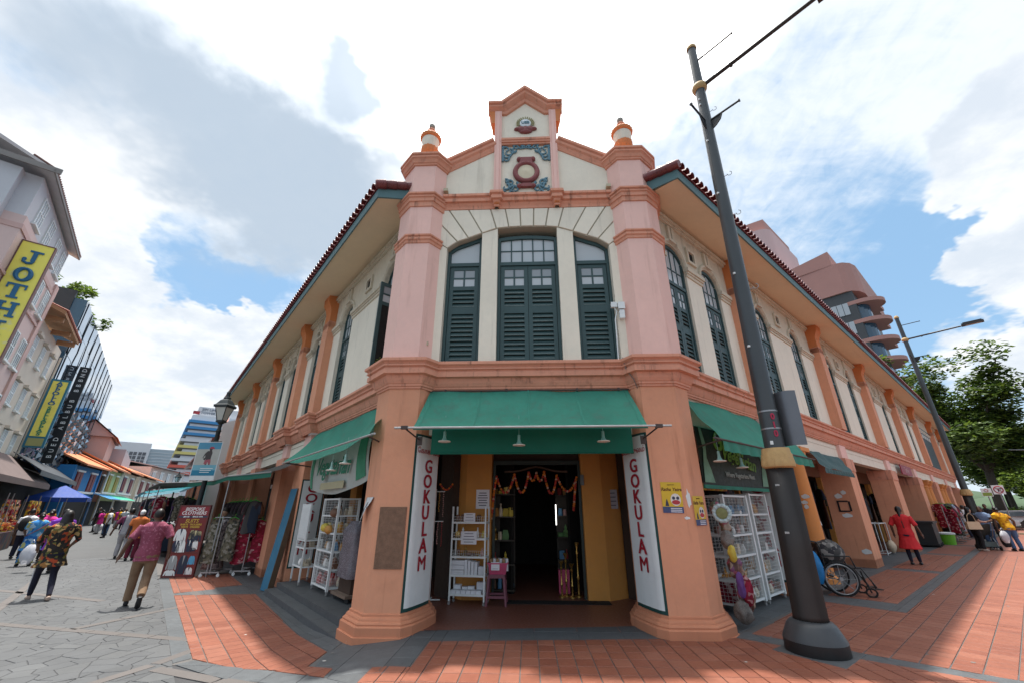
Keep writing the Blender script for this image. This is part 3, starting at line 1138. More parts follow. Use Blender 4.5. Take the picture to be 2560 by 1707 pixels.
def gable_mould(pts, prof, name):
 M = Matrix(((1, 0, 0, X0), (0, 0, -1, YW + .02), (0, 1, 0, 0), (0, 0, 0, 1)))
 mb = MB(M)
 mb.sweep(pts, prof, side=-1)
 return mb.build(name, TRIM, B)

rk = [(-.20, 0), (-.20, .02), (-.12, .05), (-.10, .05), (-.07, .09), (-.02, .10), (-.02, .085), (0, .085), (.02, .13), (.075, .13), (.10, .09), (.10, -.34), (0, -.34), (-.02, 0)]
gable_mould([(-1.84, 8.55), (-.70, 9.21)], rk, 'raking_cornice')
gable_mould([(.70, 9.21), (1.84, 8.55)], rk, 'raking_cornice')
ck = [(-.21, 0), (-.20, .05), (-.16, .06), (-.13, .06), (-.06, .15), (-.03, .16), (-.03, .145), (0, .145), (.02, .19), (.08, .19), (.11, .15), (.11, -.34), (0, -.34), (-.02, 0)]
gable_mould([(-.86, 10.30), (-.52, 10.30), (0, 10.77), (.52, 10.30), (.86, 10.30)], ck, 'gable_cap')
for sx in (-1, 1):
 mb = MB(FR0)
 mb.slab([(sx * .70, 9.80), (sx * .775, 9.80), (sx * .80, 10.0), (sx * .85, 10.2), (sx * .70, 10.2)], -.05, .3)
 mb.build('cap_return', DEEP, B)
 mb = MB(FR0)
 a, b = sorted((sx * .545, sx * .70))
 mb.box(a, b, -.05, .02, 7.70, 10.20)
 mb.box(a + .045, b - .045, -.07, -.05, 7.70, 10.15)
 mb.build('pediment_strip', PINK, B)
mb = MB(FR0)
mb.box(-.545, .545, -.045, .02, 9.12, 9.17)
mb.box(-.545, .545, -.07, .02, 9.17, 9.225)
mb.box(-.545, .545, -.085, .02, 9.225, 9.285)
mb.build('pediment_band', TRIM, B)
# relief ornament
MAROON = mat('maroon_relief', (.20, .055, .055), .6, .15, 6)
BLUEG = mat('blue_relief', (.11, .215, .27), .7, .2, 7)
mb = MB(FR0)
mb.tube([(.235 * math.cos(a) , -.01, 8.33 + .25 * math.sin(a)) for a in [2 * PI * i / 36 for i in range(36)]], .058, 10, closed=True)
mb.slab([(-.15, 8.57), (.15, 8.57), (.11, 8.72), (-.11, 8.72)], -.06, .01)
mb.ball((-.15, -.02, 8.69), .06, 10, 6)
mb.ball((.15, -.02, 8.69), .06, 10, 6)
mb.slab([(-.10, 7.99), (.10, 7.99), (.14, 7.90), (-.14, 7.90)], -.06, .01)
for sx in (-1, 1):
 mb.ball((sx * .15, -.03, 7.93), .055, 10, 6)
mb.build('wreath', MAROON, B, smooth=True)
mb = MB(FR0)
mb.lathe([(0, 0), (.20, 0), (.195, .03), (0, .06)], 28, M=Matrix.Translation((0, .005, 8.33)) @ Matrix.Rotation(PI / 2, 4, 'X'))
mb.build('wreath_disc', mat('pale_disc', (.62, .55, .40), .7, .06, 4), B, smooth=True)

def scroll(mb, x, z, r, turns, a0, sx, w=.024):
 pts = []
 for i in range(14):
  t = i / 13
  a = a0 + t * turns * 2 * PI
  rr = r * (1 - .82 * t)
  pts.append((x + sx * rr * math.cos(a), -.005, z + rr * math.sin(a)))
 mb.tube(pts, [w * (1 - .6 * i / 13) for i in range(14)], 6)

for sx in (-1, 1):
 mb = MB(FR0)
 mb.box(min(sx * .49, sx * .535), max(sx * .49, sx * .535), -.02, .02, 8.66, 9.11)
 for x, z, r, tn, a0 in ((.44, 9.0, .10, .8, .3), (.40, 8.93, .13, .7, 2.6), (.33, 9.06, .10, .8, 1.2), (.22, 9.06, .08, .9, .6), (.12, 9.07, .07, .8, 2.0), (.44, 8.84, .11, .6, 3.0), (.45, 8.73, .09, .7, 2.4), (.05, 9.06, .06, .9, .2), (.30, 8.98, .09, .6, 3.3)):
  scroll(mb, sx * x, z, r, tn, a0, sx, .026)
 mb.build('scroll_ornament', BLUEG, B, smooth=True)
 mb = MB(FR0)
 for x, z, r, tn, a0 in ((.25, 7.86, .12, .8, .4), (.36, 7.90, .13, .7, 1.0), (.45, 7.93, .10, .8, 2.2), (.34, 8.04, .10, .7, .2), (.30, 7.79, .09, .8, 4.0), (.46, 7.80, .09, .6, 5.0), (.24, 7.98, .08, .8, 2.0), (.42, 8.08, .07, .6, 1.0)):
  scroll(mb, sx * x, z, r, tn, a0, sx, .03)
 mb.build('scroll_ornament', BLUEG, B, smooth=True)
mb = MB(FR0)
for i in range(15):
 a = -.25 + (PI + .5) * i / 14
 mb.tube([(.13 * math.cos(a), -.005, 9.80 + .13 * math.sin(a)), (.21 * math.cos(a), -.012, 9.80 + .20 * math.sin(a))], [.012, .018], 5)
mb.build('sunburst', mat('olive_relief', (.36, .35, .20), .7, .1, 5), B)
mb = MB(FR0)
mb.lathe([(0, 0), (.125, 0), (.13, .025), (.11, .04), (0, .04)], 24, M=Matrix.Translation((0, .01, 9.80)) @ Matrix.Rotation(PI / 2, 4, 'X'))
mb.build('roundel', mat('roundel_white', (.62, .68, .72), .5, .05, 3), B, smooth=True)
text_mesh('UEB', .105, facing((X0, YW - .036, 9.80), 0, -1), BLUEG, 'roundel_letters', B, .004, bold=.004)
mb = MB(FR0)
for x, z, rx, rz_ in ((0, 9.61, .09, .12), (-.10, 9.63, .09, .09), (.10, 9.63, .09, .09), (-.19, 9.63, .075, .045), (.19, 9.63, .075, .045), (0, 9.55, .15, .06)):
 mb.ball((x, 0, z), (rx, .05, rz_), 10, 8)
mb.build('lotus', MAROON, B, smooth=True)

# ---- wings
def arc_top(w, zs, rise):
 return lambda x: zs + rise * math.sqrt(max(0, 1 - ((x - w / 2) / (w / 2)) ** 2) * .96 + .04 * 0) if 0 < x < w else zs

RW = [7.0, 8.65, 11.75, 14.45, 18.25, 20.95, 24.75, 27.45, 31.25, 33.95, 45.3, 47.4]
LW = [7.45, 10.4, 13.2, 16.2, 17.9, 20.9, 22.6, 25.7, 27.4]
WW = .95
for side, D, wins, s_a, s_b, pils in (('R', -3.45, RW, 6.3, 49.6, [10.4, 16.9, 23.4, 29.9, 36.4, 44.0, 49.2]), ('L', -3.05, LW, 6.4, 30.4, [12.25, 15.0, 19.6, 24.4, 29.3])):
 F = FRm if side == 'R' else FLm
 zsill, zs, rise = 4.02, 6.52, .43
 wall = MB(F)
 old = MB(F)
 edges = [s_a]
 for s in wins:
  edges += [s, s + WW]
 edges.append(s_b)
 TH = .30
 for i in range(0, len(edges), 2):
  a, b = edges[i], edges[i + 1]
  wall.box(a, b, D - TH, D, 3.955, zs - .001)
  old.box(a, b, D - TH, D - .002, zs - .001, 7.75)
 tf = arc_top(WW, zs, rise)
 for s in wins:
  wall.box(s, s + WW, D - TH + .002, D - .002, 3.955, zsill)
  N = 12
  for k in range(N):
   a, b = WW * k / N, WW * (k + 1) / N
   old.slab([(s + a, tf(a)), (s + b, tf(b)), (s + b, 7.75), (s + a, 7.75)], D - TH, D - .002)
 wall.build('wing_wall', CREAM, B)
 old.build('wing_frieze', CREAM_OLD, B)
 # windows
 for i, s in enumerate(wins):
  near = (s < 12.6) if side == 'R' else (s < 11)
  M = WM(side, s if side == 'R' else s + WW, D - .05 if side == 'R' else D - .09)
  op = 2 if (side == 'L' and i == 0) else False
  w_o = window(M @ Matrix.Translation((.004, 0, 0)), WW - .008, zsill, 5.92, lambda x: tf(min(max(x, .02), WW - .02)) - .012, 2, 4 if side == 'R' else 4, near, open_leaf=op)
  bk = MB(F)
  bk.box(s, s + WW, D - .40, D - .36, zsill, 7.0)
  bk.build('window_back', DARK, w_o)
  if op:
   hinge = M @ Matrix.Translation((WW - .01, .10, 0)) @ Matrix.Rotation(-PI / 2 + .06, 4, 'Z')
   leaf(hinge, .62, zsill + .02, 5.97, w_o, True)
  # archivolt, keystone strips
  mb = MB(F)
  rr = WW / 2 + .03
  path = [(s + WW / 2 + rr * math.cos(a), D + .005, zs + .02 + (rise + .05) * math.sin(a)) for a in [PI * k / 16 for k in range(17)]]
  mb.tube(path, .045, 6)
  for k in (-.075, .075):
   mb.box(s + WW / 2 + k - .05, s + WW / 2 + k + .05, D - .01, D + .05, zs + rise + .10, 7.40)
  mb.box(s + WW / 2 - .16, s + WW / 2 + .16, D - .01, D + .07, zs + rise + .03, zs + rise + .10)
  mb.build('arch_moulding', CREAM_OLD, B)
 # impost band, frieze band
 mb = MB(F)
 for i in range(0, len(edges), 2):
  a, b = edges[i], edges[i + 1]
  if i == 0:
   a += .25
  if i == len(edges) - 2:
   b -= .3
  mb.box(a - .02, b + .02, D - .02, D + .055, zs - .13, zs - .085)
  mb.box(a - .04, b + .04, D - .03, D + .085, zs - .085, zs + .01)
  mb.box(a - .01, b + .01, D - .02, D + .03, zs - .20, zs - .13)
 mb.box(s_a + .3, s_b, D - .01, D + .06, 7.44, 7.49)
 mb.box(s_a + .3, s_b, D - .01, D + .11, 7.49, 7.56)
 mb.build('impost_band', CREAM_OLD, B)
 # small vents in the frieze
 mids = [(wins[0] + WW + wins[1]) / 2 if side == 'L' else 8.3, 13.6] + ([20.05, 26.55, 33.05] if side == 'R' else [17.5, 22.2])
 for s in mids:
  mb = MB(F)
  mb.box(s - .13, s + .13, D - .03, D + .006, 6.82, 7.08)
  fr = MB(F)
  for x0, x1, z0, z1 in ((s - .2, s - .13, 6.75, 7.15), (s + .13, s + .2, 6.75, 7.15), (s - .13, s + .13, 6.75, 6.82), (s - .13, s + .13, 7.08, 7.15)):
   fr.box(x0, x1, D - .03, D + .05, z0, z1)
  v = fr.build('vent', CREAM_OLD, B)
  mb.build('vent_hole', DARK, v)
 # pilasters
 for s in pils:
  mb = MB(F)
  wd = .27
  df = D + (.26 if side == 'R' else .20)
  mb.box(s - wd, s + wd, D - .05, df, 3.955, 6.78)
  o = mb.build('pilaster', ORANGE, B)
  mb = MB(F)
  mb.sweep([(s + wd, D), (s + wd, df), (s - wd, df), (s - wd, D)], [(0, 6.60), (.02, 6.605), (.02, 6.66), (.045, 6.68), (.045, 6.715), (.03, 6.72), (.03, 6.74), (.055, 6.755), (.055, 6.785), (0, 6.80)], side=-1)
  mb.build('pilaster_band', TRIM, o)
  mb = MB(F)
  poly = [(D - .05, 6.79), (df - .01, 6.79), (df - .01, 7.14), (df + .03, 7.28), (df + .10, 7.40), (df + .11, 7.55), (df + .11, 7.66), (D - .05, 7.66)]
  vs = [(s - wd + .02, d, z) for d, z in poly] + [(s + wd - .02, d, z) for d, z in poly]
  n = len(poly)
  mb.add(vs, [tuple(range(n)), tuple(range(2 * n - 1, n - 1, -1))] + [(i, n + i, n + (i + 1) % n, (i + 1) % n) for i in range(n)])
  mb.build('pilaster_corbel', DEEP, o)

# doorway-like black opening at the far end of the right wing
mb = MB(FRm)
mb.box(39.0, 43.2, -3.44, -3.40, 3.97, 6.7)
mb.build('blank_opening', mat('dark_panel', (.016, .03, .035), .5, .1, 2), B)
mb = MB(FRm)
for k in range(4):
 for j in range(2):
  mb.box(39.2 + k * 1.0, 39.95 + k * 1.0, -3.405, -3.39, 6.0 + j * .34, 6.25 + j * .34)
mb.build('far_panes', mat('milky_pane', (.50, .50, .46), .4, .1, 3), B, kind='stuff')

# ---- roofs: soffit, fascia, eave tiles
for side, F, s_e, d_e, s_w, d_w, s_b in (('R', FRm, 6.33, -2.55, 6.30, -3.30, 49.9), ('L', FLm, 6.80, -2.08, 6.46, -2.74, 30.7)):
 D = -3.45 if side == 'R' else -3.05
 mb = MB(F)
 mb.add([(s_w, D - .2, 7.70), (s_b, D - .2, 7.70), (s_b, d_e - .02, 7.52), (s_e + .05, d_e - .02, 7.52), (s_w + .12, d_w, 7.62),
   (s_w, D - .2, 7.74), (s_b, D - .2, 7.74), (s_b, d_e - .02, 7.56), (s_e + .05, d_e - .02, 7.56), (s_w + .12, d_w, 7.66)],
     [(0, 1, 2, 3, 4), (9, 8, 7, 6, 5), (0, 5, 6, 1), (1, 6, 7, 2), (2, 7, 8, 3), (3, 8, 9, 4), (4, 9, 5, 0)])
 mb.build('soffit', SOFFIT, B)
 mb = MB(F)
 mb.add([(s_b, d_e, 7.49), (s_e, d_e, 7.49), (s_w, d_w - .12, 7.62), (s_b, d_e, 7.71), (s_e, d_e, 7.71), (s_w, d_w - .12, 7.90),
   (s_b, d_e - .03, 7.49), (s_e + .03, d_e - .03, 7.49), (s_w + .03, d_w - .12, 7.62), (s_b, d_e - .03, 7.71), (s_e + .03, d_e - .03, 7.71), (s_w + .03, d_w - .12, 7.90)],
     [(0, 1, 4, 3), (1, 2, 5, 4), (6, 9, 10, 7), (7, 10, 11, 8), (0, 6, 7, 1), (1, 7, 8, 2), (3, 4, 10, 9), (4, 5, 11, 10)])
 mb.build('fascia', TEAL, B)
 tl = .36
 sl_ = math.radians(19)
 mb = MB(F)
 up = 6.5
 ca, sa = math.cos(sl_), math.sin(sl_)
 mb.add([(s_e, d_e + .03, 7.72), (s_b, d_e + .03, 7.72), (s_b, d_e - up, 7.72 + up * sa / ca), (s_w, d_e - up, 7.72 + up * sa / ca),
   (s_e, d_e + .03, 7.75), (s_b, d_e + .03, 7.75), (s_b, d_e - up, 7.75 + up * sa / ca), (s_w, d_e - up, 7.75 + up * sa / ca)],
     [(0, 1, 2, 3), (7, 6, 5, 4), (0, 4, 5, 1), (1, 5, 6, 2), (2, 6, 7, 3), (3, 7, 4, 0)])
 roof = mb.build('roof', TILE, B)
 tm = MB()
 pts = []
 for k in range(7):
  a = PI * k / 6
  pts.append((.082 * math.cos(a), .082 * math.sin(a)))
 inn = [(x * .80, z * .80) for x, z in pts]
 ring = pts + inn[::-1]
 n = len(ring)
 tm.add([(x, 0, z) for x, z in ring] + [(x * .88, tl, z * .88) for x, z in ring], [tuple(range(n)), tuple(range(2 * n - 1, n - 1, -1))] + [(i, n + i, n + (i + 1) % n, (i + 1) % n) for i in range(n)])
 tmesh = tm.mesh('roof_tile', TILE)
 far = MB()
 nt = int((s_b - s_e) / .192)
 lim = 170 if side == 'R' else 126
 ang = math.atan2(RT.y, RT.x) if side == 'R' else math.atan2(-LT.y, -LT.x)
 for course in range(2):
  for k in range(nt):
   s = s_e + .10 + k * .192
   d = d_e + .085 - course * .30
   z = 7.755 + course * .30 * sa / ca + (.0 if course == 0 else .02)
   p = F @ Vector((s, d, z))
   Mt = Matrix.Translation(p) @ Matrix.Rotation(ang, 4, 'Z') @ Matrix.Rotation(sl_ - .03 + random.uniform(-.02, .02), 4, 'X')
   if course == 0 and k < lim:
    o = bpy.data.objects.new('roof_tile', tmesh)
    C.objects.link(o)
    o.parent = roof
    o.matrix_basis = world(roof).inverted() @ Mt
   else:
    far.add(tm.v, tm.f, 0, Mt)
 far.build('far_roof_tiles', TILE, roof, kind='stuff', fix=False)
 # verge tiles along the cut end of the roof
 a, b = F @ Vector((s_e - .02, d_e + .08, 7.77)), F @ Vector((s_w - .02, d_w - .2, 7.98))
 for k in range(5):
  p = a + (b - a) * (k / 5)
  q = a + (b - a) * ((k + 1.02) / 5)
  mb = MB()
  mb.tube([p, p.lerp(q, .1), p.lerp(q, .9), q], [.075, .09, .105, .108], 12)
  mb.build('verge_tile', TILE, roof, smooth=True)

# ---- arcade: ceiling, inner shop walls, lower pillars
mb = MB()
cl = [xy(PL(31, -3.06)), xy(PL(7.0, -3.06)), (-1.75, 6.9), (2.0, 6.9), xy(PR(6.8, -3.46)), xy(PR(50, -3.46)), (10, 60)]
mb.add([(x, y, 3.30) for x, y in cl] + [(x, y, 3.42) for x, y in cl], [tuple(range(7)), tuple(range(13, 6, -1))])
mb.build('arcade_ceiling', mat('arcade_ceiling_paint', (.40, .33, .25), .85, .1, 1), B, fix=False)
mb = MB()
cl = [xy(PL(31, -3.2)), xy(PL(7.0, -3.2)), (-1.75, 6.95), (2.0, 6.95), xy(PR(6.8, -3.6)), xy(PR(50, -3.6)), (10, 60)]
mb.add([(x, y, 7.76) for x, y in cl], [tuple(range(7))])
mb.build('attic_floor', DARK, B, fix=False)
mb = MB(FR0)
mb.box(-1.72, 1.72, .03, .30, 2.72, 3.50)
mb.build('lintel', CREAM, B)
YEL = mat('ochre_plaster', (.52, .235, .055), .8, .1, 1.3, grain=.1, dirt=.12, stain=(.22, .10, .03))
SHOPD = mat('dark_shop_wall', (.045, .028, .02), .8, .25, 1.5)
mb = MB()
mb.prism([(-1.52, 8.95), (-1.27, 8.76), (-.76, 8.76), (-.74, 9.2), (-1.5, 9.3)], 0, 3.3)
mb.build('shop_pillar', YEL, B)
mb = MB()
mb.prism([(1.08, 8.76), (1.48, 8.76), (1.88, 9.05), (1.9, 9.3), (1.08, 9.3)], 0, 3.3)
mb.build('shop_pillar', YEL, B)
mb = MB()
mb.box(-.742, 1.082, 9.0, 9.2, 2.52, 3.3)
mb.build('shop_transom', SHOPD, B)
mb = MB()
for x in (-.735, 1.03):
 mb.box(x, x + .05, 8.90, 9.0, 0, 2.52)
mb.box(-.685, 1.03, 8.90, 9.0, 2.44, 2.52)
mb.build('door_frame', mat('door_frame_paint', (.02, .035, .032), .5, .2, 3), B)
# room behind
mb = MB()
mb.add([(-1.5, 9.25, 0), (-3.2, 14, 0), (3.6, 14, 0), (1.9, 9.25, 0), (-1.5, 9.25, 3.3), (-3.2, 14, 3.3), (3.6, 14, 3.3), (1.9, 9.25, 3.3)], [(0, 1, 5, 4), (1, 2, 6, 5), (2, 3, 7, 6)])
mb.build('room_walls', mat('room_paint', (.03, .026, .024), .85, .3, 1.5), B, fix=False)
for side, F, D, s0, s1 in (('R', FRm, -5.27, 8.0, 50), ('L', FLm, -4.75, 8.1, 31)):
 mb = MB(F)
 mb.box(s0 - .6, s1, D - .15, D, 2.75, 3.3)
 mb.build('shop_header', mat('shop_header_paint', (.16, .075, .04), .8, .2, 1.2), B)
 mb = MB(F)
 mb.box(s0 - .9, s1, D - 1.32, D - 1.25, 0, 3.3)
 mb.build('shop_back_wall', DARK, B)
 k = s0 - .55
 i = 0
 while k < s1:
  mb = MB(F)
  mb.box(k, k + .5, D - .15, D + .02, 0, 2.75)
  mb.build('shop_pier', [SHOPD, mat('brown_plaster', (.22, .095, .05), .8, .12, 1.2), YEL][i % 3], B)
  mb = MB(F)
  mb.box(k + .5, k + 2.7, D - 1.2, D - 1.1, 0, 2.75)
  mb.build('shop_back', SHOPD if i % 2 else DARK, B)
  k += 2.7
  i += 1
# lower pillars of the wings
def square_pillar(F, D, s, w, dp, z0, cap=True, strip=.36, side=1, m=ORANGE):
 mb = MB(F)
 mb.box(s - w, s + w, D - dp, D, z0, 2.86)
 p = mb.build('arcade_pillar', m, B)
 ring = [(s + w, D - dp), (s + w, D), (s - w, D), (s - w, D - dp)]
 mb = MB(F)
 mb.sweep(ring, [(0, z0), (.09, z0), (.09, z0 + .12), (.06, z0 + .15), (.06, z0 + .17), (.03, z0 + .20), (0, z0 + .22)], side=-1, closed=True)
 mb.build('pillar_base', m, p)
 mb = MB(F)
 mb.sweep(ring, [(-.02, 2.66), (.03, 2.665), (.03, 2.70), (.01, 2.71), (.015, 2.80), (.06, 2.84), (.10, 2.88), (.10, 2.93), (.12, 2.96), (.12, 3.02), (-.02, 3.03)], side=-1, closed=True)
 mb.build('pillar_capital', TRIM if m is ORANGE else m, p)
 mb = MB(F)
 mb.box(s - strip, s + strip, D - dp, D - .06, 2.9, 3.45)
 mb.build('pillar_strip', PINK, p)

for s, w in ((10.45, .42), (16.75, .45), (23.6, .55), (30.2, .6), (36.4, .55), (43.0, .55), (49.0, .5)):
 square_pillar(FRm, -3.32, s, w, .75, 0)
for s in (12.45, 33.0, 34.4, 39.5, 41):
 mb = MB()
 c = PR(s, -3.62, 0)
 mb.lathe([(.34, 0), (.34, .10), (.30, .13), (.27, .18), (.265, .25), (.25, 1.6), (.225, 2.62), (.25, 2.64), (.25, 2.68), (.23, 2.70), (.23, 2.74), (.28, 2.80), (.32, 2.84), (.32, 2.92)], 28, c)
 mb.box(-.34, .34, -.34, .34, 2.92, 3.02, 0, Matrix.Translation(c) @ Matrix.Rotation(math.atan2(RT.y, RT.x), 4, 'Z'))
 mb.build('round_column', mat('orange_column', (.55, .215, .06), .75, .1, 1.3, grain=.1), B, smooth=True)
for s in (12.45, 15.0, 19.6, 24.4, 29.3):
 square_pillar(FLm, -2.92, s, .48, .6, -.24, strip=.3)
for F, D, s0, s1, ps in ((FRm, -3.47, 10.8, 49.5, [10.45, 16.75, 23.6, 30.2, 36.4, 43.0, 49.0]), (FLm, -3.08, 12.8, 30.4, [12.45, 15.0, 19.6, 24.4, 29.3])):
 for a, b in zip(ps[:-1], ps[1:]):
  mb = MB(F)
  mb.box(a + .2, b - .2, D - .25, D, 3.04, 3.46)
  mb.build('fascia_panel', CREAM, B)
mb = MB(FRm)
mb.box(6.9, 10.2, -3.72, -3.47, 2.95, 3.46)
mb.build('fascia_panel', CREAM, B)
mb = MB(FLm)
mb.box(7.2, 12.1, -3.33, -3.08, 2.9, 3.46)
mb.build('fascia_panel', CREAM, B)
# flaked patches and the render test patch on the pillars
mb = MB()
mb.box(-2.232, -1.828, 6.487, 6.5, .787, 1.61)
mb.build('burlap_patch', mat('coarse_brown_render', (.20, .115, .075), .95, .3, 14, bump=.8), B)
# black niche on the second right pillar
mb = MB()

# ================================================================ FRONT ENTRANCE: awning, lamps, signs, rack
AWN = mat('green_awning_cloth', (.055, .29, .21), .75, .20, 1.6, grain=.25, trans=.35, dirt=.5, streak=.35, stain=(.11, .19, .16))
AWND = mat('dark_green_cloth', (.010, .135, .090), .8, .14, 1.5, grain=.1, trans=.2)
RUST = mat('rusty_steel', (.06, .045, .04), .7, .3, 8)
GALV = mat('galvanised_pipe', (.42, .42, .41), .42, .15, 6, metal=.6)
LAMPG = mat('lamp_enamel_green', (.24, .40, .36), .4, .06, 4)
LAMPW = mat('lamp_enamel_white', (.70, .66, .58), .4, .06, 4)
SIGNW = mat('sign_white', (.66, .70, .70), .55, .05, 1.6, dirt=.12, stain=(.35, .36, .36), streak=.1)
SIGNG = mat('sign_border_green', (.012, .055, .048), .5, .1, 3)
SIGNR = mat('sign_letter_red', (.30, .012, .025), .5, .08, 3)
PAPER = mat('white_paper', (.68, .68, .72), .8, .05, 4)
INK = mat('print_ink', (.05, .05, .08), .8, .1, 5)

def fold_cloth(P00, P10, P01, P11, nu, nv, sag=.05, rip=.015, seed=0, bow=0.0):
 a, b, c, d = (Vector(p) for p in (P00, P10, P01, P11))
 nr = (b - a).cross(c - a).normalized()
 if nr.z < 0:
  nr = -nr

 def fn(u, v):
  p = (a * (1 - u) + b * u) * (1 - v) + (c * (1 - u) + d * u) * v
  k = noise.noise(Vector((u * 5 + seed, v * 2.2, seed * .7))) * rip * 2
  k += math.sin((u * 2.3 + v * 1.1 + seed) * 9) * rip * .5 * v
  s = -sag * math.sin(PI * min(1, v)) * (1 - (2 * u - 1) ** 4)
  s -= bow * math.sin(PI * u) * v
  return p + nr * (k + s)
 return fn

def lamp(loc, drop, label):
 t = thing('pendant_lamp', label, 'lamp', loc, 0, 'pendant lamps under the green awnings')
 mb = MB(Matrix.Translation(loc))
 mb.lathe([(.022, .10), (.022, .155), (.018, .16), (0, .165)], 14)
 mb.lathe([(.05, .018), (.036, .045), (.026, .06), (.022, .10)], 18)
 mb.tube([(0, 0, .16), (0, 0, .16 + drop)], .004, 5)
 mb.build('lamp_neck', LAMPG, t, smooth=True)
 mb = MB(Matrix.Translation(loc))
 mb.lathe([(0, .0), (.07, -.004), (.094, 0), (.098, .008), (.09, .016), (.05, .022)], 24)
 mb.build('lamp_shade', LAMPW, t, smooth=True)
 return t

# front awning
aw = thing('awning', 'wide green canvas awning over the front entrance between the two corner pillars', 'awning', (X0, 6.5, 2.7), 0, 'green shop awnings')
mb = MB()
mb.grid(fold_cloth((-1.66, 6.71, 3.44), (1.70, 6.71, 3.44), (-1.69, 5.95, 2.70), (1.74, 5.95, 2.70), 26, 12, .075, .022, 3, .02), 40, 14)
mb.build('canopy', AWN, aw, smooth='all', fix=False)
mb = MB()
mb.grid(lambda u, v: (-1.69 + 3.43 * u, 5.945 + .004 * math.sin(u * 60), 2.695 - v * .035), 20, 1)
mb.build('hem', AWND, aw, fix=False)
af = fold_cloth((-1.66, 6.71, 3.44), (1.70, 6.71, 3.44), (-1.69, 5.95, 2.70), (1.74, 5.95, 2.70), 26, 12, .075, .022, 3, .02)
for u in (.02, .26, .5, .74, .98):
 mb = MB()
 mb.grid(lambda a, v: af(u + .008 * (a - .5), v) + Vector((0, -.006, .006)), 1, 14)
 mb.build('seam', mat('awning_seam', (.035, .21, .15), .8, .2, 3), aw, fix=False)
mb = MB()
mb.tube([(-1.97, 5.95, 2.692), (2.08, 5.95, 2.697)], .018, 10)
mb.build('front_bar', GALV, aw, smooth=True)
mb = MB()
mb.tube([(-1.75, 6.70, 3.45), (1.80, 6.70, 3.45)], .014, 8)
for x in (-1.4, -.35, .85, 1.55):
 mb.box(x - .015, x + .015, 6.68, 6.745, 3.43, 3.475)
mb.build('top_bar', RUST, aw)
for x in (-1.72, 1.80):
 mb = MB()
 sx = -1 if x < 0 else 1
 mb.tube([(x, 6.49, 2.60), (x + sx * .04, 6.3, 2.63), (x + sx * .10, 5.95, 2.69)], .013, 6)
 mb.cbox((x, 6.487, 2.58), (.08, .02, .13))
 mb.cbox((x + sx * .10, 5.95, 2.695), (.10, .05, .05))
 mb.build('bracket', RUST, aw)
vl = thing('inner_blind', 'dark green cloth blind hanging behind the front awning', 'blind', (X0, 6.62, 2.4))
mb = MB()
mb.grid(lambda u, v: (-1.56 + 3.22 * u, 6.60 + .015 * noise.noise(Vector((u * 6, v, 4))), 2.98 - .58 * v + .012 * math.sin(u * 9) * v), 24, 5)
mb.build('cloth', AWND, vl, smooth='all', fix=False)
mb = MB()
mb.tube([(-1.56, 6.60, 2.398), (1.66, 6.60, 2.398)], .014, 8)
mb.build('bottom_bar', AWND, vl)
lamp((-1.285, 6.3, 2.535), .25, 'left of the three lamps under the front awning')
lamp((-.135, 6.3, 2.475), .30, 'middle lamp of the three under the front awning')
lamp((1.15, 6.3, 2.525), .25, 'right of the three lamps under the front awning')

# ---- GOKULAM boards
def on_curve(pts, f, off):
 P = [Vector((x, y)) for x, y in pts]
 ls = [(P[i + 1] - P[i]).length for i in range(len(P) - 1)]
 t = f * sum(ls)
 for i, l in enumerate(ls):
  if t <= l or i == len(ls) - 1:
   d = (P[i + 1] - P[i]).normalized()
   p = P[i] + d * t
   break
  t -= l
 return p, d

def curved_board(pts, side, label):
 sg = thing('shop_sign', label, 'sign', (pts[0][0], pts[0][1], .28), 0, 'white shop name boards on the pillars')
 N = 14

 def strip(off, f0, f1, z0, z1, name, m, zf=None):
  mb = MB()
  A, Bk = [], []
  for i in range(N + 1):
   f = f0 + (f1 - f0) * i / N
   p, d = on_curve(pts, f, 0)
   n = Vector((d.y, -d.x)) * (1 if side == 'L' else -1)
   A.append(p + n * off)
   Bk.append(p + n * .001)
  poly = [(a.x, a.y) for a in A] + [(b.x, b.y) for b in Bk[::-1]]
  mb.prism(poly, z0, z1)
  return mb.build(name, m, sg, smooth=False)
 strip(.008, 0.0, .99, .255, 2.70, 'border', SIGNG)
 strip(.013, .055, .985, .30, 2.665, 'field', SIGNW)
 letters = 'GOKULAM'
 zs = [2.21, 1.98, 1.75, 1.52, 1.285, 1.055, .82]
 for ch, z in zip(letters, zs):
  # letters are printed on short tangent strips so that they follow the bend
  p, d = on_curve(pts, .50, 0)
  n = Vector((d.y, -d.x)) * (1 if side == 'L' else -1)
  q = p + n * .030
  text_mesh(ch, .285, facing((q.x, q.y, z), n.x, n.y), SIGNR, 'letter', sg, .004, bold=0 if ch == 'M' else .004, sx=1.1)
 p, d = on_curve(pts, .47, 0)
 n = Vector((d.y, -d.x)) * (1 if side == 'L' else -1)
 q = p + n * .030
 text_mesh('\u0BC7\u0B95\u0BBE\u0B95\u0BC1\u0BB2\u0BAE\u0BCD', .11, facing((q.x, q.y, 2.44), n.x, n.y), SIGNR, 'tamil_lettering', sg, .002, sx=1.2)
 return sg

curved_board([(-1.79, 6.5), (-1.725, 6.58), (-1.665, 6.74), (-1.605, 6.93), (-1.555, 7.15)], 'L', 'curved white board with red letters on the left corner pillar')
curved_board([(1.86, 6.5), (1.79, 6.58), (1.73, 6.74), (1.67, 6.93), (1.62, 7.15)], 'R', 'curved white board with red letters on the right corner pillar')

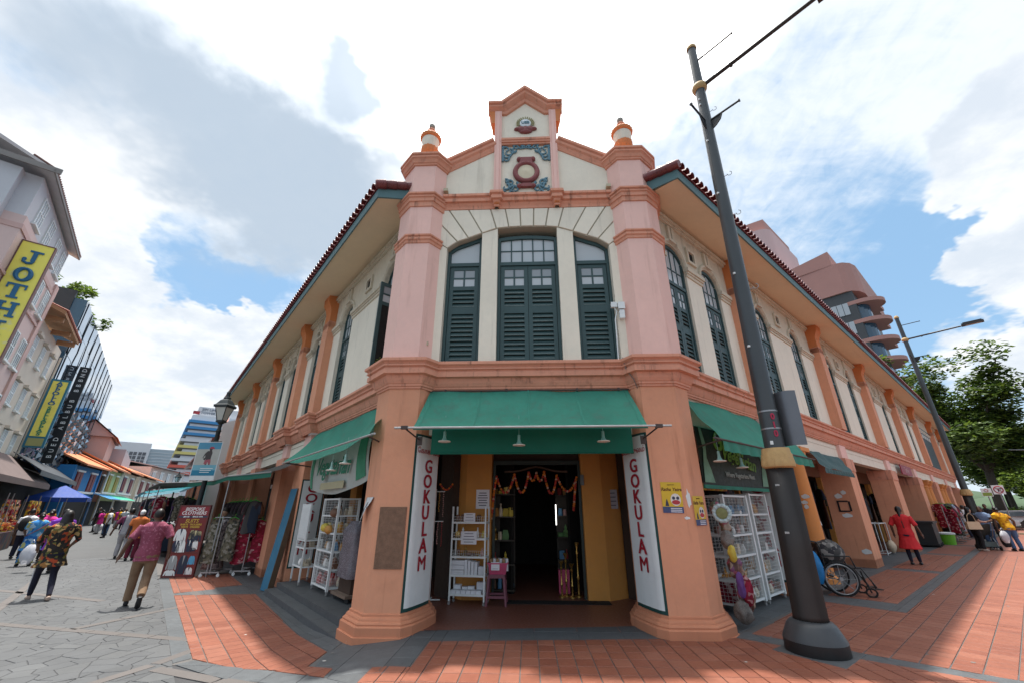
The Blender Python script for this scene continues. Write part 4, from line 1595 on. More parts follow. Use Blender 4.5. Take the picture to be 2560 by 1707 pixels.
def flat_board(F, s, d0, d1, z0, z1, nrm, label, letters, zs, size):
 a, b = F @ Vector((s, d0, 0)), F @ Vector((s, d1, 0))
 m = (a + b) / 2
 sg = thing('shop_sign', label, 'sign', (m.x, m.y, z0), 0, 'white shop name boards on the pillars')
 w = (b - a).length
 M = facing((m.x, m.y, 0), nrm.x, nrm.y)
 R_ = Matrix(((1, 0, 0, 0), (0, 0, 1, 0), (0, 1, 0, 0), (0, 0, 0, 1)))
 mb = MB(M)
 mb.box(-w / 2, w / 2, z0, z1, .002, .012)
 mb.build('border', SIGNG, sg)
 mb = MB(M)
 mb.box(-w / 2 + .03, w / 2 - .03, z0 + .04, z1 - .03, .012, .018)
 mb.build('field', SIGNW, sg)
 for ch, z in zip(letters, zs):
  text_mesh(ch, size, M @ Matrix.Translation((0, z, .021)), SIGNR, 'letter', sg, .003, bold=0 if ch == 'M' else .006, sx=1.25)
 return sg

flat_board(FLm, 11.968, -3.50, -2.93, .24, 2.28, -LT, 'flat white board with red letters on the left street pillar behind the shelves', 'GOKULAM', [2.06, 1.82, 1.58, 1.34, 1.10, .86, .62], .30)
flat_board(FRm, 10.028, -4.05, -3.34, .24, 2.5, -RT, 'flat white board with red letters on the pillar behind the white wire racks', 'GOKULAM', [2.26, 2.0, 1.72, 1.45, 1.17, .90, .62], .36)

# ---- goods helpers
BOXW = mat('white_carton', (.62, .64, .68), .7, .08, 5)
BOXC = mat('brown_carton', (.30, .19, .10), .8, .1, 4)
BRASS = mat('brass', (.50, .33, .10), .3, .15, 5, metal=.9)
PINKP = mat('pink_plastic', (.48, .06, .15), .4, .06, 4)
GOODS_COL = [mat('goods_' + n, c, .55, .15, 6) for n, c in (('cream', (.55, .48, .36)), ('red', (.35, .04, .04)), ('amber', (.45, .22, .05)), ('brown', (.16, .08, .05)), ('rose', (.50, .28, .26)), ('white', (.62, .62, .60)), ('blue', (.10, .25, .42)), ('yellow', (.55, .42, .06)), ('green', (.10, .22, .08)))]
SHAPES = {}

def goods_mesh(kind, m):
 k = (kind, m.name)
 if k in SHAPES:
  return SHAPES[k]
 mb = MB()
 if kind == 'packet':
  mb.add([(-.05, -.02, 0), (.05, -.02, 0), (.05, .025, 0), (-.05, .025, 0), (-.052, -.028, .05), (.052, -.028, .05), (.052, .03, .05), (-.052, .03, .05), (-.04, -.004, .13), (.04, -.004, .13), (.04, .004, .13), (-.04, .004, .13)],
      [(3, 2, 1, 0), (8, 9, 10, 11)] + [(i + j * 4, (i + 1) % 4 + j * 4, (i + 1) % 4 + j * 4 + 4, i + j * 4 + 4) for j in range(2) for i in range(4)])
 elif kind == 'jar':
  mb.lathe([(0, 0), (.035, 0), (.038, .01), (.038, .08), (.03, .095), (.03, .10), (.033, .102), (.033, .118), (0, .12)], 12)
 elif kind == 'bottle':
  mb.lathe([(0, 0), (.028, 0), (.03, .01), (.03, .10), (.012, .14), (.012, .165), (.015, .167), (.015, .185), (0, .187)], 12)
 elif kind == 'figure':
  mb.lathe([(0, 0), (.045, 0), (.045, .015), (.03, .025), (.035, .05), (.042, .07), (.03, .095), (.014, .105), (.02, .12), (.022, .135), (.012, .155), (.005, .175), (0, .18)], 12)
 elif kind == 'bowl':
  mb.lathe([(0, 0), (.03, 0), (.06, .03), (.065, .05), (.06, .05), (.03, .02), (0, .015)], 14)
 else:
  mb.box(-.5, .5, -.5, .5, 0, 1)
  mb.box(-.505, .505, -.505, .505, .82, .86)
 SHAPES[k] = mb.mesh(kind, m, smooth=kind in ('jar', 'bottle', 'figure', 'bowl'))
 return SHAPES[k]

def good(kind, m, loc, rz=0.0, scale=1.0, label='', cat='', group='', name=None, tilt=0):
 o = bpy.data.objects.new(name or kind, goods_mesh(kind, m))
 C.objects.link(o)
 o.location = loc
 o.rotation_euler = (tilt, 0, rz)
 o.scale = scale if isinstance(scale, tuple) else (scale,) * 3
 return tag(o, label, cat, group)

def wire_rack(label, M, w, dp, h, shelves, mesh_sides=True, post=.022, group=None, castor=.07, lip=.05, m=None, first_leg=0):
 m = m or WHITEP
 o = M.to_translation()
 rz = math.atan2(M[1][0], M[0][0])
 t = thing('wire_rack', label, 'rack', o, rz, group)
 for x in (0, w):
  for y in (0, dp):
   mb = MB(M)
   mb.box(x - post, x + post, y - post, y + post, castor, h)
   mb.build('post', m, t)
   mb = MB(M)
   mb.lathe([(0, -.012), (castor * .42, -.012), (castor * .42, .012), (0, .012)], 12, M=Matrix.Translation((x, y, castor * .42)) @ Matrix.Rotation(PI / 2, 4, 'X'))
   mb.box(x - .012, x + .012, y - .018, y + .018, castor * .6, castor)
   mb.build('castor', mat('castor_grey', (.22, .22, .22), .6, .1, 5), t)
 for z in shelves:
  mb = MB(M)
  mb.box(post, w - post, -.016, .014, z - .02, z + .012)
  mb.box(post, w - post, dp - .014, dp + .016, z - .02, z + .012)
  mb.box(-.014, .014, post, dp - post, z - .019, z + .011)
  mb.box(w - .014, w + .014, post, dp - post, z - .019, z + .011)
  n = int(w / .045)
  for i in range(1, n):
   x = w * i / n
   mb.box(x - .003, x + .003, .01, dp - .01, z - .006, z)
  mb.build('shelf', m, t)
 mb = MB(M)
 zb, zt = shelves[0], h - .02
 wr = .0015
 if mesh_sides:
  def panel(p0, p1):
   a, b = Vector(p0), Vector(p1)
   n = max(2, int((b - a).length / .06))
   for i in range(1, n):
    q = a + (b - a) * i / n
    mb.box(q.x - wr, q.x + wr, q.y - wr, q.y + wr, zb, zt)
   nz = int((zt - zb) / .055)
   ux, uy = (b - a).normalized().x, (b - a).normalized().y
   for i in range(1, nz):
    z = zb + (zt - zb) * i / nz
    mb.box(min(a.x, b.x) - wr * (1 - abs(ux)), max(a.x, b.x) + wr * (1 - abs(ux)), min(a.y, b.y) - wr * (1 - abs(uy)), max(a.y, b.y) + wr * (1 - abs(uy)), z - wr, z + wr)
  panel((0, 0, 0), (w, 0, 0))
  panel((0, 0, 0), (0, dp, 0))
  panel((w, 0, 0), (w, dp, 0))
  panel((0, dp, 0), (w, dp, 0))
 else:
  for z in shelves[1:]:
   for k in range(1, 3):
    mb.box(0, w, -wr, wr, z + lip * k - wr, z + lip * k + wr)
    mb.box(-wr, wr, 0, dp, z + lip * k - wr, z + lip * k + wr)
    mb.box(w - wr, w + wr, 0, dp, z + lip * k - wr, z + lip * k + wr)
   n = int(w / .04)
   for i in range(n + 1):
    mb.box(w * i / n - wr, w * i / n + wr, -wr, wr, z, z + 2 * lip)
 mb.build('wire_mesh', m, t, kind='stuff', fix=False)
 return t

def fill(M, w, dp, z, h, n, kinds, cols, label, cat, group, rnd, smin=.8, smax=1.3):
 for i in range(n):
  x = (i + .5) / n * (w - .08) + .04 + rnd.uniform(-.01, .01)
  y = rnd.uniform(.06, max(.07, dp - .12))
  p = M @ Vector((x, y, z + .012))
  k = rnd.choice(kinds)
  s = rnd.uniform(smin, smax)
  if k == 'box':
   s = (rnd.uniform(.07, .14), rnd.uniform(.06, .10), rnd.uniform(.05, min(.18, h * .8)))
  elif s * .18 > h:
   s = h / .19
  good(k, rnd.choice(cols), p, math.atan2(M[1][0], M[0][0]) + rnd.uniform(-.25, .25), s, label, cat, group)

# ---- shelf rack beside the entrance
rnd = random.Random(11)
MR = Matrix.Translation((-1.45, 8.38, 0)) @ Matrix.Rotation(math.radians(-8), 4, 'Z')
wire_rack('white wire shelf rack standing by the ochre pillar in the entrance', MR, .64, .27, 1.62, [.16, .46, .76, 1.06, 1.34], False, .014, castor=.06)
GB = 'white cartons on the entrance rack'
for i in range(6):
 good('box', BOXW, MR @ Vector((.06 + i * .095, .07, .172)), -.14, (.088, .12, .055), 'small white carton in the front row on the lowest shelf of the entrance rack', 'carton', 'cartons in the lowest front row of the entrance rack', 'carton')
for i, (x, w, h) in enumerate(((.10, .12, .12), (.24, .10, .09), (.36, .12, .10), (.54, .15, .17))):
 good('box', BOXW, MR @ Vector((x, .19, .172)), -.14, (w, .10, h), 'white carton behind the front row on the lowest shelf of the entrance rack', 'carton', 'cartons at the back of the lowest entrance shelf', 'carton')
for i in range(4):
 good('box', BOXW, MR @ Vector((.285 + i * .062, .10, .472)), -.14, (.05, .18, .24 - .012 * i), 'tall white carton standing upright on the second lowest entrance shelf', 'carton', 'upright cartons on the entrance rack', 'carton')
for i in range(3):
 good('box', BOXW, MR @ Vector((.13, .10, .472 + i * .078)), -.14 + .03 * i, (.24, .18, .072), 'flat white carton in the pile at the left of the second lowest entrance shelf', 'carton', 'flat cartons piled on the entrance rack', 'carton')
good('box', BOXW, MR @ Vector((.565, .10, .472)), -.14, (.10, .12, .13), 'squat white carton at the right end of the second lowest entrance shelf', 'carton', None, 'carton')
for i in range(7):
 good(rnd.choice(['figure', 'jar', 'bowl']), rnd.choice([BRASS, GOODS_COL[4], GOODS_COL[3]]), MR @ Vector((.08 + i * .08, rnd.uniform(.07, .2), .772)), rnd.uniform(0, 6), rnd.uniform(.7, 1.0), 'small ornament on the middle shelf of the entrance rack', 'ornament', 'ornaments on the middle entrance shelf', 'ornament')
for i in range(6):
 good(rnd.choice(['packet', 'bottle', 'figure']), rnd.choice([GOODS_COL[7], GOODS_COL[5], BRASS]), MR @ Vector((.07 + i * .1, rnd.uniform(.08, .2), 1.072)), rnd.uniform(0, 6), rnd.uniform(.8, 1.05), 'small item on the second highest shelf of the entrance rack', 'goods', 'items on the second highest entrance shelf', 'packet')
for i in range(6):
 good(rnd.choice(['packet', 'jar']), rnd.choice([GOODS_COL[2], GOODS_COL[3], GOODS_COL[0]]), MR @ Vector((.07 + i * .1, rnd.uniform(.08, .2), 1.352)), rnd.uniform(0, 6), rnd.uniform(.8, 1.1), 'brown and amber item on the top shelf of the entrance rack', 'goods', 'items on the top entrance shelf', 'packet')

def sheet_paper(loc, nx, ny, w, h, label, lines=5, m=None, rows=None, name='paper_notice', group=None, tiltz=0.0):
 t = thing(name, label, 'notice', loc, 0, group)
 M = facing(loc, nx, ny) @ Matrix.Rotation(tiltz, 4, 'Z')
 mb = MB(M)
 mb.box(-w / 2, w / 2, -h / 2, h / 2, -.001, .001)
 mb.build('sheet', m or PAPER, t)
 mb = MB(M)
 for i in range(lines):
  z = h * (.32 - .64 * i / max(1, lines - 1))
  ww = w * (.28 + .12 * ((i * 37) % 5) / 5)
  mb.box(-ww, ww, z - h * .022, z + h * .022, .0012, .002)
 if lines:
  mb.build('printed_lines', INK, t, kind='stuff')
 return t

sheet_paper((-.93, 8.755, 1.76), 0, -1, .27, .36, 'white printed notice taped to the ochre pillar left of the door', 6)
p_ = MR @ Vector((.33, -.02, 1.43))
sheet_paper(p_, -.14, -1, .22, .15, 'white price sheet on the top shelf of the entrance rack', 3, name='price_sheet')
p_ = MR @ Vector((.33, -.02, 1.08))
sheet_paper(p_, -.14, -1, .30, .22, 'larger white price sheet on the second shelf of the entrance rack', 4, name='price_sheet')
sheet_paper((1.70, 8.87, 1.76), -.6, -.8, .22, .36, 'grey notice on the shaded side of the right shop pillar', 4, m=mat('dull_paper', (.30, .29, .32), .8, .05, 4))

# plastic stool and basket
st = thing('plastic_stool', 'mauve plastic stool under the pink basket by the door', 'stool', (-.60, 8.42, 0))
MS = Matrix.Translation((-.60, 8.42, 0))
STM = mat('mauve_plastic', (.17, .055, .08), .45, .08, 4)
mb = MB(MS)
mb.box(-.15, .15, -.15, .15, .455, .485)
mb.box(-.155, .155, -.155, .155, .43, .456)
mb.build('seat', STM, st)
for sx in (-1, 1):
 for sy in (-1, 1):
  mb = MB(MS)
  mb.tube([(sx * .135, sy * .135, .44), (sx * .15, sy * .15, .25), (sx * .175, sy * .175, 0)], [.026, .024, .022], 6)
  mb.build('leg', STM, st)
mb = MB(MS)
for sx in (-1, 1):
 mb.box(sx * .158 - .012, sx * .158 + .012, -.16, .16, .12, .16)
 mb.box(-.16, .16, sx * .158 - .012, sx * .158 + .012, .121, .159)
mb.build('stretcher', STM, st, kind='stuff')
bk = thing('basket', 'pink plastic basket with a price paper standing on the stool', 'basket', (-.60, 8.42, .486))
MS = Matrix.Translation((-.58, 8.42, .486))
mb = MB(MS)
ringp = lambda k, z: [(-.17 * k, -.13 * k, z), (.17 * k, -.13 * k, z), (.17 * k, .13 * k, z), (-.17 * k, .13 * k, z)]
mb.add(ringp(.86, 0) + ringp(1, .17) + ringp(.95, .17) + ringp(.82, .01), [(0, 1, 2, 3)] + [(i + j * 4, (i + 1) % 4 + j * 4, (i + 1) % 4 + j * 4 + 4, i + j * 4 + 4) for j in range(3) for i in range(4)] + [(12, 13, 14, 15)])
for k in range(9):
 x = -.14 + .035 * k
 mb.box(x - .006, x + .006, -.137, -.122, .03, .15)
mb.build('body', PINKP, bk)
mb = MB(MS)
mb.sweep([(-.18, -.14), (.18, -.14), (.18, .14), (-.18, .14)], [(-.008, .165), (.01, .165), (.01, .185), (-.008, .185)], closed=True)
mb.build('rim', PINKP, bk)
for k in range(6):
 good('box', BOXW if k % 2 else BOXC, (-.70 + .05 * k, 8.42 + .03 * (k % 2), .53), .1 * k, (.045, .16, .20), 'carton stuck upright in the pink basket', 'carton', 'cartons in the pink basket', 'carton')
sheet_paper((-.62, 8.275, .62), 0, -1, .15, .13, 'price paper clipped to the front of the pink basket', 2, name='price_sheet')

# marigold garland round the door
ga = thing('flower_garland', 'orange and red flower garland looped across the dark doorway', 'garland', (.15, 8.88, 2.2))
gp = [(-.76, 1.40), (-.735, 1.62), (-.72, 1.84), (-.69, 2.04), (-.66, 2.20)]
sw_ = [(-.66, 2.2, -.29, 2.24, .34), (-.29, 2.24, .01, 2.28, .38), (.01, 2.28, .17, 2.27, .16), (.17, 2.27, .33, 2.29, .17), (.33, 2.29, .59, 2.22, .39), (.59, 2.22, 1.0, 2.18, .29)]
for x0, z0, x1, z1, sg_ in sw_:
 for i in range(1, 13):
  u = i / 12
  gp.append((x0 + (x1 - x0) * u, z0 + (z1 - z0) * u - sg_ * (1 - (2 * u - 1) ** 2)))
for i in range(9):
 gp.append((.985 - .01 * i, 2.16 - .075 * i))
mb = MB()
mb.tube([(x, 8.88, z) for x, z in gp], .006, 5)
mb.build('string', mat('string', (.10, .12, .05), .9), ga)
fl = [mat('marigold_orange', (.55, .16, .02), .8, .2, 20), mat('marigold_red', (.42, .045, .03), .8, .2, 20), mat('marigold_pale', (.55, .32, .22), .8, .2, 20)]
fm = []
for m in fl:
 mb = MB()
 mb.ball((0, 0, 0), (.030, .028, .022), 8, 5)
 mb.ball((0, 0, .006), (.022, .022, .024), 7, 4)
 fm.append(mb.mesh('flower', m, smooth='all'))
acc = 0
last = gp[0]
k = 0
for x, z in gp:
 if math.hypot(x - last[0], z - last[1]) >= .032 or k == 0:
  n_ = max(1, int(math.hypot(x - last[0], z - last[1]) / .036))
  for j in range(n_):
   f = (j + 1) / n_
   o = bpy.data.objects.new('flower', fm[(k // 3) % 2 if k % 5 else 2])
   C.objects.link(o)
   o.parent = ga
   px, pz = last[0] + (x - last[0]) * f, last[1] + (z - last[1]) * f
   o.location = (px - .15, rnd.uniform(-.012, .004), pz - 2.2)
   o.rotation_euler = (rnd.uniform(0, 3), rnd.uniform(0, 3), 0)
   k += 1
  last = (x, z)
mb = MB()
pts = [(x, 2.30 + .10 * math.exp(-((x - .17) / .28) ** 2)) for x in [-.5 + i * .11 for i in range(13)]]
mb.tube([(x, 8.93, z) for x, z in pts], .022, 6)
mb.build('arch_moulding', mat('carved_timber', (.07, .035, .02), .6, .3, 6), B)
# interior: glowing strips standing for tube light reflections, brass stands, hanging strings
for x, z0, z1 in ((.56, 1.28, 1.72), (.90, 1.12, 1.42), (.89, 1.52, 1.72)):
 mb = MB()
 mb.tube([(x * 1.12, 10.2, z0 - .05), (x * 1.12, 10.2, z1 - .05)], .011, 8)
 m = mat('tube_reflection_glow', (.8, .8, .8))
 pb = m.node_tree.nodes['Principled BSDF']
 pb.inputs['Emission Color'].default_value = (1, .97, .92, 1)
 pb.inputs['Emission Strength'].default_value = 1.6
 tag(mb.build('tube_reflection', m), 'slim upright white glowing strip standing for a tube light reflection inside the dark shop', 'lamp', 'tube light reflections inside the shop')
for i, (x, y, h) in enumerate(((.62, 9.1, .62), (.72, 9.2, .75), (.82, 9.05, .58), (.95, 9.15, .95))):
 mb = MB(Matrix.Translation((x, y, 0)))
 mb.lathe([(0, 0), (.07, 0), (.07, .02), (.02, .04), (.016, h * .3), (.03, h * .34), (.014, h * .4), (.014, h * .75), (.03, h * .8), (.012, h * .86), (.05, h), (0, h)], 14)
 tag(mb.build('oil_lamp_stand', BRASS, smooth=True, at=(x, y, 0)), 'slim brass lamp stand on the floor just inside the door', 'lamp stand', 'brass lamp stands inside the door')
good('box', PINKP, (.70, 9.55, .0), 0, (.22, .18, .42), 'dim magenta box on the floor inside the shop doorway', 'box', None, 'box')
for k, (x, y, lb) in enumerate(((-.62, 9.35, 'left'), (.95, 10.3, 'right'))):
 sh_ = thing('shop_shelf', 'dark shelf of dimly lit goods at the %s inside the shop' % lb, 'shelf', (x, y, 0))
 Ms = Matrix.Translation((x - .3, y, 0))
 for z in (.05, .5, .95, 1.4, 1.85):
  mb = MB(Ms)
  mb.box(0, .62, 0, .3, z, z + .025)
  mb.build('board', mat('dark_shelf', (.05, .04, .03), .6, .2, 4), sh_)
  fill(Ms, .62, .3, z + .014, .3, 5, ['jar', 'packet', 'bottle', 'figure', 'box'], GOODS_COL + [BRASS], 'dim item on the %s shelf inside the shop doorway' % lb, 'goods', 'goods on the %s shelf inside the shop' % lb, rnd, 1.0, 1.5)
 mb = MB(Ms)
 mb.box(0, .62, .3, .32, 0, 2.0)
 mb.build('back', MATS['dark_shelf'], sh_)
# jewellery stand in the gap between the left board and the rack
js = thing('necklace_stand', 'white stand hung with strings of beads beside the left entrance rack', 'stand', (-1.86, 8.62, 0))
mb = MB(Matrix.Translation((-1.86, 8.62, 0)))
mb.tube([(0, 0, .03), (0, 0, 1.95)], .013, 8)
mb.tube([(-.2, 0, .03), (.2, 0, .03)], .012, 6)
mb.tube([(0, -.2, .031), (0, .2, .031)], .012, 6)
mb.build('frame', WHITEP, js)
mb = MB(Matrix.Translation((-1.86, 8.62, 0)))
mb.tube([(-.18, 0, 1.9), (.18, 0, 1.9)], .010, 6)
mb.tube([(-.18, 0, 1.35), (.18, 0, 1.35)], .010, 6)
mb.build('arm', WHITEP, js)
for k in range(10):
 x = -.165 + (k % 5) * .082
 zt = 1.88 if k < 5 else 1.33
 mb = MB()
 L_ = rnd.uniform(.35, .5)
 n_ = 13
 for j in range(n_):
  mb.ball((-1.86 + x + rnd.uniform(-.006, .006), 8.585, zt - L_ * j / n_), .012, 5, 4)
 tag(mb.build('bead_string', [GOODS_COL[4], GOODS_COL[1], GOODS_COL[0], BRASS][k % 4], kind=None, fix=False), 'string of coloured beads hanging from the white stand', 'necklace', 'bead strings on the white stand')
ss = thing('flower_swag', 'short swag of orange flowers left of the entrance', 'garland', (-1.6, 8.3, 2.0))
for k in range(9):
 mb = MB()
 mb.ball((-1.72 + .03 * k, 8.3, 2.02 - .10 * math.sin(PI * k / 8)), (.022, .02, .02), 7, 4)
 mb.build('flower', fl[k % 2], ss, fix=False)
tag(MB().box(1.055, 1.125, 8.70, 8.755, 2.02, 2.22).build('wall_lantern', mat('lantern_box', (.10, .11, .11), .4, .1, 4)), 'small dark lantern box on the right door pillar', 'lantern')
tag(MB().box(-.45, 1.45, 8.45, 8.75, .003, .012).build('door_mat', mat('rubber_mat', (.012, .012, .013), .9, .2, 5)), 'black rubber mat before the doorway', 'mat')

# ---- small things fixed on the front
for x, z, w, h, d_, lb in ((1.615, 5.03, .10, .09, .06, 'small square junction box right of the right front window'), (1.74, 5.0, .11, .12, .09, 'largest white junction box on the right pillar edge'), (1.74, 4.83, .08, .15, .08, 'narrow white junction box below the largest one')):
 t = thing('junction_box', lb, 'junction box', (x, YW, z), 0, 'junction boxes by the right front window')
 mb = MB()
 mb.box(x - w / 2, x + w / 2, YW - .03 - d_, YW - .02, z - h / 2, z + h / 2)
 mb.build('case', WHITEP, t)
 mb = MB()
 mb.box(x - w / 2 - .006, x + w / 2 + .006, YW - .036 - d_, YW - .03 - d_, z - h / 2 - .006, z + h / 2 + .006)
 mb.build('lid', WHITEP, t)
tag(MB().tube([(1.62, YW - .05, 5.0), (1.66, YW - .05, 4.9), (1.62, YW - .05, 4.75), (1.60, YW - .05, 3.97)], .011, 6).build('conduit', WHITEP, smooth=True), 'white conduit running down from the junction boxes', 'conduit')
tag(MB().tube([(1.63, 6.52, 3.955), (1.66, 6.50, 3.75), (1.76, 6.46, 3.55), (1.83, 6.55, 3.42), (1.82, 6.70, 3.2), (1.76, 6.72, 3.0), (1.78, 6.72, 2.85)], .010, 6).build('cable', mat('grey_cable', (.20, .14, .12), .7), smooth=True), 'thin cable drooping over the cornice at the right pillar', 'cable')
for x, z, lb in ((-1.80, 4.30, 'small floodlight low on the left of the front wall'), (-1.66, 7.80, 'small box lamp at the left foot of the pediment'), (1.76, 7.80, 'small box lamp at the right foot of the pediment')):
 t = thing('box_lamp', lb, 'lamp', (x, YW, z), 0, 'box lamps on the front wall')
 mb = MB()
 mb.box(x - .045, x + .045, YW - .13, YW - .02, z - .03, z + .04)
 mb.build('housing', mat('beige_housing', (.45, .40, .28), .6), t)
 mb = MB()
 mb.box(x - .012, x + .012, YW - .03, YW + .02, z + .04, z + .10)
 mb.build('bracket', RUST, t)
pl = thing('weed', 'small green weed growing on the ledge beside the left pillar', 'plant', PL(7.15, -2.72, 3.95))
for k in range(7):
 mb = MB(Matrix.Translation(PL(7.15, -2.72, 3.95)))
 a = k * 2.4
 r = .06 + .02 * (k % 3)
 mb.tube([(0, 0, 0), (r * .5 * math.cos(a), r * .5 * math.sin(a), .12), (r * math.cos(a), r * math.sin(a), .20)], .004, 4)
 for j in range(3):
  c = (r * math.cos(a) + .02 * j - .02, r * math.sin(a), .16 + .04 * j)
  mb.add([(c[0] - .03, c[1], c[2]), (c[0], c[1] - .016, c[2] + .01), (c[0] + .03, c[1], c[2] + .015), (c[0], c[1] + .016, c[2] + .01)], [(0, 1, 2, 3)])
 mb.build('sprig', mat('weed_green', (.14, .20, .03), .6, .2, 8, trans=.3), pl, fix=False)

# posters and patches on the pillars
def poster(M, w, h, label):
 t = thing('poster', label, 'poster', M.to_translation(), 0, 'yellow festival posters')
 mb = MB(M)
 mb.box(-w / 2, w / 2, -h / 2, h / 2, .001, .003)
 mb.build('sheet', mat('poster_yellow', (.60, .40, .03), .6, .06, 4), t)
 mb = MB(M)
 mb.box(-w / 2, w / 2, -h / 2, -h / 2 + h * .20, .003, .0045)
 mb.build('foot_band', mat('poster_navy', (.05, .07, .16), .6), t)
 text_mesh('Ratha Yatra', w * .21, M @ Matrix.Translation((0, h * .26, .004)), mat('poster_brown', (.14, .06, .01), .7), 'title', t, .001, shear=.25, bold=.002)
 mb = MB(M)
 c = (w * .17, -h * .07)
 E = lambda cx, cy, rx, ry, z: mb.add([(cx + rx * math.cos(2 * PI * i / 18), cy + ry * math.sin(2 * PI * i / 18), z) for i in range(18)], [tuple(range(18))])
 E(c[0], c[1], w * .25, h * .20, .0045)
 mb.build('round_print', mat('poster_white', (.66, .62, .58), .6), t, fix=False)
 mb = MB(M)
 E(c[0], c[1] - h * .085, w * .20, h * .075, .005)
 mb.build('red_print', mat('poster_red', (.42, .04, .05), .6), t, fix=False)
 for sx in (-1, 1):
  mb = MB(M)
  E(c[0] + sx * w * .10, c[1] + h * .05, w * .075, h * .055, .0055)
  mb.build('dark_print', INK, t, fix=False)
 mb = MB(M)
 mb.add([(-w * .36, -h * .28, .005), (-w * .18, -h * .28, .005), (-w * .22, -h * .14, .005), (-w * .27, -h * .04, .005), (-w * .32, -h * .14, .005)], [(0, 1, 2, 3, 4)])
 mb.build('temple_print', INK, t, fix=False)
 mb = MB(M)
 for k in range(3):
  mb.box(-w * .12, w * .42, -h * .475 + k * h * .055, -h * .45 + k * h * .055, .0046, .0052)
 mb.build('printed_lines', PAPER, t, kind='stuff')
 text_mesh('Jagannath', w * .09, M @ Matrix.Translation((0, h * .42, .004)), MATS['poster_brown'], 'small_title', t, .001)
 return t

poster(facing((2.12, 6.494, 1.74), 0, -1) @ Matrix.Rotation(-.02, 4, 'Z'), .30, .425, 'yellow festival poster on the front face of the right corner pillar')
pp = PR(6.29, -3.18, 1.56)
poster(facing(pp, RN.x, RN.y), .31, .40, 'yellow festival poster round the corner on the side face of the right pillar')
fy = thing('flyer', 'folded black and white flyer curling off the left pillar', 'flyer', PL(6.62, -2.64, 1.56))
mb = MB()
a0, a1, a2 = PL(6.76, -2.645, 1.75), PL(6.46, -2.64, 1.75), PL(6.74, -2.56, 1.33)
mb.grid(lambda u, v: a0 + (a1 - a0) * u * (1 - v) + (a2 - a0) * v + LN * (.03 * math.sin(PI * v) * u), 6, 8)
mb.build('sheet', mat_cells('flyer_print', [(.5, .5, .5), (.05, .05, .06), (.55, .55, .55), (.12, .12, .14), (.6, .6, .6)], 16, .7, .05, 'pos', (1, 1, .5)), fy, fix=False)
for i, (x, y, z, w, h) in enumerate(((-2.42, 6.628, .98, .05, .13), (2.36, 6.494, 1.72, .03, .12), (2.30, 6.494, 1.46, .04, .02))):
 mb = MB()
 n_ = 11
 if x < -2.4:
  c0 = PL(6.60, -2.655, .98)
  ax, nn = LT, LN
 else:
  c0 = Vector((x, 6.5, z))
  ax, nn = Vector((1, 0, 0)), Vector((0, -1, 0))
 vs = []
 for k in range(n_):
  a = 2 * PI * k / n_
  r = 1 + .25 * math.sin(k * 2.7)
  vs.append(tuple(c0 + ax * (w * r * math.cos(a)) + Vector((0, 0, h * r * math.sin(a))) + nn * .004))
 mb.add(vs, [tuple(range(n_))])
 mb.build('paint_flake', SIGNW, B, fix=False)
for i, (s, d, z, w, h) in enumerate(((16.31, -3.75, 1.93, .10, .07), (16.31, -3.60, 2.03, .07, .06), (16.31, -3.66, 1.38, .13, .06), (16.31, -3.45, .42, .12, .07), (12.15, -3.45, 1.85, .09, .05), (12.16, -3.5, 1.72, .07, .04), (12.15, -3.48, 1.62, .05, .05))):
 mb = MB()
 c0 = PR(s - .02, d, z) if s > 14 else PR(s, d - .0, z)
 vs = [tuple(c0 + RN * (w * (1 + .2 * math.sin(k * 3.1)) * math.cos(2 * PI * k / 12)) + Vector((0, 0, h * (1 + .2 * math.cos(k * 2.3)) * math.sin(2 * PI * k / 12)))) for k in range(12)]
 mb.add(vs, [tuple(range(12))])
 mb.build('paint_flake', SIGNW, B, fix=False)
mb = MB()
for a, b, c_, d_ in ((-3.83, -3.78, 1.48, 1.80), (-3.55, -3.50, 1.50, 1.78), (-3.78, -3.55, 1.76, 1.80), (-3.78, -3.55, 1.48, 1.52)):
 p, q = PR(16.285, a, c_), PR(16.285, b, d_)
 mb.add([PR(16.28, a, c_)[:], PR(16.28, b, c_)[:], PR(16.28, b, d_)[:], PR(16.28, a, d_)[:]], [(0, 1, 2, 3)])
mb.build('black_frame_mark', BLACKP, B, fix=False)

# ================================================================ LEFT SIDE OF THE CORNER
def side_awning(F, tag_label, s0t, s1t, s0b, s1b, dt, db, zt, zb, seed, sag, bow, m=None, bar=True, valance=0.0, mir_=1):
 c = F @ Vector(((s0b + s1b) / 2, db, zb))
 a = thing('awning', tag_label, 'awning', c, 0, 'green shop awnings')
 P = [F @ Vector(v) for v in ((s0t, dt, zt), (s1t, dt, zt), (s0b, db, zb), (s1b, db, zb))]
 mb = MB()
 mb.grid(fold_cloth(*P, 24, 12, sag, .03, seed, bow), 24, 12)
 mb.build('canopy', m or AWN, a, smooth='all', fix=False)
 if valance:
  mb = MB()

  def fn(u, v):
   p = P[2] * (1 - u) + P[3] * u
   n = (F @ Vector((0, 1, 0)))
   return p + n * (.025 * math.sin(u * 70) * v) - Vector((0, 0, v * valance))
  mb.grid(fn, 60, 3)
  mb.build('valance', m or AWN, a, smooth='all', fix=False)
 if bar:
  mb = MB()
  mb.tube([P[2] + (P[2] - P[3]).normalized() * .28, P[3] + (P[3] - P[2]).normalized() * .22], .017, 8)
  mb.build('front_bar', GALV if seed % 2 else RUST, a, smooth=True)
  for i, p in enumerate((P[2], P[3])):
   q = F @ Vector(((s0t, s1t)[i], dt - .02, zb - .05))
   mb = MB()
   mb.tube([q, p], .014, 6)
   mb.cbox(q, (.06, .06, .14))
   mb.build('bracket', RUST, a)
 return a

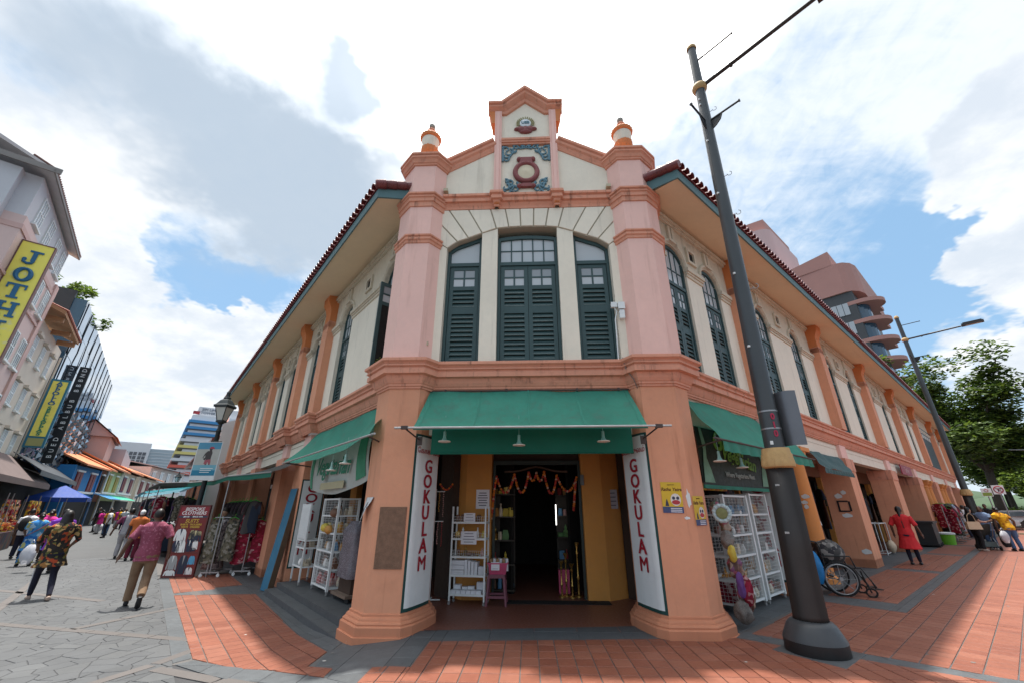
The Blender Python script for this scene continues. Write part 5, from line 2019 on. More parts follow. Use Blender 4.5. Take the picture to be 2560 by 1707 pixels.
side_awning(FLm, 'sagging green canvas awning on the left street front beside the corner pillar', 6.95, 11.7, 6.25, 11.5, -3.03, -2.33, 3.40, 2.62, 5, .09, .16)
# white cloth banner hung under it
bn = thing('cloth_banner', 'white cloth banner with flowing green lettering hanging under the left awning', 'banner', PL(9.3, -2.95, 2.0))
mb = MB()

def banfn(u, v):
 s = 11.25 - 3.65 * u
 zb = 2.08 - .22 * math.sin(PI * u) ** .8
 zt = 2.98
 return PL(s, -2.94 + .03 * math.sin(u * 11) * v + .08 * math.sin(PI * v) * .6, zt + (zb - zt) * v)

mb.grid(banfn, 24, 10)
BANW = mat('thin_white_cloth', (.60, .64, .60), .8, .08, 2, trans=.35)
mb.build('cloth', BANW, bn, smooth='all', fix=False)
mb = MB()
mb.grid(lambda u, v: banfn(.03 + .10 * v * .7, u) + LN * .01, 6, 3)
mb.grid(lambda u, v: banfn(.86 + .11 * v, u * .9) + LN * .012, 6, 3)
mb.build('green_side', mat('banner_green', (.05, .22, .13), .8, .2, 5), bn, kind='stuff', fix=False)
M = facing(PL(9.45, -2.84, 2.42), LN.x, LN.y)
text_mesh('Vegetarian', .52, M @ Matrix.Rotation(-.03, 4, 'Z'), mat('script_green', (.02, .17, .10), .7), 'lettering', bn, .003, shear=.35, bold=.008)
mb = MB(facing(PL(9.3, -2.845, 2.03), LN.x, LN.y))
mb.box(-.75, .75, -.07, .07, 0, .004)
mb.build('tan_band', mat('banner_tan', (.42, .38, .24), .8), bn)
lamp(tuple(PL(7.45, -2.45, 2.30)), .3, 'right of the two lamps under the sagging left awning')
lamp(tuple(PL(8.25, -2.48, 2.24)), .3, 'left of the two lamps under the sagging left awning')

# blue board leaning on the pillar
bb = thing('plank_board', 'tall blue painted board leaning against the left street pillar', 'board', PL(12.2, -2.58, ZL))
v0, v1 = PL(12.75, -2.60, ZL), PL(11.75, -2.53, -.20)
w_ = (v1 - v0)
w_ = w_.normalized() * .34
t0 = Vector((-6.62, 11.14, 2.05))
base0 = Vector((-6.40, 10.92, -.20))
ax = Vector((.80, -.60, 0)) * .36
th = Vector((.30, .40, 0)) * .26
top = Vector((-6.02, 10.98, 2.06)) - Vector((-6.10, 10.62, -.20))
mb = MB()
p = Vector((-6.38, 10.82, -.20))
q = [p, p + ax, p + ax + th, p + th]
mb.add([v[:] for v in q] + [(v + top)[:] for v in q], [(3, 2, 1, 0), (4, 5, 6, 7), (0, 1, 5, 4), (1, 2, 6, 5), (2, 3, 7, 6), (3, 0, 4, 7)])
mb.build('board', mat('blue_board', (.025, .13, .22), .6, .15, 2, streak=.2, stain=(.02, .05, .08)), bb)
mb = MB()
q = [v + ax * 1.004 + th * .0 for v in (p, p)]
e = [p + ax * 1.01, p + ax * 1.06, p + ax * 1.06 + th, p + ax * 1.01 + th]
mb.add([v[:] for v in e] + [(v + top)[:] for v in e], [(3, 2, 1, 0), (4, 5, 6, 7), (0, 1, 5, 4), (1, 2, 6, 5), (2, 3, 7, 6), (3, 0, 4, 7)])
mb.build('raw_edge', mat('plywood_edge', (.10, .065, .04), .8, .2, 6), bb)

# racks on the left platform
rnd = random.Random(5)
aL = math.atan2(-LT.y, -LT.x)
ML = Matrix.Translation(PL(10.36, -3.10)) @ Matrix.Rotation(aL, 4, 'Z')
wire_rack('tall white wire rack on the left platform filled with snack packets', ML, .98, .42, 1.79, [.12, .44, .76, 1.10, 1.44, 1.775], True, .022)
for z, kinds, cols, lab, grp in ((.12, ['packet'], [0, 1, 4, 4], 'pink and cream snack packet at the bottom of the tall left rack', 'snack packets at the bottom of the left rack'),
         (.44, ['jar', 'packet'], [5, 3], 'small item on the second lowest shelf of the tall left rack', 'items on the second lowest left rack shelf'),
         (.76, ['packet', 'jar'], [6, 5, 2], 'blue or white item on the middle shelf of the tall left rack', 'items on the middle left rack shelf'),
         (1.10, ['packet'], [7, 0, 2], 'yellow or amber bag on the upper shelf of the tall left rack', 'bags on the upper left rack shelf'),
         (1.44, ['packet', 'jar'], [3, 0], 'brown item on the highest shelf of the tall left rack', 'items on the highest left rack shelf')):
 fill(ML, .98, .42, z, .3, 11, kinds, [GOODS_COL[c] for c in cols], lab, 'goods', grp, rnd, 1.0, 1.6)
for i, (x, z) in enumerate(((.35, 1.2), (.62, 1.17), (.82, 1.5))):
 mb = MB(ML)
 mb.ball((x, -.02, z), (.16, .09, .09), 10, 7)
 tag(mb.build('snack_bag', GOODS_COL[[7, 2, 3][i]], smooth='all', at=(ML @ Vector((x, -.02, z)))), ['yellow plump bag', 'amber plump bag', 'brown paper bag'][i] + ' bulging from the front of the tall left rack', 'bag', 'plump bags on the left rack')
MLs = Matrix.Translation(PL(11.62, -2.98)) @ Matrix.Rotation(aL, 4, 'Z')
sr = wire_rack('low white rack with a ribbed white back board beside the left pillar', MLs, .68, .36, .92, [.36, .74, .90], False, .016, castor=.07)
mb = MB(MLs)
mb.box(.0, .68, -.012, .012, .92, 1.68)
for k in range(12):
 mb.box(.03, .65, -.022, -.012, .95 + .056 * k, .985 + .056 * k)
for x in (-.004, .684):
 mb.box(x - .014, x + .014, -.02, .02, .92, 1.70)
mb.build('ribbed_board', WHITEP, sr)
fill(MLs, .68, .36, .36, .2, 9, ['packet', 'box'], [GOODS_COL[7], GOODS_COL[5], GOODS_COL[0]], 'cream or yellow packet on the low rack beside the left pillar', 'goods', 'packets on the low left rack', rnd)
fill(MLs, .68, .36, .74, .15, 6, ['box', 'packet'], [GOODS_COL[3], GOODS_COL[0]], 'brown packet on the upper shelf of the low rack', 'goods', 'packets on the upper low rack shelf', rnd)
# plastic wrapped stack on its trolley
WRAP = mat('crumpled_plastic', (.20, .18, .21), .25, .35, 7, bump=.9, spec=.8, trans=.15)
tr = thing('trolley', 'flat brown trolley under the plastic wrapped stack', 'trolley', PL(8.75, -3.15))
mb = MB(FLm)
mb.box(8.36, 9.15, -3.55, -3.10, .08, .13)
mb.build('deck', mat('trolley_board', (.17, .12, .09), .8, .2, 5), tr)
for s in (8.45, 9.06):
 for d in (-3.48, -3.17):
  mb = MB(Matrix.Translation(PL(s, d, .042)))
  mb.lathe([(0, -.015), (.038, -.015), (.038, .015), (0, .015)], 12, M=Matrix.Rotation(PI / 2, 4, 'X'))
  mb.build('wheel', BLACKP, tr)
cr = thing('crate', 'dark crate on the trolley carrying the wrapped stack', 'crate', PL(8.75, -3.3, .13))
mb = MB(FLm)
mb.box(8.42, 9.05, -3.55, -3.2, .13, .38)
mb.build('body', mat('dark_timber', (.05, .03, .02), .8, .2, 5), cr)
ws = MB(FLm)
N = 22

def wrapfn(u, v):
 a = 2 * PI * u
 z = .38 + .97 * v
 k = 1 - .45 * max(0, (v - .82) / .18)
 ca, sa_ = math.cos(a), math.sin(a)
 r = 1 / max(abs(ca), abs(sa_)) ** .8
 nz = noise.noise(Vector((ca * 2.2, sa_ * 2.2, z * 3.2))) * .13 + noise.noise(Vector((ca * 6, sa_ * 6, z * 9))) * .05
 return (8.74 + (.36 * r * k) * ca * (1 + nz), -3.36 + (.24 * r * k) * sa_ * (1 + nz), z + .05 * nz)

ws.grid(wrapfn, 36, 26)
tag(ws.build('wrapped_stack', WRAP, smooth='all', fix=False, at=PL(8.74, -3.36, .38)), 'stack of goods wrapped in crumpled clear plastic by the left corner pillar', 'wrapped goods')

# ---- tailor's sign board
sgn = thing('sign_board', 'tall maroon tailor sign board standing on the left street edge', 'sign', (-9.9, 12.62, ZL))
SB = facing((-9.90, 12.62, ZL), .045, -1)
mb = MB(SB)
mb.box(-.44, .44, 0, 1.87, -.04, 0)
MARB = mat('sign_maroon', (.16, .016, .014), .5, .08, 2)
mb.build('board', MARB, sgn)
mb = MB(SB)
for x0, x1, z0, z1 in ((-.455, -.42, 0, 1.89), (.42, .455, 0, 1.89), (-.42, .42, 0, .04), (-.42, .42, 1.855, 1.89), (-.42, .42, .615, .635)):
 mb.box(x0, x1, z0, z1, -.045, .012)
mb.build('frame', mat('sign_frame', (.10, .02, .018), .5), sgn, kind='stuff')
mb = MB(SB)
mb.box(-.42, .42, 1.60, 1.85, 0, .004)
mb.build('title_band', mat('title_red', (.22, .012, .02), .5), sgn)
mb = MB(SB)
mb.box(-.42, .42, 1.545, 1.60, 0, .004)
mb.build('address_band', INK, sgn)
WH = mat('print_white', (.68, .68, .66), .6)
GOLD = mat('print_gold', (.55, .36, .05), .6)
for body, z, sz, m, sh in (('BESPOKE', 1.775, .125, WH, .2), ('CLOTHIERS', 1.67, .125, WH, .2), ('#01-05      SINCE 1974', 1.572, .052, WH, 0), ('SUITS', 1.455, .14, GOLD, .2), ('SHIRTS  TROUSERS', 1.36, .066, GOLD, 0), ('VESTS   DRESSES', 1.295, .066, GOLD, 0)):
 text_mesh(body, sz, SB @ Matrix.Translation((0, z, .006)), m, 'lettering', sgn, .001, shear=sh, bold=.002, sx=1.12)

def print_shape(pts, m, x, z, w, h, nm='garment_print', zz=.004):
 mb = MB(SB)
 mb.add([(x + px * w, z + pz * h, zz) for px, pz in pts], [tuple(range(len(pts)))])
 mb.build(nm, m, sgn, fix=False)

SHIRT = [(-.5, -.5), (-.42, .2), (-.3, .42), (-.08, .5), (0, .38), (.08, .5), (.3, .42), (.42, .2), (.5, -.5), (.36, -.5), (.3, .05), (.28, -.5), (-.28, -.5), (-.3, .05), (-.36, -.5)]
VEE = [(-.1, .5), (0, -.1), (.1, .5)]
NAVY = mat('print_navy', (.02, .025, .05), .6)
GREYP = mat('print_grey', (.30, .30, .30), .6)
SKYB = mat('print_sky', (.08, .30, .48), .6)
CRM = mat('print_cream', (.52, .45, .25), .6)
for x, z, w, h, m, v in ((-.22, 1.09, .36, .32, WH, INK), (.20, 1.06, .40, .30, NAVY, CRM), (.10, 1.10, .14, .24, CRM, None), (.30, 1.13, .16, .12, CRM, None), (-.27, .80, .24, .30, NAVY, WH), (-.12, .79, .26, .34, WH, GREYP), (.11, .80, .20, .30, NAVY, WH), (.27, .83, .18, .24, WH, None), (.25, .71, .15, .10, NAVY, None),
       (-.24, .38, .30, .36, GREYP, WH), (.06, .33, .30, .48, NAVY, GREYP), (.29, .44, .20, .22, SKYB, None), (.28, .17, .22, .18, WH, NAVY), (-.24, .12, .34, .14, WH, None)):
 print_shape(SHIRT, m, x, z, w, h)
 if v:
  print_shape(VEE, v, x, z + h * .02, w * .9, h * .9, 'lapel_print', .0055)

# ---- clothes racks and stall
def garment(M, w0, w1, h, m, seed, label, group, sleeves=False, thick=.07, name='dress'):
 t = thing(name, label, name, M.to_translation(), 0, group)
 mb = MB(M)
 rr = random.Random(seed)
 ph = [rr.uniform(0, 6) for _ in range(4)]
 nu, nv = 22, 12
 vs, fs = [], []
 for j in range(nv + 1):
  v = j / nv
  w = w0 + (w1 - w0) * v ** .8
  th = thick * (.45 + .55 * v)
  for i in range(nu):
   a = 2 * PI * i / nu
   f = 1 + .14 * v * math.sin(a * 5 + ph[0]) + .08 * v * math.sin(a * 9 + ph[1] + v * 3)
   x = w / 2 * math.cos(a) * (1 + .05 * v * math.sin(a * 7 + ph[2]))
   y = th * math.sin(a) * f
   z = -h * v + (.06 * (1 - abs(math.cos(a))) if j == 0 else 0) - .0 + .02 * v * math.sin(a * 3 + ph[3])
   vs.append((x, y, z))
 for j in range(nv):
  for i in range(nu):
   fs.append((j * nu + i, j * nu + (i + 1) % nu, (j + 1) * nu + (i + 1) % nu, (j + 1) * nu + i))
 fs.append(tuple(range(nu)))
 mb.add(vs, fs)
 if sleeves:
  for sx in (-1, 1):
   mb.tube([(sx * w0 * .42, 0, .0), (sx * w0 * .62, 0, -.16), (sx * w0 * .66, .01, -.34)], [.05, .065, .07], 8)
 mb.build('cloth', m, t, smooth='all', fix=False)
 hb = MB(M)
 hb.tube([(-w0 * .42, 0, .015), (0, 0, .075), (w0 * .42, 0, .015)], .008, 5)
 hb.tube([(0, 0, .075), (0, 0, .13), (.02, 0, .155), (.04, 0, .13)], .0045, 5)
 hb.build('hanger', HANG, t)
 return t

HANG = mat('green_hanger', (.06, .40, .05), .5, .1, 5)
DRESS_OLIVE = mat_cells('olive_print', [(.06, .06, .04), (.13, .12, .09), (.035, .035, .03), (.10, .09, .06), (.20, .19, .16)], 16)
DRESS_RED = mat_cells('red_print', [(.22, .012, .03), (.30, .02, .05), (.42, .22, .22), (.20, .01, .03), (.16, .01, .02)], 13, stretch=(1, 1, 1.6))
DRESS_LACE = mat_cells('pale_lace', [(.40, .36, .36), (.16, .14, .15), (.5, .46, .46), (.25, .22, .23)], 22)
DRESS_DARK = mat_cells('dark_clothes', [(.03, .02, .025), (.08, .03, .04), (.02, .03, .05), (.05, .05, .05), (.10, .05, .03)], 6, stretch=(1, 1, .3))

def clothes_rack(label, M, w, h, group):
 t = thing('clothes_rack', label, 'clothes rack', M.to_translation(), math.atan2(M[1][0], M[0][0]), group)
 mb = MB(M)
 mb.tube([(w / 2, 0, .08), (w / 2, 0, h)], .016, 8)
 mb.build('post', METALG, t, smooth=True)
 mb = MB(M)
 mb.tube([(w / 2, -.02, h), (w / 2, .75, h)], .014, 8)
 mb.tube([(w / 2 - .22, 0, h - .02), (w / 2 + .22, 0, h - .02)], .012, 8)
 mb.build('top_bar', METALG, t, smooth=True)
 mb = MB(M)
 mb.box(-.02, w + .02, -.02, .02, .10, .135)
 mb.box(w / 2 - .02, w / 2 + .02, .02, .72, .10, .134)
 mb.box(-.02, w + .02, .70, .74, .10, .135)
 mb.build('base_frame', METALG, t)
 for x in (0, w):
  for y in (0, .72):
   mb = MB(M)
   mb.lathe([(0, -.015), (.042, -.015), (.045, 0), (.042, .015), (0, .015)], 14, M=Matrix.Translation((x, y, .045)) @ Matrix.Rotation(PI / 2, 4, 'X'))
   mb.box(x - .014, x + .014, y - .02, y + .02, .05, .10)
   mb.build('castor', WHITEP, t)
 return t

MC1 = Matrix.Translation((-9.29, 12.70, ZL)) @ Matrix.Rotation(.16, 4, 'Z')
clothes_rack('chrome clothes rack with olive printed dresses beside the maroon sign board', MC1, .46, 1.57, 'wheeled clothes racks under the stall')
MC2 = Matrix.Translation((-8.56, 13.02, ZL)) @ Matrix.Rotation(.22, 4, 'Z')
clothes_rack('chrome clothes rack with red printed dresses nearest the orange pillar', MC2, .42, 1.50, 'wheeled clothes racks under the stall')
garment(MC1 @ Matrix.Translation((.06, .06, 1.49)) @ Matrix.Rotation(.1, 4, 'Z'), .30, .40, 1.15, DRESS_OLIVE, 1, 'left olive printed dress on the rack by the maroon sign', 'olive dresses on the rack')
garment(MC1 @ Matrix.Translation((.50, .10, 1.49)) @ Matrix.Rotation(-.1, 4, 'Z'), .32, .42, 1.10, DRESS_OLIVE, 2, 'right olive printed dress on the rack by the maroon sign', 'olive dresses on the rack')
garment(MC2 @ Matrix.Translation((.02, .06, 1.42)) @ Matrix.Rotation(.05, 4, 'Z'), .32, .40, 1.12, DRESS_RED, 3, 'left red printed dress on the rack by the orange pillar', 'red dresses on the rack')
garment(MC2 @ Matrix.Translation((.42, .12, 1.42)) @ Matrix.Rotation(-.12, 4, 'Z'), .32, .38, 1.08, DRESS_RED, 4, 'right red printed dress on the rack by the orange pillar', 'red dresses on the rack')
for k in range(14):
 s = 15.0 + k * .38
 M = Matrix.Translation(PL(s, -2.45 - .05 * (k % 2), 1.75)) @ Matrix.Rotation(aL + 1.2, 4, 'Z')
 garment(M, .34, .40 + .08 * (k % 3), .85 + .12 * (k % 4), [DRESS_DARK, DRESS_RED, DRESS_DARK, DRESS_OLIVE][k % 4], 20 + k, 'dark garment in the row hanging on green hangers under the stall', 'garments hanging in a row under the stall', True, .05, 'garment')
# mannequin in a pale dress
mn = thing('mannequin', 'beige mannequin in a pale patterned dress between the sign and the racks', 'mannequin', (-9.50, 13.35, ZL))
MM = Matrix.Translation((-9.45, 13.30, ZL))
mb = MB(MM)
mb.ball((0, 0, 1.68), (.085, .10, .12), 12, 9)
mb.tube([(0, 0, 1.58), (0, 0, 1.48)], [.05, .055], 10)
mb.tube([(-.2, 0, 1.42), (-.27, -.02, 1.15), (-.25, -.1, .9)], [.05, .04, .03], 8)
mb.tube([(.2, 0, 1.42), (.27, -.02, 1.15), (.25, -.1, .9)], [.05, .04, .03], 8)
mb.build('body', mat('mannequin_skin', (.36, .22, .14), .5, .05, 4), mn, smooth='all')
mb = MB(MM)
mb.lathe([(.10, 1.50), (.21, 1.44), (.18, 1.2), (.15, 1.05), (.21, .85), (.26, .4), (.30, .15)], 20, flute=9, fd=.08)
mb.build('dress', DRESS_LACE, mn, smooth='all')
mb = MB(MM)
mb.lathe([(0, 0), (.18, 0), (.18, .02), (.02, .03), (.02, .3)], 16)
mb.build('stand', METALG, mn)
mb = MB(MM)
mb.ball((0, .02, 1.74), (.10, .115, .10), 12, 8)
mb.build('hair', mat('hair_dark', (.02, .015, .012), .6, .2, 10), mn, smooth='all')

# stall canopies along the left front
CANB = mat('black_green_sheet', (.012, .022, .020), .6, .2, 2, trans=.05)

def canopy(label, outer, inner, zo, zi, m, edge=None, poles=(), name='stall_canopy'):
 c = PL(*outer[len(outer) // 2], ZL)
 t = thing(name, label, 'canopy', c, 0, 'stall canopies along the left street front')
 n = len(outer)
 mb = MB()
 vs = []
 for i in range(n):
  o, q = PL(*outer[i], zo + .03 * ((i * 7) % 3)), PL(*inner[i], zi)
  for k in range(5):
   f = k / 4
   p = o.lerp(q, f)
   p.z -= .06 * math.sin(PI * f)
   vs.append(p[:])
 fs = [(i * 5 + k, i * 5 + k + 1, (i + 1) * 5 + k + 1, (i + 1) * 5 + k) for i in range(n - 1) for k in range(4)]
 mb.add(vs, fs)
 mb.build('sheet', m, t, smooth='all', fix=False)
 mb = MB()
 vs = []
 for i in range(n):
  o = PL(*outer[i], zo + .03 * ((i * 7) % 3))
  vs += [o[:], (o - Vector((0, 0, .13 + .03 * (i % 2))))[:]]
 mb.add(vs, [(2 * i, 2 * i + 1, 2 * i + 3, 2 * i + 2) for i in range(n - 1)])
 mb.build('hem', edge or m, t, fix=False)
 mb = MB()
 mb.tube([PL(*outer[i], zo - .01 + .03 * ((i * 7) % 3)) for i in range(n)], .018, 6)
 mb.build('edge_bar', METALG, t)
 for s, d in poles:
  mb = MB()
  mb.tube([PL(s, d, ZL), PL(s, d, zo)], .02, 8)
  mb.build('pole', METALG, t)
 return t

canopy('dark green stall canopy running from the orange pillar along the left front', [(12.1, -2.2), (13.8, -1.95), (15.6, -1.68), (17.2, -1.5), (18.7, -1.36), (21, -.9)], [(12.6, -2.95), (14, -2.95), (16, -2.95), (17.5, -2.95), (19, -2.95), (21.5, -2.95)], 2.44, 2.86, CANB, AWND, ((18.7, -1.38), (15.6, -1.75)))
canopy('black stall canopy reaching into the left street beyond the lantern post', [(20.2, -1.1), (21.5, -.7), (23.2, -.15), (27, .15), (31, .2)], [(21, -2.95), (22.5, -2.95), (24.5, -2.95), (28, -2.95), (31.5, -2.95)], 2.50, 2.95, CANB, CANB, ((23.2, -.2), (27, .1)))
canopy('turquoise stall canopy further down on the right of the left street', [(32, .3), (36, .5), (41, .7)], [(32, -2.6), (36, -2.6), (41, -2.6)], 2.45, 3.1, mat('turquoise_sheet', (.08, .36, .44), .6, .2, 1.5, trans=.3), None, ((32, .3), (36, .5), (41, .7)))
canopy('pale blue striped canopy far down the right of the left street', [(43, .6), (50, .9), (58, 1.2)], [(43, -2.6), (50, -2.6), (58, -2.6)], 2.5, 3.2, mat('pale_blue_sheet', (.22, .45, .56), .6, .2, 1.5, trans=.3), None, ((43, .6), (50, .9)))
# stall tables with goods under the canopies
for k, (s, d) in enumerate(((23.5, -1.2), (25.5, -1.0), (27.5, -.8), (30, -.7), (33, -.5), (36, -.3), (39, -.2), (43, 0))):
 t = thing('stall_table', 'cloth covered stall table piled with goods under the dark canopies', 'table', PL(s, d, ZL), 0, 'stall tables down the left street')
 mb = MB(FLm)
 mb.box(s - .8, s + .8, d - .5, d + .4, .0, .62)
 mb.build('covered_frame', DRESS_DARK, t)
 mb = MB(FLm)
 rr = random.Random(k)
 for j in range(26):
  x, y = s - .75 + 1.5 * rr.random(), d - .45 + .8 * rr.random()
  mb.cbox((x, y, .66 + .1 * rr.random()), (.16, .14, .12 + .1 * rr.random()))
 mb.build('goods', mat_cells('stall_goods', [(.25, .05, .04), (.4, .3, .05), (.08, .2, .3), (.5, .45, .4), (.05, .05, .06), (.2, .08, .2), (.1, .25, .1)], 7, .7, .1, 'pos'), t, kind='stuff')
for k in range(24):
 s = 22.5 + k * .55
 M = Matrix.Translation(PL(s, -.55 - .5 * (k % 3) + (s - 22) * .06, 1.9 + .1 * (k % 2))) @ Matrix.Rotation(aL + .6 * (k % 4), 4, 'Z')
 garment(M, .36, .44, .8 + .1 * (k % 3), [DRESS_DARK, DRESS_OLIVE, DRESS_DARK, DRESS_RED, mat_cells('violet_print', [(.10, .05, .16), (.2, .18, .25), (.05, .05, .08)], 8)][k % 5], 50 + k, 'garment hanging under the black canopy beyond the lantern post', 'garments hanging beyond the lantern post', True, .06, 'garment')

# ---- old fashioned lantern post with its banner
def lantern_post(loc, label, banner=None, scale=1.0):
 t = thing('lantern_post', label, 'street lamp', loc, 0, 'lantern posts in the left street')
 M = Matrix.Translation(loc) @ Matrix.Scale(scale, 4)
 IRON = mat('black_iron', (.014, .020, .022), .5, .2, 4)
 mb = MB(M)
 mb.lathe([(.16, 0), (.16, .12), (.12, .16), (.11, .5), (.13, .55), (.085, .62), (.07, .9), (.06, 3.75), (.075, 3.78), (.05, 3.84), (.045, 3.98), (.09, 4.02), (.10, 4.06)], 14)
 mb.build('post', IRON, t, smooth=True)
 mb = MB(M)
 for a in range(4):
  q = PI / 4 + a * PI / 2
  c, s = math.cos(q), math.sin(q)
  mb.tube([(.12 * c, .12 * s, 4.10), (.24 * c, .24 * s, 4.50)], .014, 5)
 mb.lathe([(.27, 4.49), (.30, 4.50), (.31, 4.56), (.25, 4.60), (.17, 4.72), (.09, 4.78), (.10, 4.82), (.05, 4.86), (.045, 4.94), (.06, 4.98), (.02, 5.04), (0, 5.05)], 4, M=Matrix.Rotation(PI / 4, 4, 'Z'))
 mb.lathe([(.13, 4.04), (.15, 4.07), (.13, 4.11)], 4, M=Matrix.Rotation(PI / 4, 4, 'Z'))
 mb.build('lantern_frame', IRON, t)
 mb = MB(M)
 mb.lathe([(.12, 4.11), (.245, 4.495)], 4, M=Matrix.Rotation(PI / 4, 4, 'Z'))
 mb.build('lantern_glass', mat_glass('frosted_glass', (.42, .42, .38), .3), t)
 return t

lp = Vector((-10.62, 13.62, ZL))
lantern_post(lp, 'black iron lantern post holding the beach picture banner', None, 1.125)
bn = thing('street_banner', 'street banner with a picture of a bather on a beach hung on the lantern post', 'banner', (-10.6, 13.45, 2.42))
MBn = facing((-10.63, 13.44, 3.02), 0.05, -1) @ Matrix.Scale(1.2, 4)
mb = MB(MBn)
mb.box(-.335, .335, -.50, .52, -.008, 0)
mb.build('sheet', mat('banner_white', (.60, .62, .62), .7), bn)
for nm, z0, z1, m in (('sky_print', .32, .50, mat('banner_sky', (.07, .24, .36), .7)), ('haze_print', -.10, .32, mat('banner_haze', (.36, .36, .33), .7)), ('sea_print', -.24, -.10, mat('banner_sea', (.14, .33, .40), .7)), ('deep_print', -.38, -.24, mat('banner_deep', (.02, .17, .27), .7))):
 mb = MB(MBn)
 mb.box(-.315, .315, z0, z1, 0, .002)
 mb.build(nm, m, bn)
figs = [('figure_print', [(-.12, .08), (-.08, .20), (-.02, .27), (.10, .27), (.12, .22), (.11, .06), (.13, -.02), (.12, -.10), (.09, -.10), (.08, -.02), (.04, -.03), (.03, -.10), (-.01, -.10), (-.03, 0), (-.02, .06), (-.05, .02), (-.10, .06), (-.05, .10), (-.06, .16), (-.10, .08)], mat('banner_figure', (.05, .04, .04), .7)),
  ('trunks_print', [(-.04, .03), (.12, .05), (.13, -.08), (.08, -.08), (.05, -.02), (.02, -.09), (-.05, -.07)], mat('banner_trunks', (.30, .08, .10), .7)), ('cap_print', [(.0, .34), (.05, .39), (.12, .38), (.16, .33), (.08, .32)], mat('banner_cap', (.30, .04, .06), .7)), ('head_print', [(.02, .33), (.10, .33), (.09, .27), (.03, .27)], mat('banner_figure', (.05, .04, .04)))]
for i, (nm, pts, m) in enumerate(figs):
 mb = MB(MBn)
 mb.add([(x, z, .003 + .001 * i) for x, z in pts], [tuple(range(len(pts)))])
 mb.build(nm, m, bn, fix=False)
mb = MB(MBn)
for k in range(3):
 mb.box(-.10, .24 - .04 * k, -.20 - .05 * k, -.185 - .05 * k, .003, .004)
mb.build('printed_lines', WH, bn, kind='stuff')
mb = MB()
mb.tube([(-10.62, 13.6, 3.66), (-10.64, 13.43, 3.66), (-10.25, 13.42, 3.65)], .012, 5)
mb.build('hanging_rod', BLACKP, bn)
for k, (s, d) in enumerate(((32, -1.95), (52, -1.6), (70, -1.0))):
 lantern_post(PL(s, d, ZL), ['second lantern post down the left street', 'third lantern post down the left street', 'furthest lantern post down the left street'][k])

# ================================================================ RIGHT SIDE OF THE CORNER
side_awning(FRm, 'steep green canvas awning on the right street front beside the corner pillar', 6.85, 10.7, 6.55, 10.75, -3.43, -2.76, 3.42, 2.57, 2, .04, .02, valance=.17)
lamp(tuple(PR(6.75, -2.95, 2.27)), .28, 'left of the two lamps before the dark green banner on the right')
lamp(tuple(PR(7.55, -2.95, 2.22)), .30, 'right of the two lamps before the dark green banner on the right')
bn = thing('cloth_banner', 'dark green printed shop banner with flowing lettering under the right awning', 'banner', PR(8.5, -3.45, 2.0))
MRB = facing(PR(8.55, -3.44, 2.46), RN.x, RN.y)
mb = MB(MRB)
mb.grid(lambda u, v: (-1.45 + 2.9 * u, -.50 + .98 * v, .015 * math.sin(u * 8)), 16, 4)
mb.build('cloth', mat('banner_black', (.012, .022, .016), .6, .2, 2), bn, fix=False)
mb = MB(MRB)
mb.box(-1.47, 1.47, -.56, -.50, .0, .03)
mb.build('hem', AWN, bn)
mb = MB(MRB)
for sx in (-1, 1):
 mb.add([(sx * 1.42, -.46, .02), (sx * 1.05, -.46, .02), (sx * 1.12, -.25, .02), (sx * 1.22, -.05, .02), (sx * 1.18, .2, .02), (sx * 1.27, .48, .02), (sx * 1.36, .48, .02), (sx * 1.30, .1, .02), (sx * 1.38, -.2, .02)], [tuple(range(9))])
mb.build('column_print', mat('banner_pale_green', (.17, .33, .24), .7, .3, 5), bn, kind='stuff', fix=False)
LIME = mat('banner_lime', (.13, .30, .03), .6, .2, 5)
text_mesh('Gokul', .52, MRB @ Matrix.Translation((-.28, .26, .024)) @ Matrix.Rotation(-.05, 4, 'Z'), LIME, 'lettering', bn, .003, shear=.3, bold=.01)
text_mesh('Vegetarian', .34, MRB @ Matrix.Translation((.12, .0, .024)) @ Matrix.Rotation(-.12, 4, 'Z'), LIME, 'lettering', bn, .003, shear=.3, bold=.008)
text_mesh('Where Vegetarians Meet', .125, MRB @ Matrix.Translation((.05, -.30, .024)), mat('banner_grey', (.30, .34, .32), .7), 'small_lettering', bn, .002, bold=.002)
side_awning(FRm, 'dark green rolled blind between the round column and the second right pillar', 13.2, 16.0, 13.2, 16.0, -3.40, -3.15, 3.02, 2.55, 4, .02, .0, mat('slate_green_cloth', (.035, .085, .085), .7, .15, 2), bar=False, valance=.12)
# signs inside the arcade behind the lamp post
def board(M, w, h, m, label, body=None, tm=None, size=.2, name='sign_board', cat='sign'):
 t = thing(name, label, cat, M.to_translation())
 mb = MB(M)
 mb.box(-w / 2, w / 2, -h / 2, h / 2, -.02, .02)
 mb.build('panel', m, t)
 if body:
  text_mesh(body, size, M @ Matrix.Translation((0, 0, .024)), tm, 'lettering', t, .002, bold=.004)
 return t

board(facing(PR(14.3, -4.3, 2.0), RN.x - RT.x * .6, RN.y - RT.y * .6), .62, .46, mat('red_sign', (.24, .02, .02), .5), 'small red sign with pale letters in the arcade behind the big lamp post', 'R\nNER', WH, .17)
board(facing(PR(14.3, -4.35, 2.65), RN.x - RT.x * .6, RN.y - RT.y * .6), .55, .5, mat('white_sign', (.42, .38, .36), .5), 'grey white sign hanging above the small red sign', None)
board(facing(PR(26.9, -3.30, 3.20), RN.x, RN.y), 2.6, .42, mat('crimson_sign', (.26, .02, .04), .5), 'crimson shop sign under the cornice over the far right arcade', 'Textiles', mat('sign_pink', (.5, .3, .3)), .34)

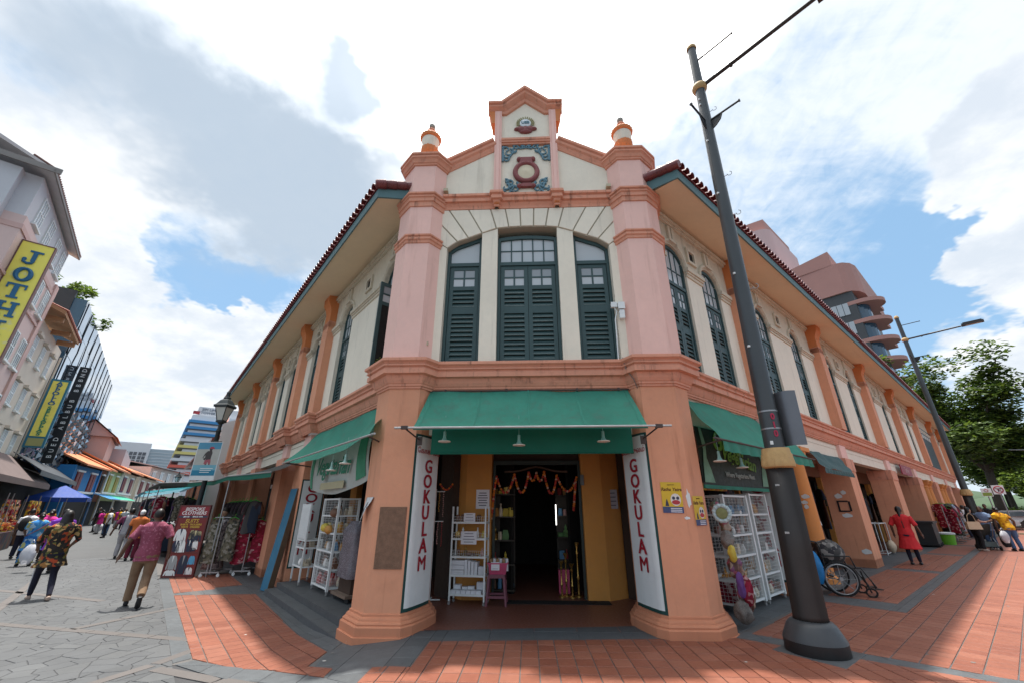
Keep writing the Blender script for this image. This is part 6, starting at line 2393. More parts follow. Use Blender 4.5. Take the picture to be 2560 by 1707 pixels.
# white racks on the right
rnd = random.Random(9)
aRt = math.atan2(RT.y, RT.x)
R1 = Matrix.Translation((3.43, 7.84, 0)) @ Matrix.Rotation(aRt + .02, 4, 'Z')
wire_rack('nearer of the two tall white wire racks beside the right corner pillar', R1, 1.02, .55, 1.82, [.12, .46, .82, 1.15, 1.48, 1.80], True, .028, 'tall white racks on the right')
R2 = Matrix.Translation((4.30, 8.66, 0)) @ Matrix.Rotation(aRt + .02, 4, 'Z')
wire_rack('farther of the two tall white wire racks next to the lettered pillar', R2, .82, .5, 1.86, [.12, .46, .82, 1.15, 1.48, 1.84], True, .028, 'tall white racks on the right')
for RM, w, tagx in ((R1, 1.02, 'nearer'), (R2, .82, 'farther')):
 for z, kinds, cols, what in ((.12, ['packet', 'box', 'figure'], [0, 1, 4, 5], 'bottom shelf'), (.46, ['figure', 'box', 'bowl'], [5, 0, 2], 'second shelf'), (.82, ['box', 'box', 'packet'], [5, 5, 0], 'middle shelf'), (1.15, ['jar', 'figure', 'packet'], [5, 3, 4], 'fourth shelf'), (1.48, ['box', 'packet'], [5, 6, 2], 'top shelf')):
  fill(RM, w, .5, z, .28, 10, kinds, [GOODS_COL[c] for c in cols], 'small item on the %s of the %s white rack on the right' % (what, tagx), 'goods', 'items on the %s of the %s right rack' % (what, tagx), rnd, .8, 1.35)
mb = MB(R1)
mb.box(.02, .30, .0, .45, .135, .42)
tag(mb.build('cloth_bundle', mat_cells('red_net', [(.25, .01, .03), (.15, .01, .02), (.45, .35, .35)], 12), at=R1 @ Vector((.15, .2, .135))), 'red checked bundle at the bottom of the nearer right rack', 'bundle')
for i in range(8):
 mb = MB()
 p = PR(7.05 + .16 * i, -3.6, 1.88)
 mb.lathe([(0, 0), (.055, .005), (.06, .03), (.05, .09), (.055, .10), (.055, .12), (0, .125)], 12, p)
 tag(mb.build('pot', GOODS_COL[2 if i % 2 else 7], smooth=True, at=p), 'ochre pot in the row above the nearer right rack', 'pot', 'ochre pots above the right rack')
# bags of wares hanging between the pillar and the rack
PLAST = mat_cells('bagged_wares', [(.22, .12, .09), (.10, .12, .08), (.32, .10, .14), (.35, .28, .22), (.12, .06, .05), (.20, .08, .16)], 14, .35, .5, 'pos')
PL2 = mat('clear_bag', (.28, .26, .24), .25, .4, 9, bump=.7, trans=.3)
for i, (s, d, z, rx, rz_, m, lb) in enumerate(((6.95, -3.24, 1.58, .09, .13, PLAST, 'mottled green bag hanging highest beside the right rack'), (7.06, -3.2, 1.33, .08, .12, PLAST, 'small mottled bag below the pale blue ring'), (7.02, -3.18, 1.14, .11, .14, PL2, 'clear crinkled bag hanging beside the right rack'), (6.93, -3.10, .96, .06, .12, GOODS_COL[7], 'bright yellow bag hanging beside the right pillar'),
             (7.05, -3.15, .76, .11, .15, PLAST, 'large mottled bag hanging low beside the right rack'), (6.95, -3.10, .22, .12, .16, PL2, 'clear bag resting lowest between pillar and rack'), (7.14, -3.1, .40, .11, .24, PLAST, 'dark flowery bag at the foot of the right rack'), (6.9, -3.05, .56, .06, .17, mat('violet_cloth', (.12, .05, .2), .8), 'violet cloth bag beside the right pillar'), (7.0, -3.02, .48, .08, .20, DRESS_RED, 'red printed cloth bundle hanging beside the right pillar'))):
 mb = MB()
 c = PR(s, d, z)

 def bagfn(u, v, c=c, rx=rx, rz_=rz_, i=i):
  a = 2 * PI * u
  q = -PI / 2 + PI * v
  k = .92 + .42 * noise.noise(Vector((math.cos(a) * 1.8 + i, math.sin(a) * 1.8, v * 3))) + .28 * noise.noise(Vector((math.cos(a) * 5 + i, math.sin(a) * 5, v * 9)))
  if v > .8:
   k *= 1 - (v - .8) * 2.2
  return (c.x + rx * k * math.cos(q) * math.cos(a), c.y + rx * .8 * k * math.cos(q) * math.sin(a), c.z + rz_ * math.sin(q))
 mb.grid(bagfn, 26, 22)
 tag(mb.build('hanging_bag', m, smooth='all', fix=False, at=c), lb, 'bag', 'bags hanging beside the right rack')
wr_ = thing('wreath', 'round pale blue garland ring hanging beside the right pillar', 'wreath', PR(6.8, -3.12, 1.52))
mb = MB(facing(PR(6.82, -3.10, 1.52), -.4, -.9))
mb.tube([(.11 * math.cos(2 * PI * i / 24), .11 * math.sin(2 * PI * i / 24), 0) for i in range(24)], [.026 + .008 * (i % 2) for i in range(24)], 8, closed=True)
mb.build('ring', mat('pale_blue_paper', (.45, .58, .60), .7, .2, 20), wr_)
mb = MB(facing(PR(6.82, -3.10, 1.52), -.4, -.9))
mb.lathe([(0, 0), (.08, 0), (.08, .02), (0, .03)], 18)
mb.build('centre', mat('wreath_centre', (.22, .24, .10), .7, .3, 20), wr_)

# ---- big street lamp
POST = mat('lamp_post_paint', (.055, .062, .066), .38, .10, 3, metal=.25)
FLUTE = mat('fluted_bronze', (.040, .036, .034), .42, .12, 4, metal=.3)
STRAW = mat('gold_collar_paint', (.42, .28, .12), .65, .18, 8, dirt=.25, stain=(.2, .12, .05))

def big_lamp(base, label, lean=(0, 0), detail=True):
 t = thing('street_lamp', label, 'street lamp', base, 0, 'tall street lamps on the right pavement')
 M = Matrix.Translation(base)
 Mp = M @ Matrix(((1, 0, lean[0], 0), (0, 1, lean[1], 0), (0, 0, 1, 0), (0, 0, 0, 1)))
 mb = MB(M)
 mb.lathe([(.33, 0), (.335, .02), (.33, .13)], 32)
 mb.build('base_ring', BLACKP, t, smooth=True)
 mb = MB(M)
 mb.lathe([(.335, .132), (.325, .16), (.26, .29), (.225, .325), (.19, .335), (0, .335)], 32)
 mb.build('base_bell', mat('bell_paint', (.045, .050, .055), .45, .15, 5), t, smooth=True)
 mb = MB(Mp)
 mb.lathe([(.19, .33), (.185, .38), (.175, 1.1), (.165, 2.12)], 72, flute=36, fd=.10)
 mb.build('fluted_shaft', FLUTE, t, smooth='all')
 mb = MB(Mp)
 mb.lathe([(.165, 2.10), (.205, 2.12), (.215, 2.15), (.205, 2.215)], 48, flute=14, fd=.07)
 mb.lathe([(.20, 2.215), (.195, 2.29)], 48, flute=14, fd=.05)
 mb.lathe([(.185, 2.29), (.175, 2.37), (.12, 2.375)], 48, flute=14, fd=.05)
 mb.build('collar', STRAW, t, smooth=True)
 mb = MB(Mp)
 mb.lathe([(.128, 2.37), (.125, 3.0), (.092, 9.7), (.085, 11.0)], 28)
 mb.build('upper_shaft', POST, t, smooth=True)
 mb = MB(Mp)
 mb.lathe([(.10, 10.97), (.108, 11.0), (.10, 11.05), (.06, 11.12), (0, 11.14)], 24)
 mb.build('cap', STRAW, t, smooth=True)
 mb = MB(Mp)
 mb.lathe([(.10, 9.66), (.135, 9.69), (.15, 9.75), (.135, 9.81), (.10, 9.84)], 28)
 mb.build('arm_ring', STRAW, t, smooth=True)
 u = RN
 w = LN
 p0 = Vector((0, 0, 9.76))
 mb = MB(Mp)
 mb.tube([p0 + u * .1, p0 + u * 1.0 + Vector((0, 0, .02)), p0 + u * 2.1 + Vector((0, 0, .05))], [.042, .04, .036], 10)
 mb.tube([p0 + u * .62, p0 + u * .66], .055, 10)
 mb.build('lamp_arm', FLUTE, t, smooth=True)
 mb = MB(Mp)
 q = p0 + u * 2.1 + Vector((0, 0, .05))
 v = Vector((-u.y, u.x, 0))
 for a0, a1, ww, z0, z1 in ((0, .75, .13, -.02, .08), (.06, .70, .10, .08, .13)):
  pts = [q + u * a0 + v * ww, q + u * a0 - v * ww, q + u * a1 - v * ww * .8, q + u * a1 + v * ww * .8]
  mb.add([(p + Vector((0, 0, z0)))[:] for p in pts] + [(p + Vector((0, 0, z1)))[:] for p in pts], [(3, 2, 1, 0), (4, 5, 6, 7), (0, 1, 5, 4), (1, 2, 6, 5), (2, 3, 7, 6), (3, 0, 4, 7)])
 mb.build('lamp_head', FLUTE, t)
 mb = MB(Mp)
 pts = [q + u * .12 + v * .09, q + u * .12 - v * .09, q + u * .66 - v * .08, q + u * .66 + v * .08]
 mb.add([(p + Vector((0, 0, -.024)))[:] for p in pts], [(0, 1, 2, 3)])
 mb.build('lamp_lens', mat_glass('lamp_lens_glass', (.45, .45, .40), .25), t, fix=False)
 for z, dr, ln in ((10.55, u, .78), (8.75, u, .62), (8.75, w, .62)):
  mb = MB(Mp)
  p = Vector((0, 0, z))
  mb.tube([p + dr * .08, p + dr * ln], .020, 7)
  mb.tube([p + dr * ln, p + dr * (ln + .02)], .032, 7)
  if z < 9:
   mb.add([(p + dr * .08 + Vector((0, 0, .02)))[:], (p + dr * .30 + Vector((0, 0, .02)))[:], (p + dr * .26 - Vector((0, 0, .10)))[:], (p + dr * .16 - Vector((0, 0, .20)))[:], (p + dr * .08 - Vector((0, 0, .24)))[:]], [(0, 1, 2, 3, 4)])
   mb.tube([p + dr * .30, p + dr * .25 - Vector((0, 0, .12)), p + dr * .16 - Vector((0, 0, .20)), p + dr * .08 - Vector((0, 0, .24))], .016, 6)
  mb.build('banner_arm', BLACKP, t)
 if detail:
  nv = (Vector((0, 0, 0)) - Vector((base[0], base[1], 0))).normalized()
  sv = Vector((-nv.y, nv.x, 0))
  mb = MB(Mp)
  a = (nv * .8 - sv * .45).normalized()
  mb.tube([a * .118 + Vector((0, 0, 2.4)), a * .094 + Vector((0, 0, 8.7))], .006, 5)
  mb.build('cable_slot', BLACKP, t)
  for z in (3.9, 5.2, 6.9, 8.2, 9.2, 9.35):
   mb = MB(Mp)
   r = .124 - (z - 3) * .0048
   mb.cbox(a * (r + .008) + Vector((0, 0, z)), (.03, .03, .03))
   mb.build('screw_cap', WHITEP, t)
  for z in (4.9, 6.4, 7.3, 9.0):
   mb = MB(Mp)
   r = .12 - (z - 3) * .0048
   c = sv * -(r + .05)
   mb.tube([(-sv * -1 * 0 + Vector((sv.x * (r + .0), sv.y * (r + .0), z)))[:], (sv.x * (r + .05), sv.y * (r + .05), z + .01)] + [(sv.x * (r + .09 + .04 * math.cos(t_)), sv.y * (r + .09 + .04 * math.cos(t_)), z + .03 + .045 * math.sin(t_)) for t_ in [PI + .9 * k for k in range(6)]], .006, 5)
   mb.build('wire_hook', METALG, t)
  for z in (2.64, 2.89):
   mb = MB(Mp)
   mb.lathe([(.127, z - .012), (.131, z - .01), (.131, z + .01), (.127, z + .012)], 28)
   mb.build('steel_band', METALG, t)
  mb = MB(Mp)
  c = nv * .128 - sv * .02
  mb.cbox((c.x, c.y, 2.44), (.05, .012, .05), M=None)
  mb.build('sticker', WHITEP, t)
  for ch, z in (('0', 2.80), ('I', 2.68), ('0', 2.56)):
   fv = (nv * .86 + sv * .35).normalized()
   p = Mp @ (fv * .1335 + Vector((0, 0, z)))
   text_mesh(ch, .12, facing(p, fv.x, fv.y), mat('stencil_red', (.35, .02, .06), .6), 'stencil_mark', t, .004, sx=.9, bold=.004)
  # curved metal plate strapped to the far side (seen from behind)
  mb = MB(Mp)
  n_ = 12
  c0 = sv * .10 - nv * .12
  vs = []
  for zz in (2.40, 3.17):
   for i in range(n_ + 1):
    f = i / n_
    pt = c0 + sv * (.29 * f) + nv * (.09 * math.sin(PI * min(1, f * 1.0)) + .10 * f)
    vs.append((pt.x, pt.y, zz))
  k = n_ + 1
  mb.add(vs, [(i, i + 1, i + 1 + k, i + k) for i in range(n_)])
  mb.build('strapped_plate', mat('galvanised_plate', (.125, .135, .15), .42, .12, 3, metal=.4, blotch=((.12, .03, .04), 2.5, .70)), t, smooth='all', fix=False)
  for z, w_ in ((1.88, .11), (1.30, .13)):
   fv = (nv - sv * .35).normalized()
   p = Mp @ (fv * .187 + Vector((0, 0, z)))
   text_mesh('IIIIII', .035, facing(p, fv.x, fv.y), WHITEP, 'number_plate', t, .002)
 return t

big_lamp((3.42, 6.0, 0), 'big dark street lamp with a fluted shaft right of the corner, nearest to the viewer', (.031, 0))
p2 = PR(28.5, -1.75, 0)
big_lamp(tuple(p2), 'dark street lamp farther along the right pavement by the women', (.0, 0), False)

# ---- wheelchair with shopping
wc = thing('wheelchair', 'black folding wheelchair loaded with shopping beside the round orange column', 'wheelchair', (6.15, 9.55, 0))
MW = Matrix.Translation((6.2, 9.62, 0)) @ Matrix.Rotation(math.radians(-18), 4, 'Z')
TYRE = mat('rubber', (.012, .012, .013), .8, .2, 8)
for sy in (-1, 1):
 mb = MB(MW)
 mb.tube([(.29 * math.cos(a), sy * .27, .30 + .29 * math.sin(a)) for a in [2 * PI * i / 36 for i in range(36)]], .018, 8, closed=True)
 w1 = mb.build('wheel', TYRE, wc, smooth='all')
 mb = MB(MW)
 mb.tube([(.255 * math.cos(a), sy * .305, .30 + .255 * math.sin(a)) for a in [2 * PI * i / 36 for i in range(36)]], .009, 6, closed=True)
 mb.tube([(.262 * math.cos(a), sy * .27, .30 + .262 * math.sin(a)) for a in [2 * PI * i / 36 for i in range(36)]], .010, 6, closed=True)
 mb.build('rim', METALG, w1, smooth='all')
 mb = MB(MW)
 for k in range(8):
  a = 2 * PI * k / 8
  mb.tube([(0, sy * .27, .30), (.26 * math.cos(a), sy * .27, .30 + .26 * math.sin(a))], .007, 5)
 mb.lathe([(0, -.03), (.035, -.03), (.035, .03), (0, .03)], 12, M=Matrix.Translation((0, sy * .27, .30)) @ Matrix.Rotation(PI / 2, 4, 'X'))
 mb.build('spokes', METALG, w1)
 mb = MB(MW)
 mb.tube([(.085 * math.cos(a) + .45, sy * .24, .085 + .07 * math.sin(a)) for a in [2 * PI * i / 18 for i in range(18)]], .016, 6, closed=True)
 mb.tube([(.45, sy * .24, .085), (.40, sy * .24, .26), (.36, sy * .24, .45)], .014, 6)
 mb.build('castor', TYRE, wc)
 mb = MB(MW)
 mb.tube([(-.26, sy * .24, .95), (-.22, sy * .24, .85), (-.20, sy * .24, .32), (.02, sy * .24, .28)], .013, 7)
 mb.tube([(-.36, sy * .24, .96), (-.25, sy * .24, .94)], .018, 7)
 mb.tube([(-.20, sy * .24, .50), (.38, sy * .24, .50), (.55, sy * .24, .18)], .013, 7)
 mb.tube([(-.18, sy * .25, .70), (.25, sy * .25, .70), (.30, sy * .25, .5)], .014, 7)
 mb.build('side_frame', BLACKP, wc)
mb = MB(MW)
mb.box(-.2, .38, -.22, .22, .485, .51)
mb.build('seat', mat('black_vinyl', (.015, .015, .017), .5, .1, 5), wc)
mb = MB(MW)
mb.grid(lambda u, v: (-.22 - .03 * math.sin(PI * u) - .03 * v, -.23 + .46 * u, .52 + .40 * v), 6, 4)
mb.build('backrest', MATS['black_vinyl'], wc, fix=False)
for sy in (-1, 1):
 mb = MB(MW)
 mb.cbox((.58, sy * .14, .14), (.16, .13, .015))
 mb.tube([(.50, sy * .22, .30), (.56, sy * .16, .15)], .011, 6)
 mb.build('footrest', BLACKP, wc)
mb = MB(MW)
mb.grid(lambda u, v: ((-.02 + .28 * math.cos(2 * PI * u) * math.sin(PI * v)) * 1, .24 * math.sin(2 * PI * u) * math.sin(PI * v), .74 + .24 * -math.cos(PI * v) * (1 + .15 * noise.noise(Vector((math.cos(6.28 * u) * 2, v * 4, 1))))), 18, 10)
tag(mb.build('checked_bag', mat_cells('check_print', [(.22, .21, .20), (.03, .03, .035), (.12, .115, .11), (.05, .05, .05)], 14, .8, .0), smooth='all', fix=False, at=MW @ Vector((0, 0, .5))), 'checked black and grey bag piled on the wheelchair seat', 'bag')
mb = MB(MW)
mb.grid(lambda u, v: (-.36 + .12 * math.cos(2 * PI * u) * (math.sin(PI * (.12 + .84 * v)) ** .7), -.24 + .13 * math.sin(2 * PI * u) * (math.sin(PI * (.12 + .84 * v)) ** .7) * (1 + .2 * noise.noise(Vector((u * 5, v * 4, 2)))), .20 + .58 * v), 16, 12)
tag(mb.build('blue_bag', mat('bright_blue_bag', (.01, .17, .42), .4, .25, 6, bump=.5), smooth='all', fix=False, at=MW @ Vector((-.36, -.24, .2))), 'bright blue plastic bag hanging from the wheelchair handle', 'bag')

# ---- things further along the right arcade
fs_ = thing('display_rack', 'low white metal display frame beside the second right pillar', 'frame', PR(21.4, -3.65))
MF = Matrix.Translation(PR(21.0, -3.85)) @ Matrix.Rotation(aRt, 4, 'Z')
mb = MB(MF)
for x in (0, 1.2):
 for y in (0, .35):
  mb.tube([(x, y, 0), (x, y, 1.05)], .014, 6)
mb.tube([(0, 0, 1.05), (1.2, 0, 1.05), (1.2, .35, 1.05), (0, .35, 1.05)], .014, 6, closed=True)
mb.tube([(0, 0, .06), (1.2, 0, .06), (1.2, .35, .06), (0, .35, .06)], .012, 6, closed=True)
mb.build('frame', WHITEP, fs_)
mb = MB(MF)
mb.grid(lambda u, v: (.75 + .24 * math.cos(6.283 * u) * math.sin(PI * (.1 + .8 * v)), -.05 + .14 * math.sin(6.283 * u) * math.sin(PI * (.1 + .8 * v)), .05 + .42 * v), 12, 8)
tag(mb.build('canvas_bag', mat('canvas', (.45, .36, .26), .85, .2, 5), smooth='all', fix=False, at=MF @ Vector((.75, 0, .05))), 'pale canvas bag leaning at the low white display frame', 'bag')
for k, (s, d, lb) in enumerate(((27.0, -3.35, 'nearer black bin behind the woman in red'), (27.9, -3.4, 'farther black bin behind the woman in red'))):
 t = thing('bin', lb, 'bin', PR(s, d), 0, 'black bins on the right pavement')
 Mb = Matrix.Translation(PR(s, d)) @ Matrix.Rotation(aRt, 4, 'Z')
 mb = MB(Mb)
 mb.prism([(-.4, -.3), (.4, -.3), (.42, .3), (-.42, .3)], .08, .95)
 mb.build('body', mat('bin_black', (.014, .015, .017), .5, .15, 4), t)
 mb = MB(Mb)
 mb.box(-.46, .46, -.36, .36, .95, 1.03)
 mb.build('lid', mat('bin_lid', (.02, .022, .026), .5, .1, 4), t)
 for x in (-.3, .3):
  mb = MB(Mb)
  mb.lathe([(0, -.03), (.08, -.03), (.08, .03), (0, .03)], 12, M=Matrix.Translation((x, -.3, .08)) @ Matrix.Rotation(PI / 2, 4, 'X'))
  mb.build('wheel', TYRE, t)
pa = thing('tub', 'lime green tub with a white lid on the right pavement', 'tub', PR(29.3, -3.0))
mb = MB(Matrix.Translation(PR(29.3, -3.0)))
mb.lathe([(.25, 0), (.30, .42), (.31, .44), (0, .44)], 18)
mb.build('body', mat('lime_plastic', (.16, .45, .03), .5), pa)
mb = MB(Matrix.Translation(PR(29.3, -3.0)))
mb.lathe([(.33, .44), (.33, .50), (.2, .53), (0, .53)], 18)
mb.build('lid', WHITEP, pa)
for k in range(16):
 s, d = 30.6 + .42 * (k % 8), -2.75 - .30 * (k // 8)
 M = Matrix.Translation(PR(s, d, 1.5 + .12 * (k % 3))) @ Matrix.Rotation(aRt + .9, 4, 'Z')
 garment(M, .45, .52, 1.05 + .15 * (k % 2), [DRESS_RED, DRESS_DARK, mat_cells('pale_print', [(.4, .4, .42), (.25, .3, .4), (.45, .3, .3)], 8), DRESS_OLIVE][k % 4], 90 + k, 'garment on the rails outside the far right arcade', 'garments outside the far right arcade', True, .07, 'garment')
for k, (s, d) in enumerate(((30.3, -2.9), (34.2, -2.9))):
 t = thing('garment_rail', ['nearer', 'farther'][k] + ' garment rail outside the far right arcade', 'rail', PR(s, d), 0, 'garment rails on the right')
 mb = MB()
 for e in (0, 1.6):
  mb.tube([PR(s + e, d, 0), PR(s + e, d, 1.65)], .02, 6)
 mb.tube([PR(s, d, 1.65), PR(s + 1.6, d, 1.65)], .02, 6)
 mb.tube([PR(s - .0, d - .3, .03), PR(s - .0, d + .3, .03)], .02, 6)
 mb.tube([PR(s + 1.6, d - .3, .03), PR(s + 1.6, d + .3, .03)], .02, 6)
 mb.build('frame', METALG, t)
# goods and dark shopfront fill inside the right arcade
for k in range(22):
 s = 11.5 + k * .95
 M = Matrix.Translation(PR(s, -4.95, 2.0 + .1 * (k % 3))) @ Matrix.Rotation(aRt + .3 * (k % 3), 4, 'Z')
 garment(M, .45, .5, .9 + .2 * (k % 3), [DRESS_DARK, DRESS_OLIVE, DRESS_RED, DRESS_DARK][k % 4], 130 + k, 'dark garment hanging in the shade of the right arcade', 'garments hanging inside the right arcade', True, .08, 'garment')
# pushchair by the women
pc = thing('pushchair', 'dark folded pushchair standing between the women on the right', 'pushchair', PR(26.9, -1.7))
MP = Matrix.Translation(PR(26.9, -1.62)) @ Matrix.Rotation(aRt + .4, 4, 'Z')
mb = MB(MP)
mb.grid(lambda u, v: (-.25 + .5 * v, -.22 + .44 * u, .42 + .55 * (1 - v) ** 1.5 + .02 * math.sin(9 * u)), 6, 6)
mb.build('seat', mat('pushchair_cloth', (.05, .055, .05), .8, .2, 6), pc, fix=False)
mb = MB(MP)
for sy in (-1, 1):
 mb.tube([(-.45, sy * .22, 1.05), (-.1, sy * .22, .55), (.35, sy * .22, .12)], .016, 6)
 mb.tube([(-.3, sy * .22, .12), (.1, sy * .22, .6)], .016, 6)
mb.build('frame', METALG, pc)
mb = MB(MP)
mb.cbox((0, 0, .22), (.5, .4, .18))
mb.build('basket', mat('pushchair_basket', (.10, .13, .13), .8, .2, 5), pc)
for sy in (-1, 1):
 for x in (-.3, .35):
  mb = MB(MP)
  mb.lathe([(0, -.02), (.09, -.02), (.09, .02), (0, .02)], 14, M=Matrix.Translation((x, sy * .24, .09)) @ Matrix.Rotation(PI / 2, 4, 'X'))
  mb.build('wheel', TYRE, pc)

# ================================================================ THE LEFT STREET BEYOND
def wall_window(F, s, d, z, w, h, parent, frame_m, pane_m, depth=.12, bars=2, sill=True, axis='s', shutter=None, hood=None):
 def bx(mb, a0, a1, dd0, dd1, z0, z1):
  if axis == 's':
   mb.box(a0, a1, dd0, dd1, z0, z1)
  else:
   mb.box(dd0, dd1, a0, a1, z0, z1)
 c = s
 mb = MB(F)
 t = .07
 o = -1 if d > 0 else 1
 d0, d1 = sorted((d, d + o * .06))
 for a0, a1, z0, z1 in ((c - w / 2, c - w / 2 + t, z, z + h), (c + w / 2 - t, c + w / 2, z, z + h), (c - w / 2 + t, c + w / 2 - t, z, z + t), (c - w / 2 + t, c + w / 2 - t, z + h - t, z + h)):
  bx(mb, a0, a1, d0, d1, z0, z1)
 for k in range(1, bars + 1):
  a = c - w / 2 + w * k / (bars + 1)
  bx(mb, a - .03, a + .03, d0 + .002, d1 - .002, z + t, z + h - t)
 bx(mb, c - w / 2 + t, c + w / 2 - t, d0 + .004, d1 - .004, z + h * .5 - .03, z + h * .5 + .03)
 f = mb.build('window', frame_m, parent)
 mb = MB(F)
 dm = (d0 + d1) / 2
 bx(mb, c - w / 2 + t, c + w / 2 - t, dm - .008, dm + .008, z + t, z + h - t)
 mb.build('pane', pane_m, f)
 if sill:
  e0, e1 = sorted((d, d + o * .16))
  mb = MB(F)
  bx(mb, c - w / 2 - .1, c + w / 2 + .1, e0, e1, z - .10, z)
  mb.build('sill', frame_m, f)
 if hood:
  e0, e1 = sorted((d, d + o * .22))
  mb = MB(F)
  bx(mb, c - w / 2 - .16, c + w / 2 + .16, e0, e1, z + h + .05, z + h + .22)
  mb.build('hood', hood, f)
 return f

PALEPK = mat('pale_pink_wall', (.60, .46, .43), .85, .06, .6, streak=.12, stain=(.4, .33, .3))
PKDARK = mat('dusty_pink_wall', (.52, .36, .33), .85, .06, .6)
PGREY = mat('pale_grey_wall', (.50, .52, .55), .85, .06, .6)
BEIGE = mat('beige_wall', (.56, .50, .42), .85, .06, .6, streak=.15, stain=(.4, .36, .3))
BROWNR = mat('brown_roof', (.16, .085, .075), .7, .2, 2)
ORR = mat('orange_tile_roof', (.48, .17, .075), .75, .2, 1.2)
BLUEGL = mat_glass('deep_blue_glass', (.03, .08, .13), .08)
WINW = mat_glass('pale_window', (.36, .40, .43), .2)
DGREY = mat('dark_grey_metal', (.035, .038, .042), .5, .1, 2)

# pale pink corner block with the tall yellow sign
jb = thing('corner_block', 'tall pale pink block with a brown tiled eave at the left edge', 'building', PL(30, 9, ZL))
mb = MB(FLm)
mb.box(25.9, 34.5, 7.5, 20, ZL, 14.0)
mb.build('wall', PALEPK, jb)
mb = MB(FLm)
mb.box(25.9, 34.2, 7.6, 20, 14.0, 16.2)
mb.build('upper_storey', PGREY, jb)
mb = MB(FLm)
mb.box(25.86, 34.5, 7.45, 20, 13.3, 13.55)
mb.box(25.86, 34.55, 7.42, 20, 11.2, 11.35)
mb.box(33.9, 34.55, 7.40, 7.5, ZL, 14)
mb.build('string_course', PKDARK, jb, kind='stuff')
mb = MB(FLm)
mb.add([(25.0, 7.2, 16.2), (34.6, 7.2, 16.2), (34.6, 13, 18.6), (25.0, 13, 18.6), (25.0, 7.2, 16.32), (34.6, 7.2, 16.32), (34.6, 13, 18.9), (25.0, 13, 18.9), (25.0, 20, 16.2), (34.6, 20, 16.2), (25, 20, 16.45), (34.6, 20, 16.45)],
    [(0, 1, 2, 3), (4, 7, 6, 5), (0, 4, 5, 1), (1, 5, 6, 2), (3, 2, 9, 8), (7, 10, 11, 6), (0, 3, 7, 4), (2, 6, 11, 9), (3, 8, 10, 7), (8, 9, 11, 10)])
rf = mb.build('roof', mat('pale_soffit', (.46, .44, .44), .8), jb)
for k in range(48):
 mb = MB(FLm)
 mb.tube([(25.05 + k * .2, 7.12, 16.36), (25.05 + k * .2, 8.0, 16.75)], .06, 6)
 mb.build('roof_tile', BROWNR, rf, fix=False)
mb = MB(FLm)
mb.box(24.95, 34.6, 7.14, 7.2, 16.18, 16.32)
mb.box(24.95, 25.02, 6.95, 20, 16.15, 16.42)
mb.build('gutter', mat('gutter_grey', (.20, .19, .18), .6), rf)
for s in (27.5, 29.6, 31.7, 33.4):
 for z, h in ((14.3, 1.5), (11.7, 1.5), (8.6, 1.6), (5.6, 1.6)):
  wall_window(FLm, s, 7.499 if z < 14 else 7.599, z, .95, h, jb, WHITEP, WINW if z > 11 else BLUEGL)
mb = MB(FLm)
mb.box(25.4, 25.9, 8.2, 12, 13.6, 16.1)
mb.build('balcony', PGREY, jb)
js_ = thing('vertical_sign', 'tall yellow vertical sign with blue letters on the pale pink block', 'sign', PL(26.7, 6.9, 5))
mb = MB(FLm)
mb.box(26.64, 26.9, 6.42, 7.45, 4.6, 13.1)
mb.build('panel', mat('sign_yellow', (.74, .68, .12), .55, .08, .35, blotch=((.68, .66, .30), .9, .55)), js_)
mb = MB(FLm)
for z0, z1 in ((4.55, 4.6), (13.1, 13.15)):
 mb.box(26.62, 26.92, 6.4, 7.47, z0, z1)
for d0, d1 in ((6.38, 6.42), (7.45, 7.49)):
 mb.box(26.62, 26.92, d0, d1, 4.55, 13.15)
mb.build('frame', BROWNR, js_, kind='stuff')
JB = mat('letter_blue', (.02, .12, .24), .6)
MJ = facing(PL(26.62, 6.935, 0), -LT.x, -LT.y)

def slab_letter(ch, z, hgt, w):
 mb = MB(MJ)
 t = hgt * .17
 sr = hgt * .13
 h2 = hgt / 2
 B_ = lambda x0, x1, z0, z1: mb.box(x0, x1, z + z0, z + z1, .005, .03)
 if ch == 'J':
  B_(-.02 * w, .22 * w + .0, -h2 * .5, h2 - sr)
  B_(-.22 * w, .48 * w, h2 - sr, h2)
  mb.tube([(w * .10 + w * .02, z - h2 * .5, .0175), (w * .08, z - h2 * .78, .0175), (-w * .12, z - h2 * .90, .0175), (-w * .34, z - h2 * .70, .0175), (-w * .36, z - h2 * .42, .0175)], [.11 * w, .11 * w, .10 * w, .10 * w, .09 * w], 8)
  mb.ball((-w * .33, z - h2 * .36, .0175), (.13 * w, .15 * w, .02), 8, 6)
 elif ch == 'O':
  mb.tube([(.36 * w * math.cos(a), z + (h2 - t * .5) * math.sin(a), .0175) for a in [2 * PI * i / 28 for i in range(28)]], [.10 * w + .05 * w * abs(math.cos(2 * PI * i / 28)) for i in range(28)], 6, closed=True)
 elif ch == 'T':
  B_(-.13 * w, .13 * w, -h2 + sr, h2 - sr)
  B_(-.5 * w, .5 * w, h2 - sr, h2)
  B_(-.5 * w, -.40 * w, h2 - sr * 2.6, h2 - sr)
  B_(.40 * w, .5 * w, h2 - sr * 2.6, h2 - sr)
  B_(-.28 * w, .28 * w, -h2, -h2 + sr)
 elif ch == 'H':
  for sx in (-1, 1):
   B_(sx * .32 * w - .11 * w, sx * .32 * w + .11 * w, -h2 + sr, h2 - sr)
   for zz in (-h2, h2 - sr):
    B_(sx * .32 * w - .22 * w, sx * .32 * w + .22 * w, zz, zz + sr)
  B_(-.21 * w, .21 * w, -t * .45, t * .45)
 elif ch == 'I':
  B_(-.13 * w, .13 * w, -h2 + sr, h2 - sr)
  B_(-.36 * w, .36 * w, -h2, -h2 + sr)
  B_(-.36 * w, .36 * w, h2 - sr, h2)
 mb.build('letter', JB, js_)

